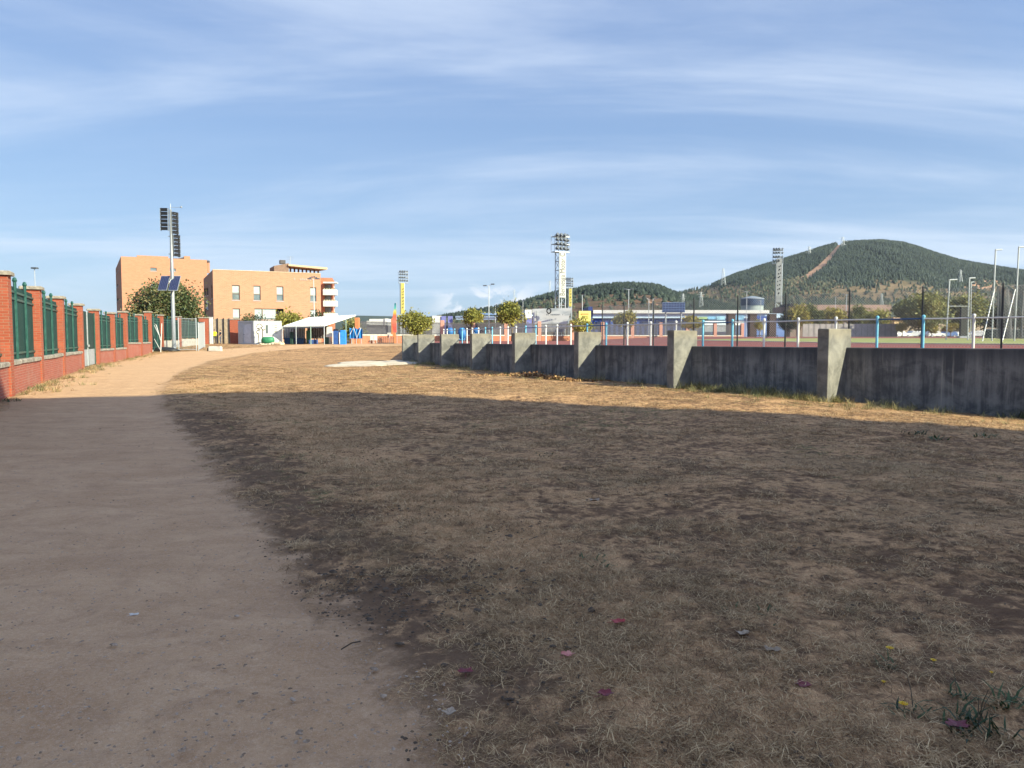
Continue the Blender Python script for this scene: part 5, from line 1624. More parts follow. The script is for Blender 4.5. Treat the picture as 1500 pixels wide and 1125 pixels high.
# ------------------------------------------------------------------ white cabin, canopy and what stands round them
def build_yard():
    zg = 0.94
    tent = M('white_sheet', (0.60, 0.60, 0.60), (0.52, 0.52, 0.52), 1.5, .55)
    wcab = M('cabin_white', (0.58, 0.575, 0.55), (0.50, 0.495, 0.47), 1.2, .6)
    gcab = M('cabin_grey', (0.40, 0.41, 0.43), (0.34, 0.35, 0.37), 1.5, .55)
    c = W(372.5, 500, 89.5)
    pa = W(349.5, 500, 91.0); pb = W(413.0, 500, 90.6)
    p0, p1, p2 = (pa.x, pa.y), (c.x, c.y), (pb.x, pb.y)
    zt = W(372.5, 470.4, 89.5).z
    th = thing('site_cabin', 'white site cabin with a grey door end and a small shuttered window', 'cabin', (c.x, c.y, zg))
    def holes_of(a, b, lst):
        out = []
        for u0, v0, u1, v1 in lst:
            s0, za = on_plane(u0, v1, a, b); s1, zb = on_plane(u1, v0, a, b); out.append((s0, s1, za, zb))
        return out
    dh = holes_of(p0, p1, [(356.5, 474.5, 367.5, 502.5)])
    mb = MB(); Pd, _, _ = wall_holes(mb, p0, p1, zg - .1, zt, dh, .08); mb.build('end_wall', gcab, th)
    wh = holes_of(p1, p2, [(389, 476, 399.5, 489)])
    mb = MB(); Pw, e, n = wall_holes(mb, p1, p2, zg - .1, zt, wh, .08)
    q2 = np.array(p2) - n * 2.4; q0 = np.array(p0) + (q2 - np.array(p2)) * .55
    mb.quad((*p2, zg - .1), (*q2, zg - .1), (*q2, zt), (*p2, zt)); mb.quad((*q2, zg - .1), (*q0, zg - .1), (*q0, zt), (*q2, zt)); mb.quad((*q0, zg - .1), (*p0, zg - .1), (*p0, zt), (*q0, zt))
    mb.quad((*p0, zt), (*p1, zt), (*p2, zt), (*q2, zt), (*q0, zt)); mb.build('wall', wcab, th)
    a, b, cc, d = dh[0]
    dr = MB().quad(Pd(a, cc, .075), Pd(b, cc, .075), Pd(b, d, .075), Pd(a, d, .075)).build('door', M('door_pale', (0.52, 0.53, 0.58), (0.44, 0.45, 0.5), 2, .5), th)
    hp = Pd(a + .12, cc + 1.0, .02); MB().box(hp, (.1, .06, .05)).build('handle', INK, dr)
    a, b, cc, d = wh[0]
    wn = MB().quad(Pw(a, cc, .075), Pw(b, cc, .075), Pw(b, d, .075), Pw(a, d, .075)).build('window', M('white_pane', (.66, .66, .66), rough=.3), th)
    q = [Pw(a + .03, 0, .07)[:2], Pw(a + (b - a) * .36, 0, .07)[:2], Pw(a + (b - a) * .36, 0, .03)[:2], Pw(a + .03, 0, .03)[:2]]
    MB().hexa([(x, y, cc + .04) for x, y in q], [(x, y, d - .04) for x, y in q]).build('shutter', M('shutter_dark', (.09, .11, .11), rough=.4), wn)
    q = [Pw(a - .1, 0, -.08)[:2], Pw(b + .1, 0, -.08)[:2], Pw(b + .1, 0, 0)[:2], Pw(a - .1, 0, 0)[:2]]
    MB().hexa([(x, y, cc - .12) for x, y in q], [(x, y, cc - .06) for x, y in q]).build('sill', STEEL, wn)
    for v in (477, 479.6, 483, 485.5, 487.6):
        s0, z = on_plane(402, v, p1, p2); s1, _ = on_plane(406.5, v, p1, p2)
        q = [Pw(s0, 0, -.03)[:2], Pw(s1, 0, -.03)[:2], Pw(s1, 0, 0)[:2], Pw(s0, 0, 0)[:2]]
        MB().hexa([(x, y, z - .05) for x, y in q], [(x, y, z + .05) for x, y in q]).build('vent', M('vent_grey', (.22, .22, .2), rough=.6), th)
    mb = MB()
    for A, B in ((p0, p1), (p1, p2)):
        A = np.array(A); B = np.array(B); ee = (B - A) / np.linalg.norm(B - A); nn = np.array([ee[1], -ee[0]])
        q = [A + nn * .06, B + nn * .06, B - nn * .02, A - nn * .02]; mb.hexa([(x, y, zt - .10) for x, y in q], [(x, y, zt + .04) for x, y in q])
    mb.build('roof_trim', gcab, th)
    MB().box((p1[0], p1[1] - .01, (zg + zt) / 2 - .05), (.13, .13, zt - zg), .0).build('corner_post', gcab, th)

    # the sloping white canopy
    FL = W(413.5, 477.8, 89.3); FR = W(474.8, 476.6, 88.2); BR = W(521.5, 461.3, 93.2); BL = W(452, 465.0, 95.5)
    th = thing('canopy', 'white sloping sheet canopy on thin posts beside the white cabin', 'canopy', ((FL.x + FR.x) / 2, FL.y, zg))
    nseg = 18
    mb = MB()
    for k in range(nseg):
        t0, t1 = k / nseg, (k + 1) / nseg
        a0, a1, b0, b1 = FL.lerp(FR, t0), FL.lerp(FR, t1), BL.lerp(BR, t0), BL.lerp(BR, t1)
        up = Vector((0, 0, .045))
        am, bm = a0.lerp(a1, .5) + up, b0.lerp(b1, .5) + up
        mb.quad(a0, am, bm, b0); mb.quad(am, a1, b1, bm)
    for A, B in ((FL, FR), (FR, BR), (BR, BL), (BL, FL)):
        dn = Vector((0, 0, -.12)); mb.quad(A + dn, B + dn, B, A)
    mb.build('roof_sheet', tent, th)
    gp = M('pale_green_post', (0.30, 0.42, 0.33), (0.24, 0.34, 0.27), 3, .5)
    for q, m in ((FL, STEEL), (FL.lerp(FR, .33), STEEL), (FR, STEEL), (W(506.6, 468, 91.4), gp), (BL, STEEL), (FL.lerp(FR, .68), gp)):
        MB().tube([(q.x, q.y, zg - .1), (q.x, q.y, q.z - .05)], .045, 6).build('post', m, th)
    fas = M('canopy_fascia', (.06, .065, .08), rough=.7)
    d = Vector((0, 0, -.16)); A, B = FL + Vector((0, .03, -.12)), FR + Vector((0, .03, -.12))
    MB().hexa([A + d, B + d, B + d + Vector((0, .08, 0)), A + d + Vector((0, .08, 0))], [A, B, B + Vector((0, .08, 0)), A + Vector((0, .08, 0))]).build('fascia', fas, th)
    # things under it
    def block(name, label, cat, u0, u1, v0, v1, D, mat, depth=.8, group=None, rz=0.0, bev=.05):
        p = W((u0 + u1) / 2, v1, D); z1 = W(u0, v0, D).z; wd = (u1 - u0) * D / F; zb = W(u0, v1, D).z
        o = MB().bevbox((p.x, D + depth / 2, (zb + z1) / 2), (wd, depth, z1 - zb), rz, min(bev, wd * .3)).build(name, mat)
        return tag(o, label, cat, group)
    curtain = M('grey_tarp', (.36, .35, .36), (.26, .25, .27), 3, .8)
    def drape(label, u0, u1, v0, v1, D, mat):
        mb = MB(); N = 40
        for k in range(N):
            def pt(k, v): 
                q = W(u0 + (u1 - u0) * k / N, v, D + .10 * math.sin(k * 1.3) + .05 * math.sin(k * 3.1)); return tuple(q)
            mb.quad(pt(k, v1), pt(k + 1, v1), pt(k + 1, v0), pt(k, v0))
        return tag(mb.build('tarpaulin', mat), label, 'tarpaulin')
    drape('light grey tarpaulin hanging at the back of the canopy', 415, 447, 478.5, 497, 92.5, curtain)
    drape('darker mottled grey tarpaulin hanging right of the canopy middle', 450, 479, 477, 496, 92.8, M('mottled_tarp', (.24, .21, .21), (.13, .12, .12), 4, .85))
    blue = M('mat_blue', (.022, .05, .11), (.03, .07, .15), 3, .6); bblue = M('bright_blue', (.02, .16, .52), (.03, .20, .60), 3, .5)
    block('crash_mat', 'dark blue crash mat stacked low at the back of the canopy', 'mat', 416, 428, 495, 504, 91.2, blue, 1.2)
    block('crash_mat', 'dark blue crash mat in the middle under the canopy', 'mat', 431.5, 444.5, 495.5, 503.8, 91.2, blue, 1.2)
    block('crash_mat', 'low blue mat beside the rubbish on the right under the canopy', 'mat', 452, 463, 497.5, 503.8, 90.8, M('mat_mid_blue', (.05, .10, .30), (.03, .07, .2), 3, .6), 1.0)
    block('cupboard', 'tall dark green cupboard near the left canopy post', 'cupboard', 424.5, 429, 486, 504, 90.0, M('dark_green', (.01, .035, .028), rough=.6), .5)
    block('locker', 'green locker standing in the middle under the canopy', 'locker', 448.5, 453.5, 484, 503.5, 91.5, M('locker_green', (.03, .11, .06), (.05, .14, .08), 3, .6), .5)
    block('notice_board', 'plain white board standing at the right end of the canopy', 'board', 478, 486.7, 478.5, 493.8, 89.6, wcab, .08)
    block('crate', 'dark green crate below the plain white board', 'crate', 474, 481, 493.9, 504, 89.6, M('crate_green', (.02, .06, .045), rough=.6), .7)
    block('board_offcut', 'pale upright board leaning beside the green crate', 'board', 482, 486, 494.2, 504, 89.5, M('pale_ply', (.5, .42, .32), (.4, .33, .25), 3, .7), .06)
    # two blue portable toilets or bins: body with rounded roof and pale edge
    for (u0, u1, v0, lab, mt) in ((488.3, 496.2, 484.5, 'dark blue upright cabinet with a domed black top, left of the brighter one', M('cab_blue', (.02, .06, .20), (.03, .08, .25), 3, .5)), (498, 507.3, 486.3, 'bright blue upright cabinet beside the pale green canopy post', bblue)):
        D = 88.9; p = W((u0 + u1) / 2, 504, D); wd = (u1 - u0) * D / F; zb = gz(p.x, D); zt = W(u0, v0, D).z
        t = thing('cabinet', lab, 'cabinet', (p.x, D, zb), 0, 'blue upright cabinets at the right end of the canopy')
        MB().bevbox((p.x, D, (zb + zt) / 2), (wd, .7, zt - zb), .1, .08).build('body', mt, t)
        MB().box((p.x - wd * .44, D - .37, (zb + zt) / 2), (.09, .05, zt - zb - .1), .1).build('edge_trim', WHITE, t)
        MB().bevbox((p.x, D, zt + .10), (wd * .9, .6, .2), .1, .08).build('lid', INK if u0 < 490 else mt, t)
    # the folding blue hurdle-like stand with white zigzag frame
    D = 89.5
    t = thing('blue_stand', 'blue folded stand with a white zigzag frame, right of the canopy', 'stand', tuple(W(522, 503, D)))
    zlo, zhi = W(520, 496, D).z, W(520, 480, D).z
    cx = W(522, 500, D).x; hwid = 9.3 * D / F
    darkb = M('stand_blue', (.015, .13, .36), (.02, .17, .42), 3, .5)
    mb = MB()
    for k in range(8):
        x0 = cx - hwid + 2 * hwid * k / 8; x1 = cx - hwid + 2 * hwid * (k + 1) / 8
        y0 = D + (.12 if k % 2 else -.12); y1 = D + (-.12 if k % 2 else .12)
        mb.hexa([(x0, y0, zlo), (x1, y1, zlo), (x1, y1 + .05, zlo), (x0, y0 + .05, zlo)], [(x0, y0, zhi - .1 * (k % 3)), (x1, y1, zhi - .1 * ((k + 1) % 3)), (x1, y1 + .05, zhi - .1 * ((k + 1) % 3)), (x0, y0 + .05, zhi - .1 * (k % 3))])
    mb.build('panel', darkb, t)
    zig = [(512.5, 490), (517.8, 479.5), (522.8, 495), (528.6, 480)]
    mb = MB().tube([tuple(W(u, v, D - .22)) for u, v in zig], .05, 5); mb.build('zigzag_frame', WHITE, t)
    mb = MB()
    for u in (515, 522, 529): q = W(u, 495, D); mb.tube([(q.x, D, gz(q.x, D)), (q.x, D, q.z)], .04, 5)
    mb.build('leg', GREY, t)
    # the wire tree ornament, the upturned green tub and the rubble by the cabin
    iron = M('rusty_wire', (.10, .065, .045), (.06, .045, .035), 5, .8)
    D = 88.6
    q = W(384.5, 503, D)
    t = thing('iron_ornament', 'bent wire tree ornament with curled arms in front of the white cabin wall', 'ornament', (q.x, D, gz(q.x, D)))
    P = lambda u, v: tuple(W(u, v, D))
    mb = MB().tube([(q.x, D, gz(q.x, D)), P(384.7, 492), P(384.6, 482)], .06, 5); mb.build('stem', iron, t)
    mb = MB()
    for cu, cv, r, a0, a1 in ((380, 478.5, 4.0, .3, 5.2), (386, 480.5, 3.0, 1.5, 5.5), (378.5, 486.5, 2.6, .2, 5.0)):
        mb.tube([P(cu + r * math.cos(a0 + (a1 - a0) * k / 9), cv - r * math.sin(a0 + (a1 - a0) * k / 9)) for k in range(10)], .05, 4)
    mb.tube([P(384.6, 483), P(382, 480), P(378, 481)], .05, 4); mb.tube([P(378.8, 503), P(379, 495), P(377.6, 488)], .05, 4); mb.build('scroll', iron, t)
    q = W(392.5, 503, 88.8); zb = gz(q.x, 88.8); wd = 10.5 * 88.8 / F
    rg = []
    for kz, kx in ((0, .82), (.25, 1.0), (.5, .98), (.70, .86), (.78, .6)):
        rg.append([(q.x + wd * kx * math.cos(a) * (1 if abs(math.cos(a)) < .9 else .95), 88.8 + .5 * kx * math.sin(a), zb + .1 + kz) for a in [2 * math.pi * j / 14 for j in range(14)]])
    tag(MB().loft(rg).build('green_tub', M('tub_green', (.025, .15, .07), (.035, .19, .09), 3, .5), None, True), 'upturned green tub lying in front of the white cabin', 'tub')
    mb = MB()
    for k in range(60):
        u = random.uniform(377, 414); qq = W(u, 505, 88 + random.uniform(-.5, .5)); r = random.uniform(.08, .26) * (1.3 if u > 398 else .8)
        z = gz(qq.x, qq.y)
        mb.lathe((qq.x, qq.y, z - .05), [(r * .8, 0), (r, r * .4), (r * .7, r * .9), (r * .2, r * 1.15)], 6)
    tag(mb.build('rubble', M('rubble_pale', (.55, .46, .34), (.32, .22, .15), 2.5, .95)), 'heap of pale rubble along the foot of the cabin', 'rubble', None, 'stuff')
    # concrete block left lying at the edge of the path
    q = G(315.5, 514.5)
    t = thing('concrete_block', 'pale concrete block lying on the verge in front of the gateway', 'block', tuple(q))
    MB().bevbox((q.x, q.y, q.z + .22), (1.15, .5, .42), .06, .06).build('block', M('block_pale', (.50, .47, .42), (.36, .33, .3), 3, .9), t)
    MB().box((q.x - .62, q.y, q.z + .14), (.16, .3, .3), .1).build('end_lug', iron, t)
    # plain gateway: tan boards behind the two red pillars and a white post
    D = 97.5
    t = thing('board_fence', 'tan upright boards closing the gateway between two red brick pillars', 'fence', tuple(W(327, 503, D)))
    bm = M('tan_board', (.42, .32, .22), (.33, .25, .17), 3, .8)
    for k in range(9):
        q0 = W(308 + k * 3.3, 466.8, D); zb = gz(q0.x, D)
        MB().box((q0.x, D, (q0.z + zb) / 2), (.27, .05, q0.z - zb), 0).build('board', bm, t)
    for u in (318.3, 327.2, 335.5):
        q0 = W(u, 466, D - .15); MB().box((q0.x, D - .12, (q0.z + gz(q0.x, D)) / 2), (.10, .08, q0.z - gz(q0.x, D)), 0).build('post', INK, t)
    q0 = W(309, 465.2, 92.5); zb = gz(q0.x, 92.5)
    t2 = thing('white_post', 'broad white post beside the left gateway pillar', 'post', (q0.x, 92.5, zb))
    MB().box((q0.x, 92.5, (q0.z + zb) / 2), (.36, .2, q0.z - zb)).build('post', WHITE, t2)
    MB().box((q0.x, 92.5, q0.z + .03), (.44, .28, .06)).build('cap', WHITE, t2)
    # loose wire fence panels and leaning gate frame by the siren pole
    wire = M('galvanised_wire', (.32, .33, .33), rough=.5, metal=.6)
    def wire_panel(label, A, B, h, posts=True, cell=.12):
        A = Vector(A); B = Vector(B); t = thing('wire_panel', label, 'wire fence', tuple(A))
        L = (B - A).length; e = (B - A) / L; up = Vector((0, 0, 1))
        for q in (A, B):
            MB().tube([tuple(q), tuple(q + up * h)], .04, 6).build('post', STEEL, t)
        mb = MB().tube([tuple(A + up * h * .97), tuple(B + up * h * .97)], .025, 5).tube([tuple(A + up * .12), tuple(B + up * .12)], .025, 5); mb.build('rail', STEEL, t)
        mb = MB(); n = int(L / cell)
        for k in range(1, n): q = A + e * (L * k / n); mb.tube([tuple(q + up * .12), tuple(q + up * h * .97)], .006, 3, caps=False)
        for k in range(1, int(h / cell)): z = h * k / int(h / cell); mb.tube([tuple(A + up * z), tuple(B + up * z)], .006, 3, caps=False)
        mb.build('wire_mesh', wire, t)['kind'] = 'stuff'
    q1, q2, q3 = G(262, 514), G(288, 514), G(300, 509)
    wire_panel('galvanised wire fence panel just right of the siren pole', q1, q2, 3.0)
    wire_panel('galvanised wire fence panel running back to the gateway pillar', q2 + Vector((.15, .1, 0)), q3, 2.6)
    q1 = G(224, 515); q2 = G(232, 516)
    t = thing('gate_frame', 'leaning pale tubular gate frame against the brick pillar', 'gate frame', tuple(q1))
    a, b = Vector(q1), Vector(q2) + Vector((.2, 0, 0)); up = Vector((0, .35, 2.5))
    mb = MB().tube([a, a + up, a + up * .98 + Vector((.2, 0, -.1)), b + up * .35, b], .035, 5).tube([b, b + up], .035, 5).tube([a + up * .5, b + up * .05], .03, 5).tube([a + up * .95, b + up * .45], .03, 5)
    mb.build('frame', M('frame_pale', (.6, .58, .55), (.5, .48, .45), 4, .5), t)
    # black sheeting lying behind it
    q = G(240, 514.5); mb = MB()
    rg = [[(q.x + r * 1.6 * math.cos(a) * random.uniform(.8, 1.1), q.y + r * .8 * math.sin(a), q.z + z) for a in [2 * math.pi * j / 12 for j in range(12)]] for r, z in ((1.0, 0), (.9, .18), (.6, .33), (.2, .38))]
    tag(mb.loft(rg).build('black_sheeting', M('black_plastic', (.02, .02, .022), rough=.4), None, True), 'crumpled black sheeting on the verge beside the siren pole', 'sheeting')
build_yard()

# ------------------------------------------------------------------ street boundary behind the track: low brick wall, pillars and bars
PINKP = M('pink_pillar', (0.52, 0.27, 0.21), (0.44, 0.22, 0.17), 4, .85)
def build_street_fence():
    us = [523.5, 576.5, 648, 693, 741, 790, 838, 882.5, 926, 967.5, 1006.6, 1047, 1087]
    Ds = [99, 103, 107, 109, 111, 113, 115, 117, 119, 121, 122.5, 124, 126]
    lowm = brick('street_brick', (0.36, 0.125, 0.070), (0.31, 0.10, 0.055), (0.32, 0.2, 0.14), bw=.3, bh=.1, ms=.012, dirt=(.30, .19, .11), dirt_amt=.6)
    pm = {523.5: M('orange_pillar', (0.47, 0.19, 0.085), (0.40, 0.15, 0.065), 4, .85), 576.5: 0}
    cop = M('wall_coping', (.52, .47, .40), (.40, .36, .31), 3, .9)
    bars = M('dark_bars', (.05, .048, .058), (.08, .075, .085), 3, .6)
    pts = [W(u, 497, D) for u, D in zip(us, Ds)]
    t = thing('street_fence', 'low brick wall with pink pillars and close dark bars along the street beyond', 'fence', (pts[4].x, pts[4].y, .95))
    zb = 0.9
    pmesh = MB().bevbox((0, 0, 1.55), (.52, .52, 3.35), 0, .03).mesh('pillar', PINKP)
    omesh = MB().bevbox((0, 0, 1.62), (.55, .55, 3.5), 0, .03).mesh('pillar', pm[523.5])
    for i, p in enumerate(pts):
        o = link('pillar', omesh if i < 2 else pmesh, t, (p.x - t.location.x, p.y - t.location.y, zb - .95))
        if i == 0: o['label'] = 'orange brick pillar'
    for a, b in zip(pts[:-1], pts[1:]):
        A = np.array([a.x, a.y]); B = np.array([b.x, b.y]); e = (B - A) / np.linalg.norm(B - A); ang = math.atan2(e[1], e[0]); mid = (A + B) / 2; L = np.linalg.norm(B - A) - .54
        MB().box((mid[0], mid[1], (zb + 1.98) / 2 - .1), (L, .32, 1.98 - zb + .2), ang).build('base_wall', lowm, t)
        MB().bevbox((mid[0], mid[1], 2.06), (L, .42, .14), ang, .03).build('coping', cop, t)
        mb = MB(); n = int(L / .085)
        for k in range(n):
            q = A + e * (.27 + L * (k + .5) / n); mb.box((q[0], q[1], 2.13 + .85), (.045, .02, 1.7), ang)
        mb.build('bars', bars, t)['kind'] = 'stuff'
        for z in (2.3, 3.65): MB().box((mid[0], mid[1] + .03, z), (L, .03, .06), ang).build('rail', bars, t)
    # left end: the stretch from the canopy, a plain low wall
    A = W(508, 500, 97); B = pts[0]
    mid = (np.array([A.x, A.y]) + np.array([B.x, B.y])) / 2
    MB().box((mid[0], mid[1], 1.4), (abs(B.x - A.x) - .3, .32, 1.2), math.atan2(B.y - A.y, B.x - A.x)).build('base_wall', lowm, t)
    # three things leaning against it
    wp = M('cutout_white', (.66, .58, .52), (.55, .48, .43), 3, .7)
    for u, lab in ((544.5, 'pale chair standing against the low brick wall, left of its twin'), (550, 'pale chair against the low brick wall next to the bicycle rack')):
        q = W(u, 503, 100); z0 = gz(q.x, 100)
        tt = thing('chair', lab, 'chair', (q.x, 100, z0), 0, 'pale chairs by the low brick wall')
        MB().bevbox((q.x, 100, z0 + .45), (.42, .42, .05), 0, .015).build('seat', wp, tt); MB().box((q.x, 100.2, z0 + .78), (.42, .04, .6)).build('backrest', wp, tt)
        for sx in (-.18, .18):
            for sy in (-.18, .18): MB().tube([(q.x + sx, 100 + sy, z0), (q.x + sx, 100 + sy, z0 + .43)], .02, 5).build('leg', wp, tt)
    q = W(564, 503, 100.5); z0 = gz(q.x, 100.5)
    tt = thing('bicycle_rack', 'dark bicycle rack of close hoops against the low brick wall', 'rack', (q.x, 100.5, z0))
    rk = M('rack_dark', (.05, .045, .05), rough=.5)
    hoop = MB()
    hoop.tube([(0, 0, 0), (0, 0, .75), (0, .1, .85), (0, .3, .85), (0, .4, .75), (0, .4, 0)], .03, 5)
    hm = hoop.mesh('hoop', rk)
    for k in range(9): link('hoop', hm, tt, (-1.05 + k * .26, 0, 0))
    MB().box((q.x, 100.5, z0 + .05), (2.3, .08, .08)).box((q.x, 100.9, z0 + .05), (2.3, .08, .08)).build('rail', rk, tt)
    # small sign board on the wall
    q = W(569.5, 489, 100.3)
    tt = thing('small_sign', 'small pale blank sign fixed above the low wall near the orange pillar', 'sign', (q.x, 100.6, 1.0))
    MB().box((q.x, 100.6, q.z), (.5, .04, .3)).build('panel', WBOARD, tt); MB().tube([(q.x, 100.65, 1.0), (q.x, 100.65, q.z)], .03, 5).build('post', GREY, tt)
    # feather flag
    D = 101.5; q = W(580.5, 500, D)
    tt = thing('feather_flag', 'tall feather flag fading from teal and yellow to red beside the orange pillar', 'flag', (q.x, D, gz(q.x, D)))
    MB().tube([(q.x + .1, D, gz(q.x, D)), (q.x + .05, D, W(580, 443, D).z)], .03, 5).build('pole', GREY, tt)
    fm = bpy.data.materials.new('flag_cloth'); fm.use_nodes = True; w = NT(fm.node_tree); bs = w.n['Principled BSDF']
    sp = w.add('ShaderNodeSeparateXYZ'); w.l.new(w.add('ShaderNodeUVMap').outputs[0], sp.inputs[0])
    rp = w.add('ShaderNodeValToRGB'); z1, z2 = W(580, 487, D).z, W(580, 443, D).z
    w.l.new(w.ramp(sp.outputs[1], z1, z2, False), rp.inputs[0])
    el = rp.color_ramp.elements; el[0].position = 0; el[0].color = (.55, .08, .06, 1); el[1].position = 1; el[1].color = (.03, .16, .22, 1)
    x_ = el.new(.55); x_.color = (.58, .12, .07, 1); x_ = el.new(.68); x_.color = (.60, .42, .06, 1); x_ = el.new(.80); x_.color = (.05, .25, .24, 1)
    w.l.new(rp.outputs[0], bs.inputs['Base Color']); bs.inputs['Roughness'].default_value = .8
    mb = MB(); N = 14
    for k in range(N):
        va, vb = 487 - 43 * k / N, 487 - 43 * (k + 1) / N
        wa, wb = [.25 + .55 * math.sin(math.pi * min(1, (x_ + .12)) * .92) ** .8 * (1 - .75 * x_) for x_ in (k / N, (k + 1) / N)]
        za, zb_ = W(580, va, D).z, W(580, vb, D).z
        mb.quad((q.x + .05 - wa * .9, D + .08 * math.sin(k), za), (q.x + .05, D, za), (q.x + .05, D, zb_), (q.x + .05 - wb * .9, D + .08 * math.sin(k + 1), zb_))
    mb.build('cloth', fm, tt)
    # blue things on the near side of the street wall
    bl = M('seat_blue', (.02, .10, .28), (.03, .14, .34), 3, .5)
    for u0, u1, v0, v1, lab in ((653.5, 664, 480, 491, 'blue hooded team shelter seat, leftmost of three beyond the wall'), (670.5, 682.5, 480, 497, 'tallest blue team shelter seat, in the middle of three'), (692.5, 702.5, 480, 488, 'small blue hooded seat on the right of three')):
        D = 96; a, b = W(u0, v0, D), W(u1, 503, D); zb_ = 1.1
        tt = thing('shelter_seat', lab, 'seat', ((a.x + b.x) / 2, D, zb_), 0, 'blue hooded seats beyond the concrete wall')
        cx = (a.x + b.x) / 2; hw_ = (b.x - a.x) / 2; zt = a.z; zl = W(u0, v1, D).z
        rg = [[(cx + hw_ * k * math.cos(an), D + .3 + .35 * k * math.sin(an), z) for an in [2 * math.pi * j / 12 for j in range(12)]] for k, z in ((.92, zl), (1, zl + (zt - zl) * .5), (.9, zl + (zt - zl) * .8), (.5, zt))]
        MB().loft(rg).build('hood', bl, tt, True)
        MB().tube([(cx - hw_ * .6, D, zb_), (cx - hw_ * .6, D, zl + .1)], .05, 5).tube([(cx + hw_ * .6, D, zb_), (cx + hw_ * .6, D, zl + .1)], .05, 5).build('leg', GREY, tt)
        MB().bevbox((cx, D - .1, zl - .05), (hw_ * 1.7, .5, .1), 0, .03).build('seat', bl, tt)
build_street_fence()

# ------------------------------------------------------------------ stadium and street buildings behind
def build_stadium():
    blue = M('stadium_blue', (0.028, 0.070, 0.27), (0.04, 0.085, 0.31), .8, .6); navy = M('stadium_navy', (0.02, 0.035, 0.14), (.03, .05, .17), 1, .6)
    lb = M('pale_blue_fascia', (0.36, 0.48, 0.62), (0.42, 0.53, 0.66), 1, .6); wr = M('stadium_roof', (.56, .56, .55), (.50, .50, .49), 2, .5)
    def slab(name, u0, u1, v0, v1, D, mat, parent, depth=1.0, D1=None):
        D1 = D1 or D
        a, b = W(u0, v0, D), W(u1, v0, D1); za, zb = W(u0, v1, D).z, W(u1, v1, D1).z
        e = Vector((b.x - a.x, b.y - a.y, 0)); n = Vector((-e.y, e.x, 0)).normalized() * depth
        bot = [(a.x, a.y, za), (b.x, b.y, zb), (b.x + n.x, b.y + n.y, zb), (a.x + n.x, a.y + n.y, za)]
        top = [(a.x, a.y, a.z), (b.x, b.y, b.z), (b.x + n.x, b.y + n.y, b.z), (a.x + n.x, a.y + n.y, a.z)]
        return MB().hexa(bot, top).build(name, mat, parent)
    t = thing('stadium_stand', 'long low blue stadium stand with a white roof edge behind the golden trees', 'stadium', tuple(W(980, 497, 190)))
    slab('wall', 868, 1010, 466.3, 500, 190, blue, t, 14)
    slab('end_wall', 861.8, 868, 449.2, 500, 189.3, navy, t, 15)
    slab('end_wall', 1010.5, 1040, 469, 500, 189.6, M('stadium_pale_wall', (.40, .48, .50), (.32, .42, .48), 1.5, .6), t, 14)
    slab('wall', 1040.5, 1150, 466.5, 500, 190, M('stadium_mid_blue', (.10, .17, .38), (.14, .22, .44), 1.0, .6), t, 14)
    slab('fascia', 868.3, 1148, 459.2, 466, 189.2, lb, t, 15)
    slab('roof', 869, 1127, 454.2, 459, 188.4, wr, t, 17)
    # dark openings in the blue wall
    for u0, u1, v0, v1 in ((874, 886, 471, 481), (941, 951, 470.5, 476), (961, 968, 470, 475), (972, 1001, 470, 476)):
        slab('opening', u0, u1, v0, v1, 189.6, M('opening_dark', (.02, .028, .07), rough=.6), t, .5)
    for u in np.arange(871, 1010, 7.6):
        slab('rib', u, u + .9, 466.4, 490, 189.7, navy, t, .4)
    # coloured poster strips on the pale wall
    for u0, u1, v0, v1, c in ((1024, 1036, 464, 467.5, (.35, .50, .25)), (1037, 1049, 463.5, 468, (.20, .42, .62)), (1050, 1062, 463, 468.5, (.30, .52, .66)), (1076, 1090, 462, 468.5, (.22, .42, .62)), (1108, 1126, 463, 472, (.05, .10, .36))):
        slab('poster', u0, u1, v0, v1, 188.6, M('poster_%d' % u0, c, tuple(k * .6 for k in c), .8, .6), t, .2)
    slab('hoarding', 1032.5, 1064, 470, 486, 187.5, M('hoarding_white', (.70, .72, .72), (.52, .66, .72), .5, .6), t, .3)
    slab('hoarding', 1076.5, 1090, 470, 477, 187.5, M('hoarding_white', (.7, .7, .7)), t, .3)
    # dark brown pylons
    br = M('pylon_brown', (.045, .028, .025), (.06, .04, .035), 1, .8)
    for k, u in enumerate((1070.5, 1102, 1130.5)):
        D = 150; a = W(u, 461.5, D); wd = 11 * D / F
        p = thing('dark_pylon', ('left', 'middle', 'right')[k] + ('most' if k != 1 else '') + ' of three broad dark brown pylons before the stadium', 'pylon', (a.x, D, 1.2), 0, 'dark brown pylons before the stadium')
        MB().bevbox((a.x, D, (a.z + 1.2) / 2), (wd, 1.2, a.z - 1.2), .1, .06).build('shaft', br, p)
        MB().bevbox((a.x, D, a.z + .12), (wd * 1.08, 1.35, .2), .1, .05).build('cap', br, p)
    # scoreboard
    D = 178; a, b = W(971, 443, D), W(1003.5, 457.5, D)
    t = thing('scoreboard', 'dark blue gridded scoreboard standing above the white stadium roof', 'scoreboard', ((a.x + b.x) / 2, D, 1.2))
    cx = (a.x + b.x) / 2; wd = b.x - a.x; ht = a.z - b.z
    MB().box((cx, D + .5, (a.z + b.z) / 2), (wd, .8, ht)).build('back_panel', M('board_grid', (.16, .24, .42), (.22, .30, .46), 2, .5), t)
    cell = M('board_cell', (.010, .028, .10), (.018, .042, .14), 1.5, .4)
    nx, ny = 8, 4
    cm = MB().box((0, 0, 0), (wd / nx * .80, .1, ht / ny * .76)).mesh('cell', cell)
    for i in range(nx):
        for j in range(ny):
            link('cell', cm, t, (-wd / 2 + wd * (i + .5) / nx, .04, b.z - 1.2 + ht * (j + .5) / ny))
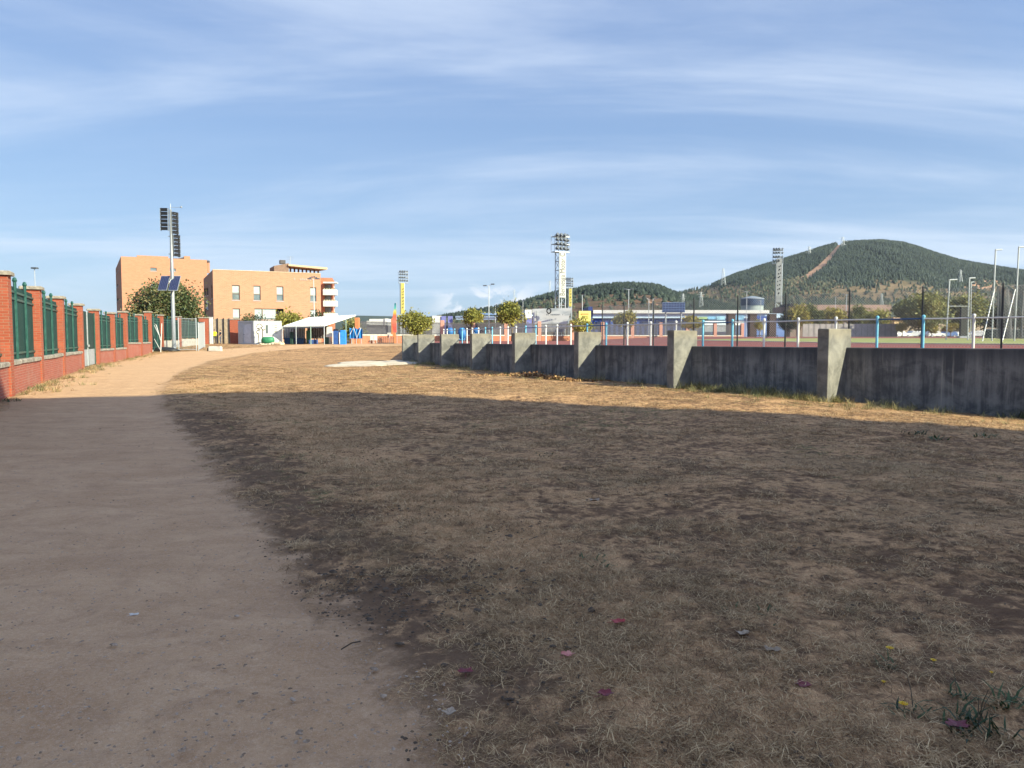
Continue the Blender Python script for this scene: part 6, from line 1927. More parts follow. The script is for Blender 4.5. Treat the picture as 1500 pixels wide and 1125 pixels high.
    for sx in (-.35, .35): MB().tube([(cx + wd * sx, D + .6, 1.0), (cx + wd * sx, D + .6, b.z)], .2, 6).build('post', GREY, t)
    # big white poster hung on a frame
    D = 132
    t = thing('poster_hoarding', 'big slanting white poster hoarding with faint pictures, at the foot of the tallest tower', 'hoarding', tuple(W(808, 500, D)))
    TL, TR, BR, BL = W(779.5, 452.5, D + 1), W(838, 450.8, D - .5), W(826.5, 486.5, D), W(781.5, 486, D + 1)
    pm = bpy.data.materials.new('poster_print'); pm.use_nodes = True; w = NT(pm.node_tree); bs = w.n['Principled BSDF']
    uv = w.add('ShaderNodeUVMap').outputs[0]; sp = w.add('ShaderNodeSeparateXYZ'); w.l.new(uv, sp.inputs[0])
    lowr = w.ramp(sp.outputs[1], 3.9, 2.9)
    n1 = w.noise(w.scale(uv, (1.6, .7, 1), rot=(0, 0, .5)), 1.0, 4, .6, .8); n2 = w.noise(w.scale(uv, (.25, .8, 1)), 1.3, 5, .6)
    pic = w.mix(w.ramp(n1, .42, .6), (.07, .10, .15, 1), (.48, .48, .46, 1))
    c = w.mix(w.math('MULTIPLY', lowr, .85), w.mix(w.ramp(n2, .45, .7), (.50, .51, .51, 1), (.26, .29, .31, 1)), pic)
    w.l.new(c, bs.inputs['Base Color']); bs.inputs['Roughness'].default_value = .5
    nb = Vector((0, .12, 0))
    MB().hexa([BL, BR, BR + nb, BL + nb], [TL, TR, TR + nb, TL + nb]).build('poster', pm, t)
    def on(u, v, d=.08): 
        q = W(u, v, D - .6); return q
    mb = MB(); q = on(804, 455.4); mb.tube([(q.x + .35 * math.cos(k), q.y, q.z + .42 * math.sin(k)) for k in np.linspace(0, 6.28, 12)], .11, 4); mb.build('crest', INK, t)
    mb = MB(); x = 801.0
    while x < 826:
        q = on(x, 461); wv = random.uniform(.10, .20); hh = random.uniform(.16, .28)
        if random.random() > .15: mb.box((q.x, q.y, q.z), (wv, .02, hh))
        x += 1.9
    mb.build('lettering', M('poster_ink', (.10, .11, .13), rough=.5), t)
    mb = MB()
    for u in (786, 800, 815, 826): q = W(u, 486, D + .5); mb.tube([(q.x, D + .6, .9), (q.x, D + .6, W(u, 455, D).z)], .08, 5)
    mb.build('support', GREY, t)
    # yellow poster
    D = 130; t = thing('yellow_poster', 'square yellow poster on a frame left of the blue stadium end wall', 'poster', tuple(W(857, 500, D)))
    a, b = W(848, 455.5, D), W(865.5, 471.5, D); cx = (a.x + b.x) / 2
    bd = MB().box((cx, D, (a.z + b.z) / 2), (b.x - a.x, .1, a.z - b.z)).build('board', M('poster_yellow', (.72, .62, .16), (.66, .58, .22), .6, .5), t)
    MB().box((cx, D - .06, a.z - .55), ((b.x - a.x) * .62, .02, .34)).build('heading', M('poster_orange', (.66, .30, .10), rough=.5), bd)
    MB().box((cx, D - .06, a.z - .95), ((b.x - a.x) * .5, .02, .16)).box((cx, D - .06, a.z - 1.3), ((b.x - a.x) * .6, .02, .12)).build('lettering', M('poster_olive', (.25, .26, .05), rough=.5), bd)
    MB().tube([(cx - .7, D + .08, .9), (cx - .7, D + .08, a.z)], .07, 5).tube([(cx + .7, D + .08, .9), (cx + .7, D + .08, a.z)], .07, 5).build('support', GREY, t)
    # street building left of the trees: white walls, violet columns, pale blue roof strips
    D = 150
    t = thing('blue_roof_hall', 'low hall with pale blue roof strips and violet columns behind the street trees', 'building', tuple(W(710, 500, D)))
    slab('wall', 636, 782, 474, 500, D, M('hall_wall', (.13, .13, .17), (.18, .18, .22), .6, .7), t, 12)
    slab('white_wall', 633, 646, 462.5, 500, D - 1, WHITE, t, 12); slab('white_wall', 769, 779, 453.5, 466, D - 1, WHITE, t, 10)
    for u in (646.5, 656, 771): slab('column', u, u + (6.5 if u < 700 else 8), 463 if u < 700 else 466.2, 500, D - 1.2, M('violet_column', (.13, .14, .34), (.17, .18, .4), 1, .6), t, 1)
    slab('roof_strip', 667, 735, 462.8, 465.3, D - 2, lb, t, 14, D - 6); slab('roof_strip', 668, 737, 466.0, 468.4, D - 2, M('ice_blue', (.5, .64, .72), (.45, .6, .7), 1, .5), t, 2, D - 6)
    slab('roof_strip', 704, 745, 458.8, 461, D - 1, lb, t, 14, D - 4)
    # white lorry-like hoarding on the far left
    D = 140; t = thing('white_shed', 'long white shed roof seen over the dark bars left of the flag', 'shed', tuple(W(555, 500, D)))
    slab('wall', 537, 568, 476.5, 500, D, M('shed_wall', (.12, .12, .14), rough=.8), t, 6); slab('roof', 541, 563, 467.2, 476, D - .5, wr, t, 7); slab('roof', 563.5, 566.5, 466.5, 476.5, D - .7, wr, t, 7); slab('roof', 537.2, 540.5, 470, 475, D - .7, wr, t, 7)
    # round water tank
    D = 270; c = W(1106, 497, D); r = 16 * D / F
    t = thing('water_tank', 'round two tone water tank, dark above and pale below, left of the slim tower', 'tank', (c.x, D + r, 1.0))
    z1, z2, z3 = W(1106, 455, D).z, W(1106, 447, D).z, W(1106, 437.5, D).z
    MB().lathe((c.x, D + r, 1), [(r, 0), (r, z2 - 1)], 28).build('base_drum', M('tank_pale', (.30, .34, .34), (.25, .29, .3), 1, .7), t, False)
    MB().lathe((c.x, D + r, z2), [(r * 1.05, .01), (r * 1.05, z3 - z2)], 28).build('upper_drum', M('tank_navy', (.03, .05, .10), (.04, .065, .12), .5, .6), t)
    MB().lathe((c.x, D + r, z3), [(r * 1.08, .01), (r * 1.06, .3), (r * .4, .9), (.1, 1.1)], 28).build('roof', M('tank_roof', (.22, .25, .3), rough=.6), t)
    # grey panel wall beyond the infield, panel by panel
    D = 116; t = thing('panel_wall', 'grey concrete panel wall behind the infield under the trees', 'wall', tuple(W(1240, 495, D)))
    pmat = M('panel_grey', (.34, .31, .30), (.26, .24, .23), 1.6, .9)
    u = 1176.0; k = 0
    while u < 1311:
        w_ = 8.6; a = W(u, 474.5, D); b = W(u + w_, 474.5, D); zb = float(terrace(a.x, D))
        MB().box(((a.x + b.x) / 2, D + random.uniform(-.02, .02), (a.z + zb) / 2), ((b.x - a.x) - .03, .14, a.z - zb + random.uniform(-.03, .03))).build('panel', pmat, t)
        MB().box((b.x, D - .02, (a.z + zb) / 2), (.16, .2, a.z - zb + .1)).build('post', M('panel_post', (.24, .22, .21), rough=.9), t)
        u += w_
    # long pinkish roof above the trees
    t = thing('long_roof', 'long pinkish brown roof showing above the row of trees below the hill', 'roof', tuple(W(1240, 480, 210)))
    slab('roof', 1168, 1306, 446.5, 456, 210, M('roof_pink', (.30, .20, .17), (.22, .155, .13), .4, .9), t, 20); slab('wall', 1169, 1305, 456.1, 497, 210.4, M('wall_brown', (.2, .15, .12), rough=.9), t, 18)
    # dark black-brown roof patch left of it
    t = thing('dark_hut', 'small black roofed hut above the golden tree right of the slim tower', 'hut', tuple(W(1162, 480, 205)))
    slab('roof', 1157, 1168, 444.5, 448.5, 205, INK, t, 8); slab('wall', 1158, 1167, 448.6, 497, 205.3, M('wall_brown', (.2, .15, .12)), t, 7)
    # house far on the bank behind the cars
    t = thing('ochre_house', 'little ochre house on the bank left of the big dark tree', 'house', tuple(W(1318, 478, 180)))
    slab('wall', 1310, 1325, 469, 497, 180, M('house_ochre', (.48, .34, .18), (.42, .29, .15), 1, .9), t, 8); slab('roof', 1309, 1326, 464.5, 468.8, 179.6, M('house_roof', (.45, .30, .18), (.36, .24, .15), 2, .9), t, 9)
    # dry bank behind the car park
    mb = MB(); N = 30
    rows = []
    for D, v in ((172, 494.5), (180, 490), (190, 484), (203, 479), (222, 475)):
        rows.append([tuple(W(1308 + 200 * k / N, v + 1.3 * math.sin(k * .9 + D) , D)) for k in range(N + 1)])
    for r0, r1 in zip(rows[:-1], rows[1:]):
        for k in range(N): mb.quad(r0[k], r0[k + 1], r1[k + 1], r1[k])
    tag(mb.build('dry_bank', M('bank_dry', (.34, .23, .13), (.20, .15, .08), .35, .95, coord='Pos'), None, True), 'dry ochre bank rising behind the parked cars', None, None, 'structure')
build_stadium()

# ------------------------------------------------------------------ poles, lamps and pylons
def build_poles():
    dk = M('lamp_dark', (.10, .11, .13), (.07, .08, .09), 3, .5, metal=.3)
    def lamp(label, u, vtop, D, zb, arms, r=.07, mat=STEEL, head=.5, cat='street lamp', group=None):
        q = W(u, vtop, D); t = thing('street_lamp', label, cat, (q.x, D, zb), 0, group)
        MB().tube([(q.x, D, zb), (q.x, D, q.z)], [r * 1.3, r * .7], 6).build('pole', mat, t)
        for dx, dz in arms:
            a = MB().tube([(q.x, D, q.z - .15), (q.x + dx * .6, D, q.z + dz)], r * .5, 5).build('arm', mat, t)
            MB().bevbox((q.x + dx * .9, D, q.z + dz + .02), (head, .35, .14), 0, .03).build('lamp_head', dk, a)
        return t
    lamp('lone street lamp with flat round head beyond the brick fence at the far left', 50.5, 393, 70, .5, ((0.02, .0),), .05, head=.55)
    lamp('double arm street lamp in front of the tan building', 459.4, 408.5, 96, 1, ((-.55, 0), (.55, 0)), .06)
    lamp('tall double arm street lamp left of the round street tree', 716, 417.5, 108, 1, ((-.6, -.1), (.6, .1)), .07)
    lamp('double arm street lamp in front of the brown hill right of the tallest tower', 921, 423.5, 140, 1, ((-.7, 0), (.7, 0)), .08)
    lamp('small street lamp on the slope left of the scoreboard', 950.5, 438, 170, 1, ((-.8, .2),), .09)
    lamp('small street lamp on the slope nearest the scoreboard', 956.5, 437.5, 168, 1, ((.9, .0),), .09)
    lamp('pale street lamp between the poster and the brown hill', 853, 432, 150, 1, ((.5, 0),), .08)
    lamp('double arm lamp in front of the round water tank', 1094, 427, 160, 1, ((-.7, 0), (.7, 0)), .08)
    lamp('short lamp before the pale half of the water tank', 1114.5, 440, 165, 1, ((-.5, 0),), .07)
    lamp('twin headed lamp above the trees beside the dark pole', 1240, 431.5, 150, 1, ((-.6, 0), (.6, 0)), .08)
    lamp('short pale lamp left of the twin headed lamp', 1224, 434.5, 165, 1, ((.5, 0),), .07)
    lamp('thin mast right of the tall double arm lamp', 725.5, 447, 120, 1, ((.2, 0),), .05, head=.25)
    lamp('thin lamp rising beside the white gable of the hall', 766, 440, 135, 1, ((.3, 0),), .06, head=.3)
    # throwing cage: bent white poles and hanging net
    wp = M('cage_white', (.44, .45, .46), (.36, .37, .38), 3, .45, metal=.2)
    def bent(label, ub, vb, ut, vt, ua, D, brace=None, r=.055):
        a, b = W(ub, vb, D), W(ut, vt, D); zb = float(terrace(a.x, D))
        t = thing('cage_pole', label, 'pole', (a.x, D, zb), 0, 'bent white poles of the throwing cage')
        MB().tube([(a.x, D, zb), (b.x, D, b.z)], r, 7).build('pole', wp, t)
        c = W(ua, vt, D); MB().tube([(b.x - .02, D, b.z), (c.x, D, c.z + .03)], r, 7).build('arm', wp, t)
        if brace:
            q0, q1 = W(brace[0], brace[1], D), W(brace[2], 496, D - 1.5)
            MB().tube([tuple(q0), (q1.x, D - 1.5, float(terrace(q1.x, D - 1.5)))], r * .75, 6).build('brace', wp, t)
    bent('shorter bent white pole nearest the big dark tree', 1386, 495, 1391, 410, 1402, 66)
    bent('bent white pole before the tall dark tree, its arm to the right', 1417.5, 495, 1420, 407.5, 1428.5, 64)
    bent('thin bent white pole just behind another, left of the net', 1421.5, 495, 1422.8, 413.5, 1427, 69, None, .04)
    bent('tall bent white pole with slanting brace at the left of the net', 1453, 495, 1458.5, 366, 1468, 60, (1456.5, 424, 1439))
    bent('tallest bent white pole with slanting brace at the right edge', 1486, 495, 1492.5, 362, 1503, 58, (1487, 424, 1468))
    net = M('cage_net', (.13, .13, .14), rough=.8)
    D = 63; a0, a1 = W(1462, 419, D), W(1530, 416, D); zb = 1.55
    t = thing('cage_net', 'dark hanging net of the throwing cage behind the tall white poles', 'net', (a0.x, D, zb))
    mb = MB(); 
    n = 62
    for k in range(n + 1):
        x = a0.x + (a1.x - a0.x) * k / n; z = a0.z - .25 * math.sin(k / n * math.pi * 2) ** 2
        mb.tube([(x + .25 * math.sin(k * .5), D + .3 * math.sin(k * .35), zb), (x, D + .12 * math.sin(k * .5), z)], .017, 3, caps=False)
    for j in range(48):
        f = j / 48; pts = []
        for k in range(0, n + 1, 3):
            x = a0.x + (a1.x - a0.x) * k / n; z = a0.z - .25 * math.sin(k / n * math.pi * 2) ** 2
            pts.append((x + .25 * math.sin(k * .5) * (1 - f), D + .3 * math.sin(k * .35) * (1 - f) + .12 * math.sin(k * .5) * f, zb + (z - zb) * f))
        mb.tube(pts, .017, 3, caps=False)
    mb.build('net', net, t)['kind'] = 'stuff'
    MB().tube([(a0.x, D, a0.z), (a1.x, D, a1.z)], .02, 5).build('head_rope', net, t)
    # black padding of the cage standing low behind
    a, b = W(1443, 483, 64), W(1515, 483, 64)
    t = thing('cage_screen', 'low dark screen at the foot of the throwing cage', 'screen', ((a.x + b.x) / 2, 64, 1.6))
    MB().box(((a.x + b.x) / 2, 64, (a.z + 1.6) / 2), (b.x - a.x, .08, a.z - 1.6)).build('panel', M('screen_dark', (.035, .045, .05), (.05, .06, .065), 2, .8), t)
    MB().tube([(a.x, 64, a.z + .03), (b.x, 64, a.z + .03)], .04, 5).build('rail', GREY, t)
    # dark square tree-like pier between the goal posts
    D = 84; q = W(1413, 450, D); z0 = float(terrace(q.x, D))
    t = thing('dark_pier', 'tall narrow dark screen panel between the two bent white poles', 'panel', (q.x, D, z0))
    MB().bevbox((q.x, D, (q.z + z0) / 2), (.9, .3, q.z - z0), 0, .04).build('panel', M('pier_dark', (.03, .035, .03), (.045, .045, .04), 2, .9), t)
    MB().box((q.x, D, z0 + .1), (1.2, .6, .2)).build('foot', GREY, t)
    # thin crossbar between the first two poles
    a, b = W(1388, 448.5, 66), W(1419, 448.5, 66)
    t = thing('crossbar', 'thin white bar joining the two shorter bent poles', 'bar', tuple((a + b) / 2))
    MB().tube([tuple(a), tuple(b)], .03, 5).build('bar', wp, t)
    # dark benches on the infield edge
    bm = M('bench_dark', (.03, .028, .028), rough=.6)
    D = 84
    for u0, u1, lab in ((1106.5, 1122, 'dark hurdle bench on the far side of the infield, left one'), (1123.5, 1139, 'dark hurdle bench on the far side of the infield, right one')):
        a, b = W(u0, 491.5, D), W(u1, 491.5, D); zb = float(terrace(a.x, D))
        t = thing('bench', lab, 'bench', ((a.x + b.x) / 2, D, zb), 0, 'dark benches on the far infield')
        MB().box(((a.x + b.x) / 2, D, a.z), (b.x - a.x, .3, .08)).build('seat', bm, t)
        for q in (a, b): MB().tube([(q.x, D, zb), (q.x, D, a.z)], .04, 5).build('leg', bm, t)
    # lattice pylons on the hills
    lat = M('pylon_grey', (.38, .40, .42), rough=.6, metal=.3)
    def pylon(label, u, vtop, vbase, D, wide=.12):
        a, b = W(u, vtop, D), W(u, vbase, D); h = a.z - b.z
        t = thing('lattice_pylon', label, 'pylon', (a.x, D, b.z), 0, 'power pylons on the hills')
        mb = MB(); wb = h * wide; r = D * .00020
        def lv(f): return wb * (1 - f) ** 1.0 + h * .018
        levels = [0, .18, .34, .48, .60, .72, .84, .95]
        for sx in (-1, 1):
            for sy in (-1, 1):
                mb.tube([(a.x + sx * lv(f), D + sy * lv(f), b.z - 1 + (h + 1) * f) for f in (0, .6, 1)], r, 3)
        for f0, f1 in zip(levels[:-1], levels[1:]):
            for sx in (-1, 1): mb.tube([(a.x + sx * lv(f0), D - lv(f0), b.z + h * f0), (a.x - sx * lv(f1), D - lv(f1), b.z + h * f1)], r * .6, 3)
        mb.build('tower', lat, t)
        mb = MB()
        for f, w_ in ((.72, .16), (.84, .20), (.95, .13)):
            mb.tube([(a.x - h * w_, D, b.z + h * f), (a.x, D, b.z + h * (f + .03)), (a.x + h * w_, D, b.z + h * f)], r * .8, 3)
        mb.build('cross_arm', lat, t)
    pylon('tallest lattice pylon beside the top of the firebreak', 1234.5, 347, 388, 1700)
    pylon('lattice pylon in the pines left of the firebreak', 1185.5, 361, 391, 1720)
    pylon('lattice pylon on the right shoulder of the hill', 1366, 369, 389, 1750)
    pylon('pale lattice pylon on the left foot of the hill', 1059.5, 393, 417, 1500)
    pylon('lattice pylon just right of the scoreboard', 1027, 427.5, 455, 700)
    pylon('lattice pylon behind the scoreboard', 1000.5, 430, 455, 720)
    pylon('faint lattice pylon far left of the poster on the brown hill', 753.5, 424, 441, 1100, .08)
    pylon('faint lattice pylon above the trees left of the tallest tower', 805.5, 411, 432, 1000, .07)
    pylon('small pale lattice pylon low on the right of the hill', 1407, 395, 412, 1300)
    pylon('small lattice pylon low above the olive tree', 1291.5, 430, 446, 900)
build_poles()

# ------------------------------------------------------------------ parked cars behind the infield
def build_cars():
    def car_meshes(L=4.2, Wd=1.75, H=1.48):
        prof = [(-L / 2, .35), (-L / 2, .70), (-L * .44, .85), (-L * .22, .93), (-L * .08, 1.40), (L * .20, H), (L * .40, 1.32), (L * .47, .92), (L / 2, .80), (L / 2, .35)]
        body = MB()
        def sec(y, k): return [(x * (1 - .02 * k), y, z - (.06 * k if z > 1 else 0)) for x, z in prof]
        ys = [(-Wd / 2, 1), (-Wd / 2 * .93, 0), (Wd / 2 * .93, 0), (Wd / 2, 1)]
        body.loft([sec(y, k) for y, k in ys])
        glass = MB()
        for s in (-1, 1):
            y = s * (Wd / 2 + .004)
            glass.quad((-L * .16, y, .98), (L * .10, y, .98), (L * .12, y * .97, 1.34), (-L * .05, y * .97, 1.32)); glass.quad((L * .13, y, .98), (L * .38, y, .98), (L * .34, y * .97, 1.28), (L * .15, y * .97, 1.34))
        wheel = MB(); rg = [[(r * math.cos(a), yy, r * math.sin(a)) for a in [2 * math.pi * j / 12 for j in range(12)]] for r, yy in ((.27, -.1), (.31, -.08), (.31, .08), (.27, .1))]
        wheel.loft(rg)
        return body, glass, wheel
    body, glass, wheel = car_meshes()
    gl = M('car_glass', (.02, .025, .03), rough=.1, spec=.8); ty = M('tyre', (.02, .02, .02), rough=.8); rim = M('rim', (.4, .4, .42), rough=.3, metal=.7)
    gmesh, wmesh = glass.mesh('side_window', gl), wheel.mesh('wheel', ty)
    lampm = MB().box((0, 0, 0), (.08, .3, .14)).mesh('headlight', M('lamp_clear', (.7, .7, .68), rough=.2))
    rimm = MB(); rimm.loft([[(r * math.cos(a), yy, r * math.sin(a)) for a in [2 * math.pi * j / 10 for j in range(10)]] for r, yy in ((.19, -.11), (.19, .11))]); rimm = rimm.mesh('rim', rim)
    paints = [('white', (.72, .72, .70)), ('silver', (.45, .46, .47)), ('dark grey', (.08, .085, .09)), ('blue', (.06, .12, .28)), ('pale grey', (.55, .55, .54)), ('black', (.02, .02, .022)), ('red', (.30, .03, .03))]
    D = 163
    spots = [(1318, 'white', 'white parked car at the left end of the row beyond the infield'), (1336, 'silver', 'silver parked car second from the left beyond the infield'), (1352, 'dark grey', 'dark grey parked car under the big dark tree'),
             (1369, 'pale grey', 'pale grey parked car right of the dark grey one'), (1386, 'blue', 'blue parked car behind the shorter bent pole'), (1400, 'white', 'white parked car between the bent poles'), (1428, 'silver', 'silver parked car right of the dark panel'), (1443, 'black', 'black parked car at the right end of the row')]
    for k, (u, c, lab) in enumerate(spots):
        q = W(u, 492, D + (k % 3) * 1.5); z = float(terrace(q.x, q.y))
        t = thing('parked_car', lab, 'car', (q.x, q.y, z), random.choice((0, math.pi)) + random.uniform(-.25, .25), 'cars parked beyond the infield')
        col = dict(paints)[c]
        link('body', body.mesh('car_body', M('paint_' + c.replace(' ', '_'), col, rough=.3, spec=.6)), t)
        link('side_window', gmesh, t)
        for sx in (-1.3, 1.28):
            for sy in (-.82, .82): wl = link('wheel', wmesh, t, (sx, sy, .31)); link('rim', rimm, wl)
        for sy in (-.55, .55): link('headlight', lampm, t, (-2.1, sy, .68))
build_cars()

# ================================================================== GROUND COVER AND SMALL THINGS
def scatter_object(name, label, P, rot, scl, idx, protos, kind='stuff', cat=None):
    """points carrying instances of a few hand-built tufts"""
    me = bpy.data.meshes.new(name)
    me.vertices.add(len(P)); me.vertices.foreach_set('co', np.asarray(P, np.float32).ravel())
    a = me.attributes.new('rot', 'FLOAT_VECTOR', 'POINT'); a.data.foreach_set('vector', np.asarray(rot, np.float32).ravel())
    a = me.attributes.new('scl', 'FLOAT', 'POINT'); a.data.foreach_set('value', np.asarray(scl, np.float32))
    a = me.attributes.new('idx', 'INT', 'POINT'); a.data.foreach_set('value', np.asarray(idx, np.int32))
    o = link(name, me)
    tag(o, label, cat, None, kind)
    co = bpy.data.collections.new(name + '_pieces')
    for p in protos: co.objects.link(p)
    ng = bpy.data.node_groups.new(name + '_scatter', 'GeometryNodeTree')
    ng.interface.new_socket('Geometry', in_out='INPUT', socket_type='NodeSocketGeometry')
    ng.interface.new_socket('Geometry', in_out='OUTPUT', socket_type='NodeSocketGeometry')
    N = ng.nodes; L = ng.links
    gi = N.new('NodeGroupInput'); go = N.new('NodeGroupOutput')
    ci = N.new('GeometryNodeCollectionInfo'); ci.inputs['Collection'].default_value = co; ci.inputs['Separate Children'].default_value = True; ci.inputs['Reset Children'].default_value = True
    ip = N.new('GeometryNodeInstanceOnPoints'); ip.inputs['Pick Instance'].default_value = True
    def attr(n, t):
        nd = N.new('GeometryNodeInputNamedAttribute'); nd.data_type = t; nd.inputs['Name'].default_value = n; return nd.outputs['Attribute']
    L.new(gi.outputs[0], ip.inputs['Points']); L.new(ci.outputs[0], ip.inputs['Instance'])
    L.new(attr('idx', 'INT'), ip.inputs['Instance Index'])
    e2r = N.new('FunctionNodeEulerToRotation'); L.new(attr('rot', 'FLOAT_VECTOR'), e2r.inputs[0]); L.new(e2r.outputs[0], ip.inputs['Rotation'])
    L.new(attr('scl', 'FLOAT'), ip.inputs['Scale'])
    L.new(ip.outputs[0], go.inputs[0])
    md = o.modifiers.new('scatter', 'NODES'); md.node_group = ng
    return o

def tuft_mesh(name, nbl, length, width, lie, radius, mat, seed, curl=.5):
    """a tuft of tapering, bent blades; lie=1 lies on the ground, 0 stands"""
    r = np.random.default_rng(seed); V = []; Fc = []; R = []
    for k in range(nbl):
        a = r.uniform(0, 6.283); rr = radius * math.sqrt(r.uniform(0, 1)); b = np.array([rr * math.cos(a), rr * math.sin(a), -0.004])
        d = r.uniform(0, 6.283); L = length * r.uniform(.45, 1.2); w = width * r.uniform(.6, 1.3)
        el = (1 - lie) * r.uniform(.7, 1.45) + lie * r.uniform(-.05, .55)
        side = np.array([-math.sin(d), math.cos(d), 0]); c = r.normal(0, curl)
        p = b.copy(); base = len(V); rn = np.clip(r.normal(.5, .24), 0, 1)
        for s in range(3):
            ww = w * (1, .8, .12)[s]
            V += [p - side * ww / 2, p + side * ww / 2]; R += [rn, rn]
            if s < 2:
                step = np.array([math.cos(d + c * s) * math.cos(el), math.sin(d + c * s) * math.cos(el), math.sin(el)]) * L / 2
                p = p + step; el -= r.uniform(.2, .8)
                if p[2] < 0.002: p[2] = 0.002 + r.uniform(0, .004)
        Fc += [(base, base + 1, base + 3, base + 2), (base + 2, base + 3, base + 5, base + 4)]
    me = bpy.data.meshes.new(name); me.from_pydata([tuple(v) for v in V], [], Fc); me.materials.append(mat)
    at = me.attributes.new('rnd', 'FLOAT', 'POINT'); at.data.foreach_set('value', np.array(R, np.float32))
    return bpy.data.objects.new(name, me)

def straw_mat(name, cols, rough=.8, sub=.15):
    """per-blade colour plus a shift per tuft"""
    m = leafmat(name, cols, rough, sub)
    w = NT(m.node_tree); rp = next(n for n in w.n if n.type == 'VALTORGB')
    oi = w.add('ShaderNodeObjectInfo'); at = next(n for n in w.n if n.type == 'ATTRIBUTE')
    v = w.math('ADD', at.outputs['Fac'], w.math('MULTIPLY', w.math('SUBTRACT', oi.outputs['Random'], .5), .7), clamp=True)
    w.l.new(v, rp.inputs[0])
    return m
STRAW = straw_mat('straw', [(0.115, 0.064, 0.033), (0.25, 0.150, 0.073), (0.44, 0.29, 0.143), (0.68, 0.48, 0.26)])
GREENST = straw_mat('green_grass', [(0.075, 0.085, 0.035), (0.14, 0.145, 0.06), (0.24, 0.215, 0.09), (0.46, 0.36, 0.18)])
WEED = straw_mat('weed_green', [(0.020, 0.036, 0.014), (0.035, 0.060, 0.022), (0.055, 0.085, 0.030), (0.085, 0.11, 0.045)], .55, .2)

def ground_at(x, y):
    sp, tr, ba = field_masks(np.atleast_1d(x), np.atleast_1d(y))
    return g(x, y)

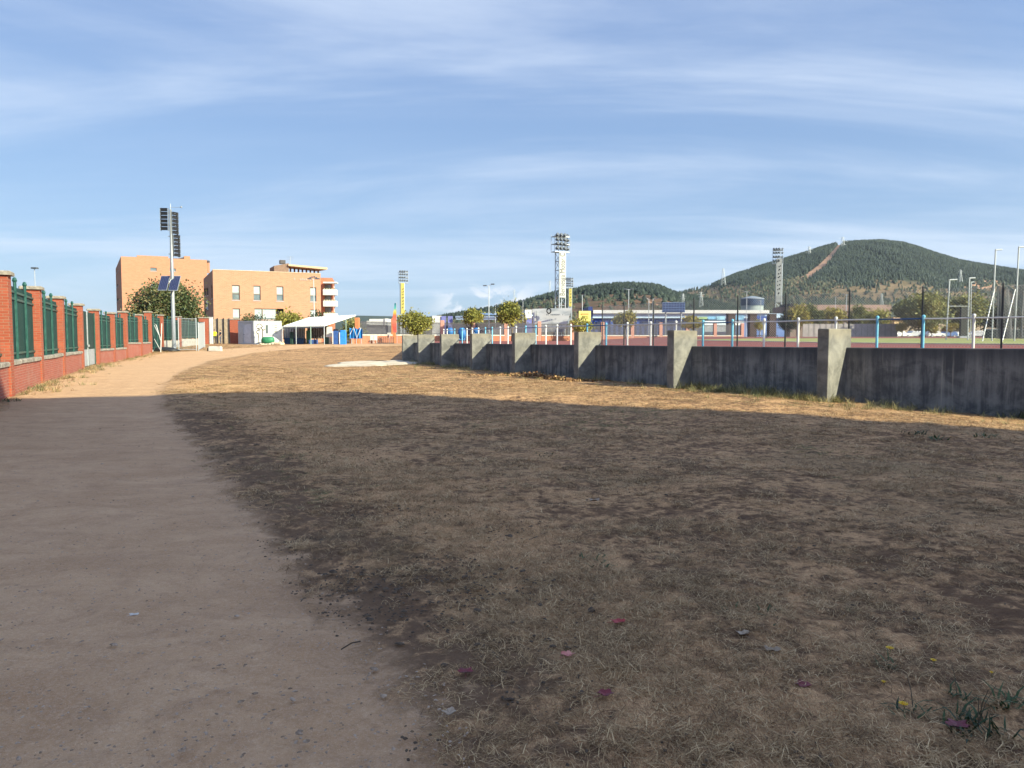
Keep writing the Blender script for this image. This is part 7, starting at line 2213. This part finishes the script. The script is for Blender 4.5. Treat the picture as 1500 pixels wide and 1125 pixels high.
def build_grass():
    # dry matted turf, thinning with distance
    shells = [(1.8, 5.0, 600), (5.0, 9.0, 240), (9.0, 15.0, 120), (15.0, 26.0, 50), (26.0, 46.0, 16)]
    PX = []; PY = []; S = []
    for r0, r1, dn in shells:
        half = math.radians(40); area = half * (r1 ** 2 - r0 ** 2)
        n = int(area * dn); a = rng.uniform(-half, half, n); r = np.sqrt(rng.uniform(r0 ** 2, r1 ** 2, n))
        PX.append(r * np.sin(a)); PY.append(r * np.cos(a)); S.append(np.full(n, {1.8: .75, 5.0: .85, 9.0: 1.05, 15.0: 1.3, 26.0: 1.8}[r0]))
    x = np.concatenate(PX); y = np.concatenate(PY); s = np.concatenate(S)
    sp, tr, ba = field_masks(x, y)
    e = sp + .45 * vnoise(x * 1.6, y * 1.6, 61) + .25 * vnoise(x * 6, y * 6, 62)
    cover = 0.56 + .42 * vnoise(x * .7, y * .7, 63) + .42 * vnoise(x * 2.6, y * 2.6, 64) + .50 * tr - .26 * ba
    keep = (e > .05) & (rng.uniform(0, 1, len(x)) < np.clip(cover, .10, 1) * np.clip(.25 + e * 1.2, 0, 1)) & ~behind_wall(x, y)
    # the brick wall's foot is bare on the left side of the path
    keep &= ~((x < np.interp(y, [p[1] for p in BF[:8]], [p[0] for p in BF[:8]]) + .35) & (y < 60))
    x, y, s = x[keep], y[keep], s[keep]
    n = len(x)
    z = g(x, y) + .002
    r = np.hypot(x, y); fade = sstep(60, 25, r); spk = sp[keep]
    turf = sstep(-0.15, 0.35, spk + 0.25 * vnoise(x * 1.7, y * 1.7, 3))
    z = z + fade * turf * (0.012 * vnoise(x * 4.3, y * 4.3, 11) + 0.008 * vnoise(x * 11, y * 11, 12) + 0.005 * vnoise(x * 27, y * 27, 13)) + fade * turf * 0.03 * vnoise(x * .9, y * .9, 14) - .02 * (1 - turf) * fade
    green = (vnoise(x * .45, y * .45, 66) + .5 * vnoise(x * 1.7, y * 1.7, 67) + rng.normal(0, .15, n)) > .72
    idx = rng.integers(0, 6, n); idx = np.where(green, rng.integers(6, 8, n), idx)
    protos = [tuft_mesh('straw_tuft', 28, .095, .0034, .88, .10, STRAW, 100 + k) for k in range(6)] + [tuft_mesh('straw_tuft_green', 20, .06, .004, .6, .06, GREENST, 120 + k) for k in range(2)]
    # the collection lists its objects by name
    protos.sort(key=lambda o: o.name)
    rot = np.stack([rng.normal(0, .08, n), rng.normal(0, .08, n), rng.uniform(0, 6.283, n)], 1)
    scl = s * rng.uniform(.7, 1.25, n) * np.where(green, .8, 1)
    scatter_object('dry_grass', 'short matted straw coloured grass over the shaded field', np.stack([x, y, z], 1), rot, scl, idx, protos)
    # taller pale green grass along the foot of the concrete wall
    d = dense(FACE, 160); m = []
    for p in d:
        for _ in range(8):
            m.append(p)
    m = np.array(m); k = len(m)
    nearest = np.array([NRM[np.argmin(np.hypot(*(FACE - p).T))] for p in m])
    off = rng.gamma(1.5, .75, k)
    q = m - nearest * (off[:, None] + .02) + rng.normal(0, .1, (k, 2))
    x, y = q[:, 0], q[:, 1]
    dens = sstep(3.5, 8.5, x) * .9 + .10
    dens = dens * np.clip(.30 + 1.1 * vnoise(x * .9, y * .9, 71) + .5 * vnoise(x * 2.5, y * 2.5, 72), .03, 1) * np.exp(-off / 2.2)
    keep = (rng.uniform(0, 1, k) < dens * 1.2) & (x < 14)
    x, y, off = x[keep], y[keep], off[keep]; n = len(x)
    protos = sorted([tuft_mesh('wall_grass_tuft', 22, .26, .006, .30, .07, GREENST, 140 + j, .3) for j in range(5)], key=lambda o: o.name)
    scatter_object('wall_grass', 'longer greenish dry grass growing along the foot of the concrete wall', np.stack([x, y, g(x, y) - .01], 1), np.stack([rng.normal(0, .1, n), rng.normal(0, .1, n), rng.uniform(0, 6.28, n)], 1),
                   rng.uniform(.7, 1.7, n) * (1.15 - .30 * np.clip(off, 0, 1.5)), rng.integers(0, 5, n), protos)
    # weeds and dry stalks at the foot of the brick fence and beside the siren pole
    xs = []; ys = []
    for k in range(2, len(BF) - 3):
        a, b = BF[k], BF[k + 1]; nn = int(np.linalg.norm(b - a) * 11)
        t = rng.uniform(0, 1, nn); e = (b - a) / np.linalg.norm(b - a); nr = np.array([e[1], -e[0]]); nr = nr if nr[0] > 0 else -nr
        o = .32 + rng.gamma(1.3, .30, nn)
        xs.append(a[0] + (b - a)[0] * t + nr[0] * o); ys.append(a[1] + (b - a)[1] * t + nr[1] * o)
    q = G(262, 513.5); xs.append(q.x + rng.normal(0, 3.5, 160)); ys.append(q.y + rng.normal(0, .8, 160))
    q = G(330, 509); xs.append(q.x + rng.normal(0, 6, 160)); ys.append(q.y + rng.normal(0, 1.0, 160))
    x = np.concatenate(xs); y = np.concatenate(ys); keep = vnoise(x * .6, y * .6, 75) + rng.normal(0, .3, len(x)) > -.1; x, y = x[keep], y[keep]; n = len(x)
    protos = sorted([tuft_mesh('verge_tuft', 18, .24, .008, .35, .09, (STRAW if j % 2 else GREENST), 160 + j, .4) for j in range(4)], key=lambda o: o.name)
    scatter_object('verge_weeds', 'dry weeds and grass tufts along the foot of the brick fence', np.stack([x, y, g(x, y) - .02], 1), np.stack([rng.normal(0, .1, n), rng.normal(0, .1, n), rng.uniform(0, 6.28, n)], 1), rng.uniform(.5, 1.5, n), rng.integers(0, 4, n), protos)
    # brown leaf litter drifted against one buttress
    q = np.array(BUT[4]); k = 1500
    x = rng.normal(1.1, 1.1, k); y = np.interp(x, [0.06, 2.37], [32.6, 28.1]) - np.abs(rng.normal(0, .5, k)) + .2
    x = x - .25
    z = g(x, y) + np.abs(rng.normal(0, .09, k)) * np.exp(-((x - 1.0) / 1.1) ** 2) + .01
    V, Fq = leaf_cloud(np.stack([x, y, z], 1), rng.uniform(.04, .09, k), .5)
    o = np_mesh('leaf_litter', V, Fq, leafmat('litter', [(.10, .05, .03), (.20, .10, .05), (.32, .18, .08), (.42, .28, .13)], .8, .1), False, {'rnd': ('FLOAT', 'POINT', np.repeat(rng.uniform(0, 1, k), 4).astype(np.float32))})
    tag(o, 'drift of brown fallen leaves against the foot of the concrete wall', 'leaves', None, 'stuff')

def build_small():
    # pale sand spread on the turf at the far end of the wall
    cx = G(552, 533); ring0 = []
    mb = MB()
    N = 40; rings = []
    ex = G(618, 533).x - G(482, 533).x; ey = G(550, 527.5).y - G(550, 538).y
    for k, (f, z) in enumerate(((1.0, -.02), (.85, .05), (.6, .10), (.3, .13), (.05, .14))):
        rings.append([(cx.x + ex * .5 * f * math.cos(a) * (1 + .18 * math.sin(3 * a + 1) + .08 * math.sin(7 * a)), cx.y + ey * .5 * f * math.sin(a) * (1 + .2 * math.sin(2 * a)), gz(cx.x, cx.y) + z + .03 * math.sin(5 * a + k)) for a in [2 * math.pi * j / N for j in range(N)]])
    o = mb.loft(rings).build('sand_heap', M('pale_sand', (.56, .48, .37), (.40, .33, .25), 1.2, .95, .8, 9), None, True)
    tag(o, 'flat spread of pale sand on the brown turf by the far buttresses', 'sand', None, 'stuff')
    # clods of dark soil torn out of the turf, and small pebbles on the path
    C = []; Rr = []
    for k in range(430):
        if k < 340:
            t = random.random(); i = random.randrange(len(BARE) - 1); bx = BARE[i][0] + (BARE[i + 1][0] - BARE[i][0]) * t; by = BARE[i][1] + (BARE[i + 1][1] - BARE[i][1]) * t
            x, y = bx + random.gauss(0, .55), by + random.gauss(0, .7)
        else:
            a = random.uniform(-.5, .55); r = math.sqrt(random.uniform(9, 350)); x, y = r * math.sin(a), r * math.cos(a)
        C.append((x, y)); Rr.append(random.uniform(.006, .020) * (1.5 if random.random() < .10 else 1))
    C = np.array(C); Rr = np.array(Rr); sp = sdist(C[:, 0], C[:, 1], PATH); ok = (sp > .1) & ~behind_wall(C[:, 0], C[:, 1])
    def lumps(name, label, mat, C, Rr, flat):
        V = []; Fc = []
        ico_v = [(0, 0, 1)] + [(math.cos(a) * .9, math.sin(a) * .9, .35) for a in [i * 1.2566 for i in range(5)]] + [(math.cos(a), math.sin(a), -.3) for a in [.628 + i * 1.2566 for i in range(5)]]
        ico_f = [(0, 1 + i, 1 + (i + 1) % 5) for i in range(5)] + [(1 + i, 6 + i, 1 + (i + 1) % 5) for i in range(5)] + [(6 + i, 6 + (i + 1) % 5, 1 + (i + 1) % 5) for i in range(5)]
        for (x, y), r in zip(C, Rr):
            b = len(V); z = gz(x, y)
            st = random.uniform(.7, 1.5); an = random.uniform(0, 6.28)
            for p in ico_v:
                j = random.uniform(.7, 1.25); px, py = p[0] * r * j * st, p[1] * r * j / st
                V.append((x + px * math.cos(an) - py * math.sin(an), y + px * math.sin(an) + py * math.cos(an), z + p[2] * r * flat * j + .004))
            Fc += [tuple(b + i for i in f) for f in ico_f]
        o = np_mesh(name, np.array(V), np.array(Fc), mat); tag(o, label, None, None, 'stuff')
    lumps('soil_clods', 'dark crumbs and clods of soil on the worn turf beside the path', M('clod', (.060, .042, .030), (.11, .078, .052), 30, .95, coord='Pos'), C[ok], Rr[ok], .5)
    C = []; Rr = []
    for k in range(5200):
        if k < 3800:
            i = random.randrange(len(BARE) - 1); t = random.random(); bx = BARE[i][0] + (BARE[i + 1][0] - BARE[i][0]) * t; by = BARE[i][1] + (BARE[i + 1][1] - BARE[i][1]) * t
            x, y = bx + random.gauss(.1, .7), by + random.gauss(0, .8)
        else:
            a = random.uniform(-.45, .6); r = math.exp(random.uniform(math.log(2.4), math.log(16))); x, y = r * math.sin(a), r * math.cos(a)
        C.append((x, y)); Rr.append(random.uniform(.003, .010))
    C = np.array(C); Rr = np.array(Rr); ok = (sdist(C[:, 0], C[:, 1], PATH) > -.12) & (vnoise(C[:, 0] * 2.2, C[:, 1] * 2.2, 91) > -.25) & ~behind_wall(C[:, 0], C[:, 1])
    lumps('soil_crumbs', 'fine dark crumbs of soil scattered over the worn turf', MATS['clod'], C[ok], Rr[ok], .7)
    C = []; Rr = []
    for k in range(4200):
        a = random.uniform(-.62, .12); r = math.exp(random.uniform(math.log(2.3), math.log(15))); C.append((r * math.sin(a), r * math.cos(a))); Rr.append(random.uniform(.0025, .0075) * (2.2 if random.random() < .03 else 1) * (1 + r * .02))
    C = np.array(C); Rr = np.array(Rr); ok = sdist(C[:, 0], C[:, 1], PATH) < .15
    lumps('pebbles', 'small pale pebbles bedded in the dirt path', M('pebble', (.40, .30, .22), (.19, .13, .085), 25, .9, coord='Pos'), C[ok], Rr[ok], .5)
    # fallen leaves, each one a thing
    def leaf_thing(label, u, v, size, mat, lobes, rot, group, curl=.5, cat='leaf'):
        p = G(u, v); mb = MB(); n = 22
        ring = []
        for j in range(n):
            a = 2 * math.pi * j / n; r = size * (.62 + .38 * abs(math.cos(a * lobes / 2))) * (.9 + .1 * math.sin(j * 2.3))
            x, y = r * math.cos(a + rot), r * math.sin(a + rot) * .8
            ring.append((p.x + x, p.y + y, p.z + .028 + curl * size * (.35 * (x / size) ** 2 + .5 * (y / size) ** 2 + .12 * math.sin(3 * a))))
        c = (p.x, p.y, p.z + .026)
        for j in range(n): mb.quad(c, ring[j], ring[(j + 1) % n]); 
        low = [(x, y, z - .002) for x, y, z in ring]
        for j in range(n): mb.quad((c[0], c[1], c[2] - .002), low[(j + 1) % n], low[j])
        t = thing('fallen_leaf', label, cat, tuple(p), 0, group); mb.build('blade', mat, t)
        MB().tube([c, (p.x + size * 1.3 * math.cos(rot + 2.6), p.y + size * 1.3 * math.sin(rot + 2.6), p.z + .02)], size * .03, 4).build('stem', mat, t)
    red = M('leaf_red', (.26, .018, .022), (.36, .05, .05), 20, .5); dred = M('leaf_dark_red', (.11, .010, .018), (.17, .02, .03), 20, .5); pink = M('leaf_pink', (.42, .09, .09), (.5, .2, .16), 20, .5)
    tanl = M('leaf_tan', (.36, .27, .19), (.25, .18, .12), 15, .7)
    R = 'red fallen leaves in the foreground turf'
    leaf_thing('red fallen leaf farthest from the camera of the red ones', 906, 918, .045, red, 5, .4, R)
    leaf_thing('pinkish red fallen leaf in the middle of the turf', 831, 967, .040, pink, 5, 1.2, R)
    leaf_thing('dark red fallen leaf nearest the dirt path', 682, 992, .040, dred, 5, 2.2, R)
    leaf_thing('dark crimson fallen leaf nearest the bottom of the picture', 887, 1025, .042, dred, 5, .9, R)
    leaf_thing('dull red fallen leaf in the right part of the turf', 1176, 1012, .042, dred, 5, 3.0, R)
    leaf_thing('purple red leaf under the big green weed', 1402, 1072, .05, M('leaf_purple', (.11, .012, .026), (.16, .025, .04), 20, .5), 5, 1.8, R)
    T = 'pale dead leaves on the turf'
    leaf_thing('pale curled dead leaf alone in the middle distance of the field', 870, 738, .06, tanl, 3, .2, T, .9)
    leaf_thing('grey tan dead leaf on the turf edge near the path bottom', 658, 1054, .036, tanl, 3, 1.0, T, .9)
    leaf_thing('pale dead leaf near the left end of the green weed patch', 1130, 961, .045, tanl, 3, 2.0, T, .9)
    leaf_thing('whitish dead leaf right of the weed patch', 1088, 936, .04, tanl, 3, 2.6, T, .8)
    leaf_thing('whitish scrap of leaf lying on the dirt path', 196, 908, .03, M('leaf_white', (.62, .56, .48), (.5, .44, .38), 15, .8), 3, .5, T, .5)
    # green weeds with their yellow flower heads
    def weed(label, u, v, n, ln, wd, rad, lie, stalk=0, cat='weed', seed=0):
        p = G(u, v); t = thing('weed', label, cat, (p.x, p.y, p.z + .01), 0, 'green weeds in the foreground turf')
        r = np.random.default_rng(200 + seed); mb = MB()
        o = tuft_mesh('leaves', n, ln, wd, lie, rad, WEED, 300 + seed, .35); COL.objects.link(o); o.parent = t
        if stalk:
            for k in range(stalk):
                h = r.uniform(.7, 1.3) * ln * 1.5; dx, dy = r.normal(0, .25, 2) * h
                MB().tube([(0, 0, 0), (dx * .4, dy * .4, h * .6), (dx, dy, h)], [.0022, .0018, .001], 4).build('stalk', M('stalk_brown', (.07, .055, .035), rough=.8), t, loc=(0, 0, 0))
        return t
    weed('largest green weed with tall thin dry stalks at the lower right corner', 1432, 1072, 60, .105, .010, .12, .40, 3, seed=1)
    weed('green weed of narrow spreading leaves at the right edge', 1472, 1038, 26, .12, .014, .05, .45, 0, seed=2)
    weed('small green weed just left of the one at the right edge', 1402, 1026, 16, .085, .010, .05, .5, 1, seed=3)
    weed('low dark green weed beside the nearest yellow flower', 1338, 1046, 24, .08, .009, .09, .6, 1, seed=4)
    weed('flat dark weed under the top yellow flower', 1296, 978, 18, .07, .009, .07, .6, 0, seed=5)
    weed('long dark green weed patch in the middle of the right turf', 1100, 906, 40, .075, .010, .19, .6, 0, seed=6)
    weed('low green weed far right beside the shade edge', 1336, 637, 34, .16, .02, .20, .45, 0, seed=7)
    weed('grey green weed right of another at the shade edge', 1372, 644, 26, .14, .02, .18, .5, 0, seed=8)
    weed('pale green weed in sunlight near the right edge', 1440, 640, 26, .14, .018, .22, .5, 0, seed=9)
    weed('green weed at the foot of the brick fence in the shade at left', 10, 588, 60, .18, .016, .35, .45, 0, seed=10)
    weed('bright green weed in the sun at the foot of the brick fence', 46, 570, 40, .22, .016, .30, .35, 0, seed=11)
    weed('small dark green weed in the middle of the shaded field', 800, 668, 22, .09, .012, .16, .6, 0, seed=12)
    weed('dark green creeping weed left of the pale curled leaf', 740, 712, 30, .08, .010, .30, .7, 0, seed=13)
    weed('dark green weed in the field right of the red leaves', 875, 824, 26, .07, .010, .16, .65, 0, seed=14)
    yl = M('petal_yellow', (.75, .52, .02), (.68, .42, .02), 40, .5)
    def flower(label, u, v, h, r):
        p = G(u, v); z = h
        t = thing('yellow_flower', label, 'flower', (p.x, p.y, p.z), 0, 'yellow flowers in the foreground turf')
        MB().tube([(0, 0, 0), (.006, .004, h * .6), (0, 0, h)], .0016, 4).build('stem', M('stem_green', (.05, .08, .03), rough=.7), t, loc=(0, 0, 0))
        mb = MB(); n = 13
        for j in range(n):
            a = 2 * math.pi * j / n + .1 * math.sin(j); b = .16
            mb.quad((0, 0, h), (r * math.cos(a - b), r * math.sin(a - b), h + .006), (r * 1.1 * math.cos(a), r * 1.1 * math.sin(a), h + .004), (r * math.cos(a + b), r * math.sin(a + b), h + .006))
        mb.build('petals', yl, t, loc=(0, 0, 0))
        MB().lathe((0, 0, h), [(r * .35, 0), (r * .4, .004), (r * .2, .009)], 8).build('heart', M('heart_ochre', (.55, .30, .02), rough=.7), t, loc=(0, 0, 0))
    flower('yellow flower farthest up among the weeds', 1303, 962, .04, .017)
    flower('yellow flower over the dark patch at the right', 1367, 979, .035, .013)
    flower('small yellow flower between two weeds', 1294, 1008, .025, .009)
    flower('brightest yellow flower nearest the camera', 1323, 1046, .04, .017)
    flower('tiny yellow flower at the far right', 1452, 996, .03, .008)
    # a thin dry twig on the edge of the path
    p = G(500, 955); q = G(528, 944)
    t = thing('twig', 'thin dark twig lying on the edge of the dirt path', 'twig', tuple(p)); MB().tube([tuple(p + Vector((0, 0, .012))), tuple((p + q) / 2 + Vector((0, .01, .02))), tuple(q + Vector((0, 0, .014)))], .0035, 5).build('stick', M('twig_dark', (.05, .035, .025), rough=.9), t)
build_grass()
build_small()

# ------------------------------------------------------------------ the faint haze that greys the hills
def build_haze():
    m = bpy.data.materials.new('air'); m.use_nodes = True
    w = NT(m.node_tree); w.n.clear()
    v = w.add('ShaderNodeVolumePrincipled'); v.inputs['Density'].default_value = 0.000042; v.inputs['Color'].default_value = (0.80, 0.88, 0.97, 1); v.inputs['Anisotropy'].default_value = 0.2
    o = w.add('ShaderNodeOutputMaterial'); w.l.new(v.outputs[0], o.inputs['Volume'])
    tag(MB().box((0, 0, 170), (7200, 7200, 344)).build('haze', m), 'thin pale haze over the whole place', None, None, 'stuff')
build_haze()
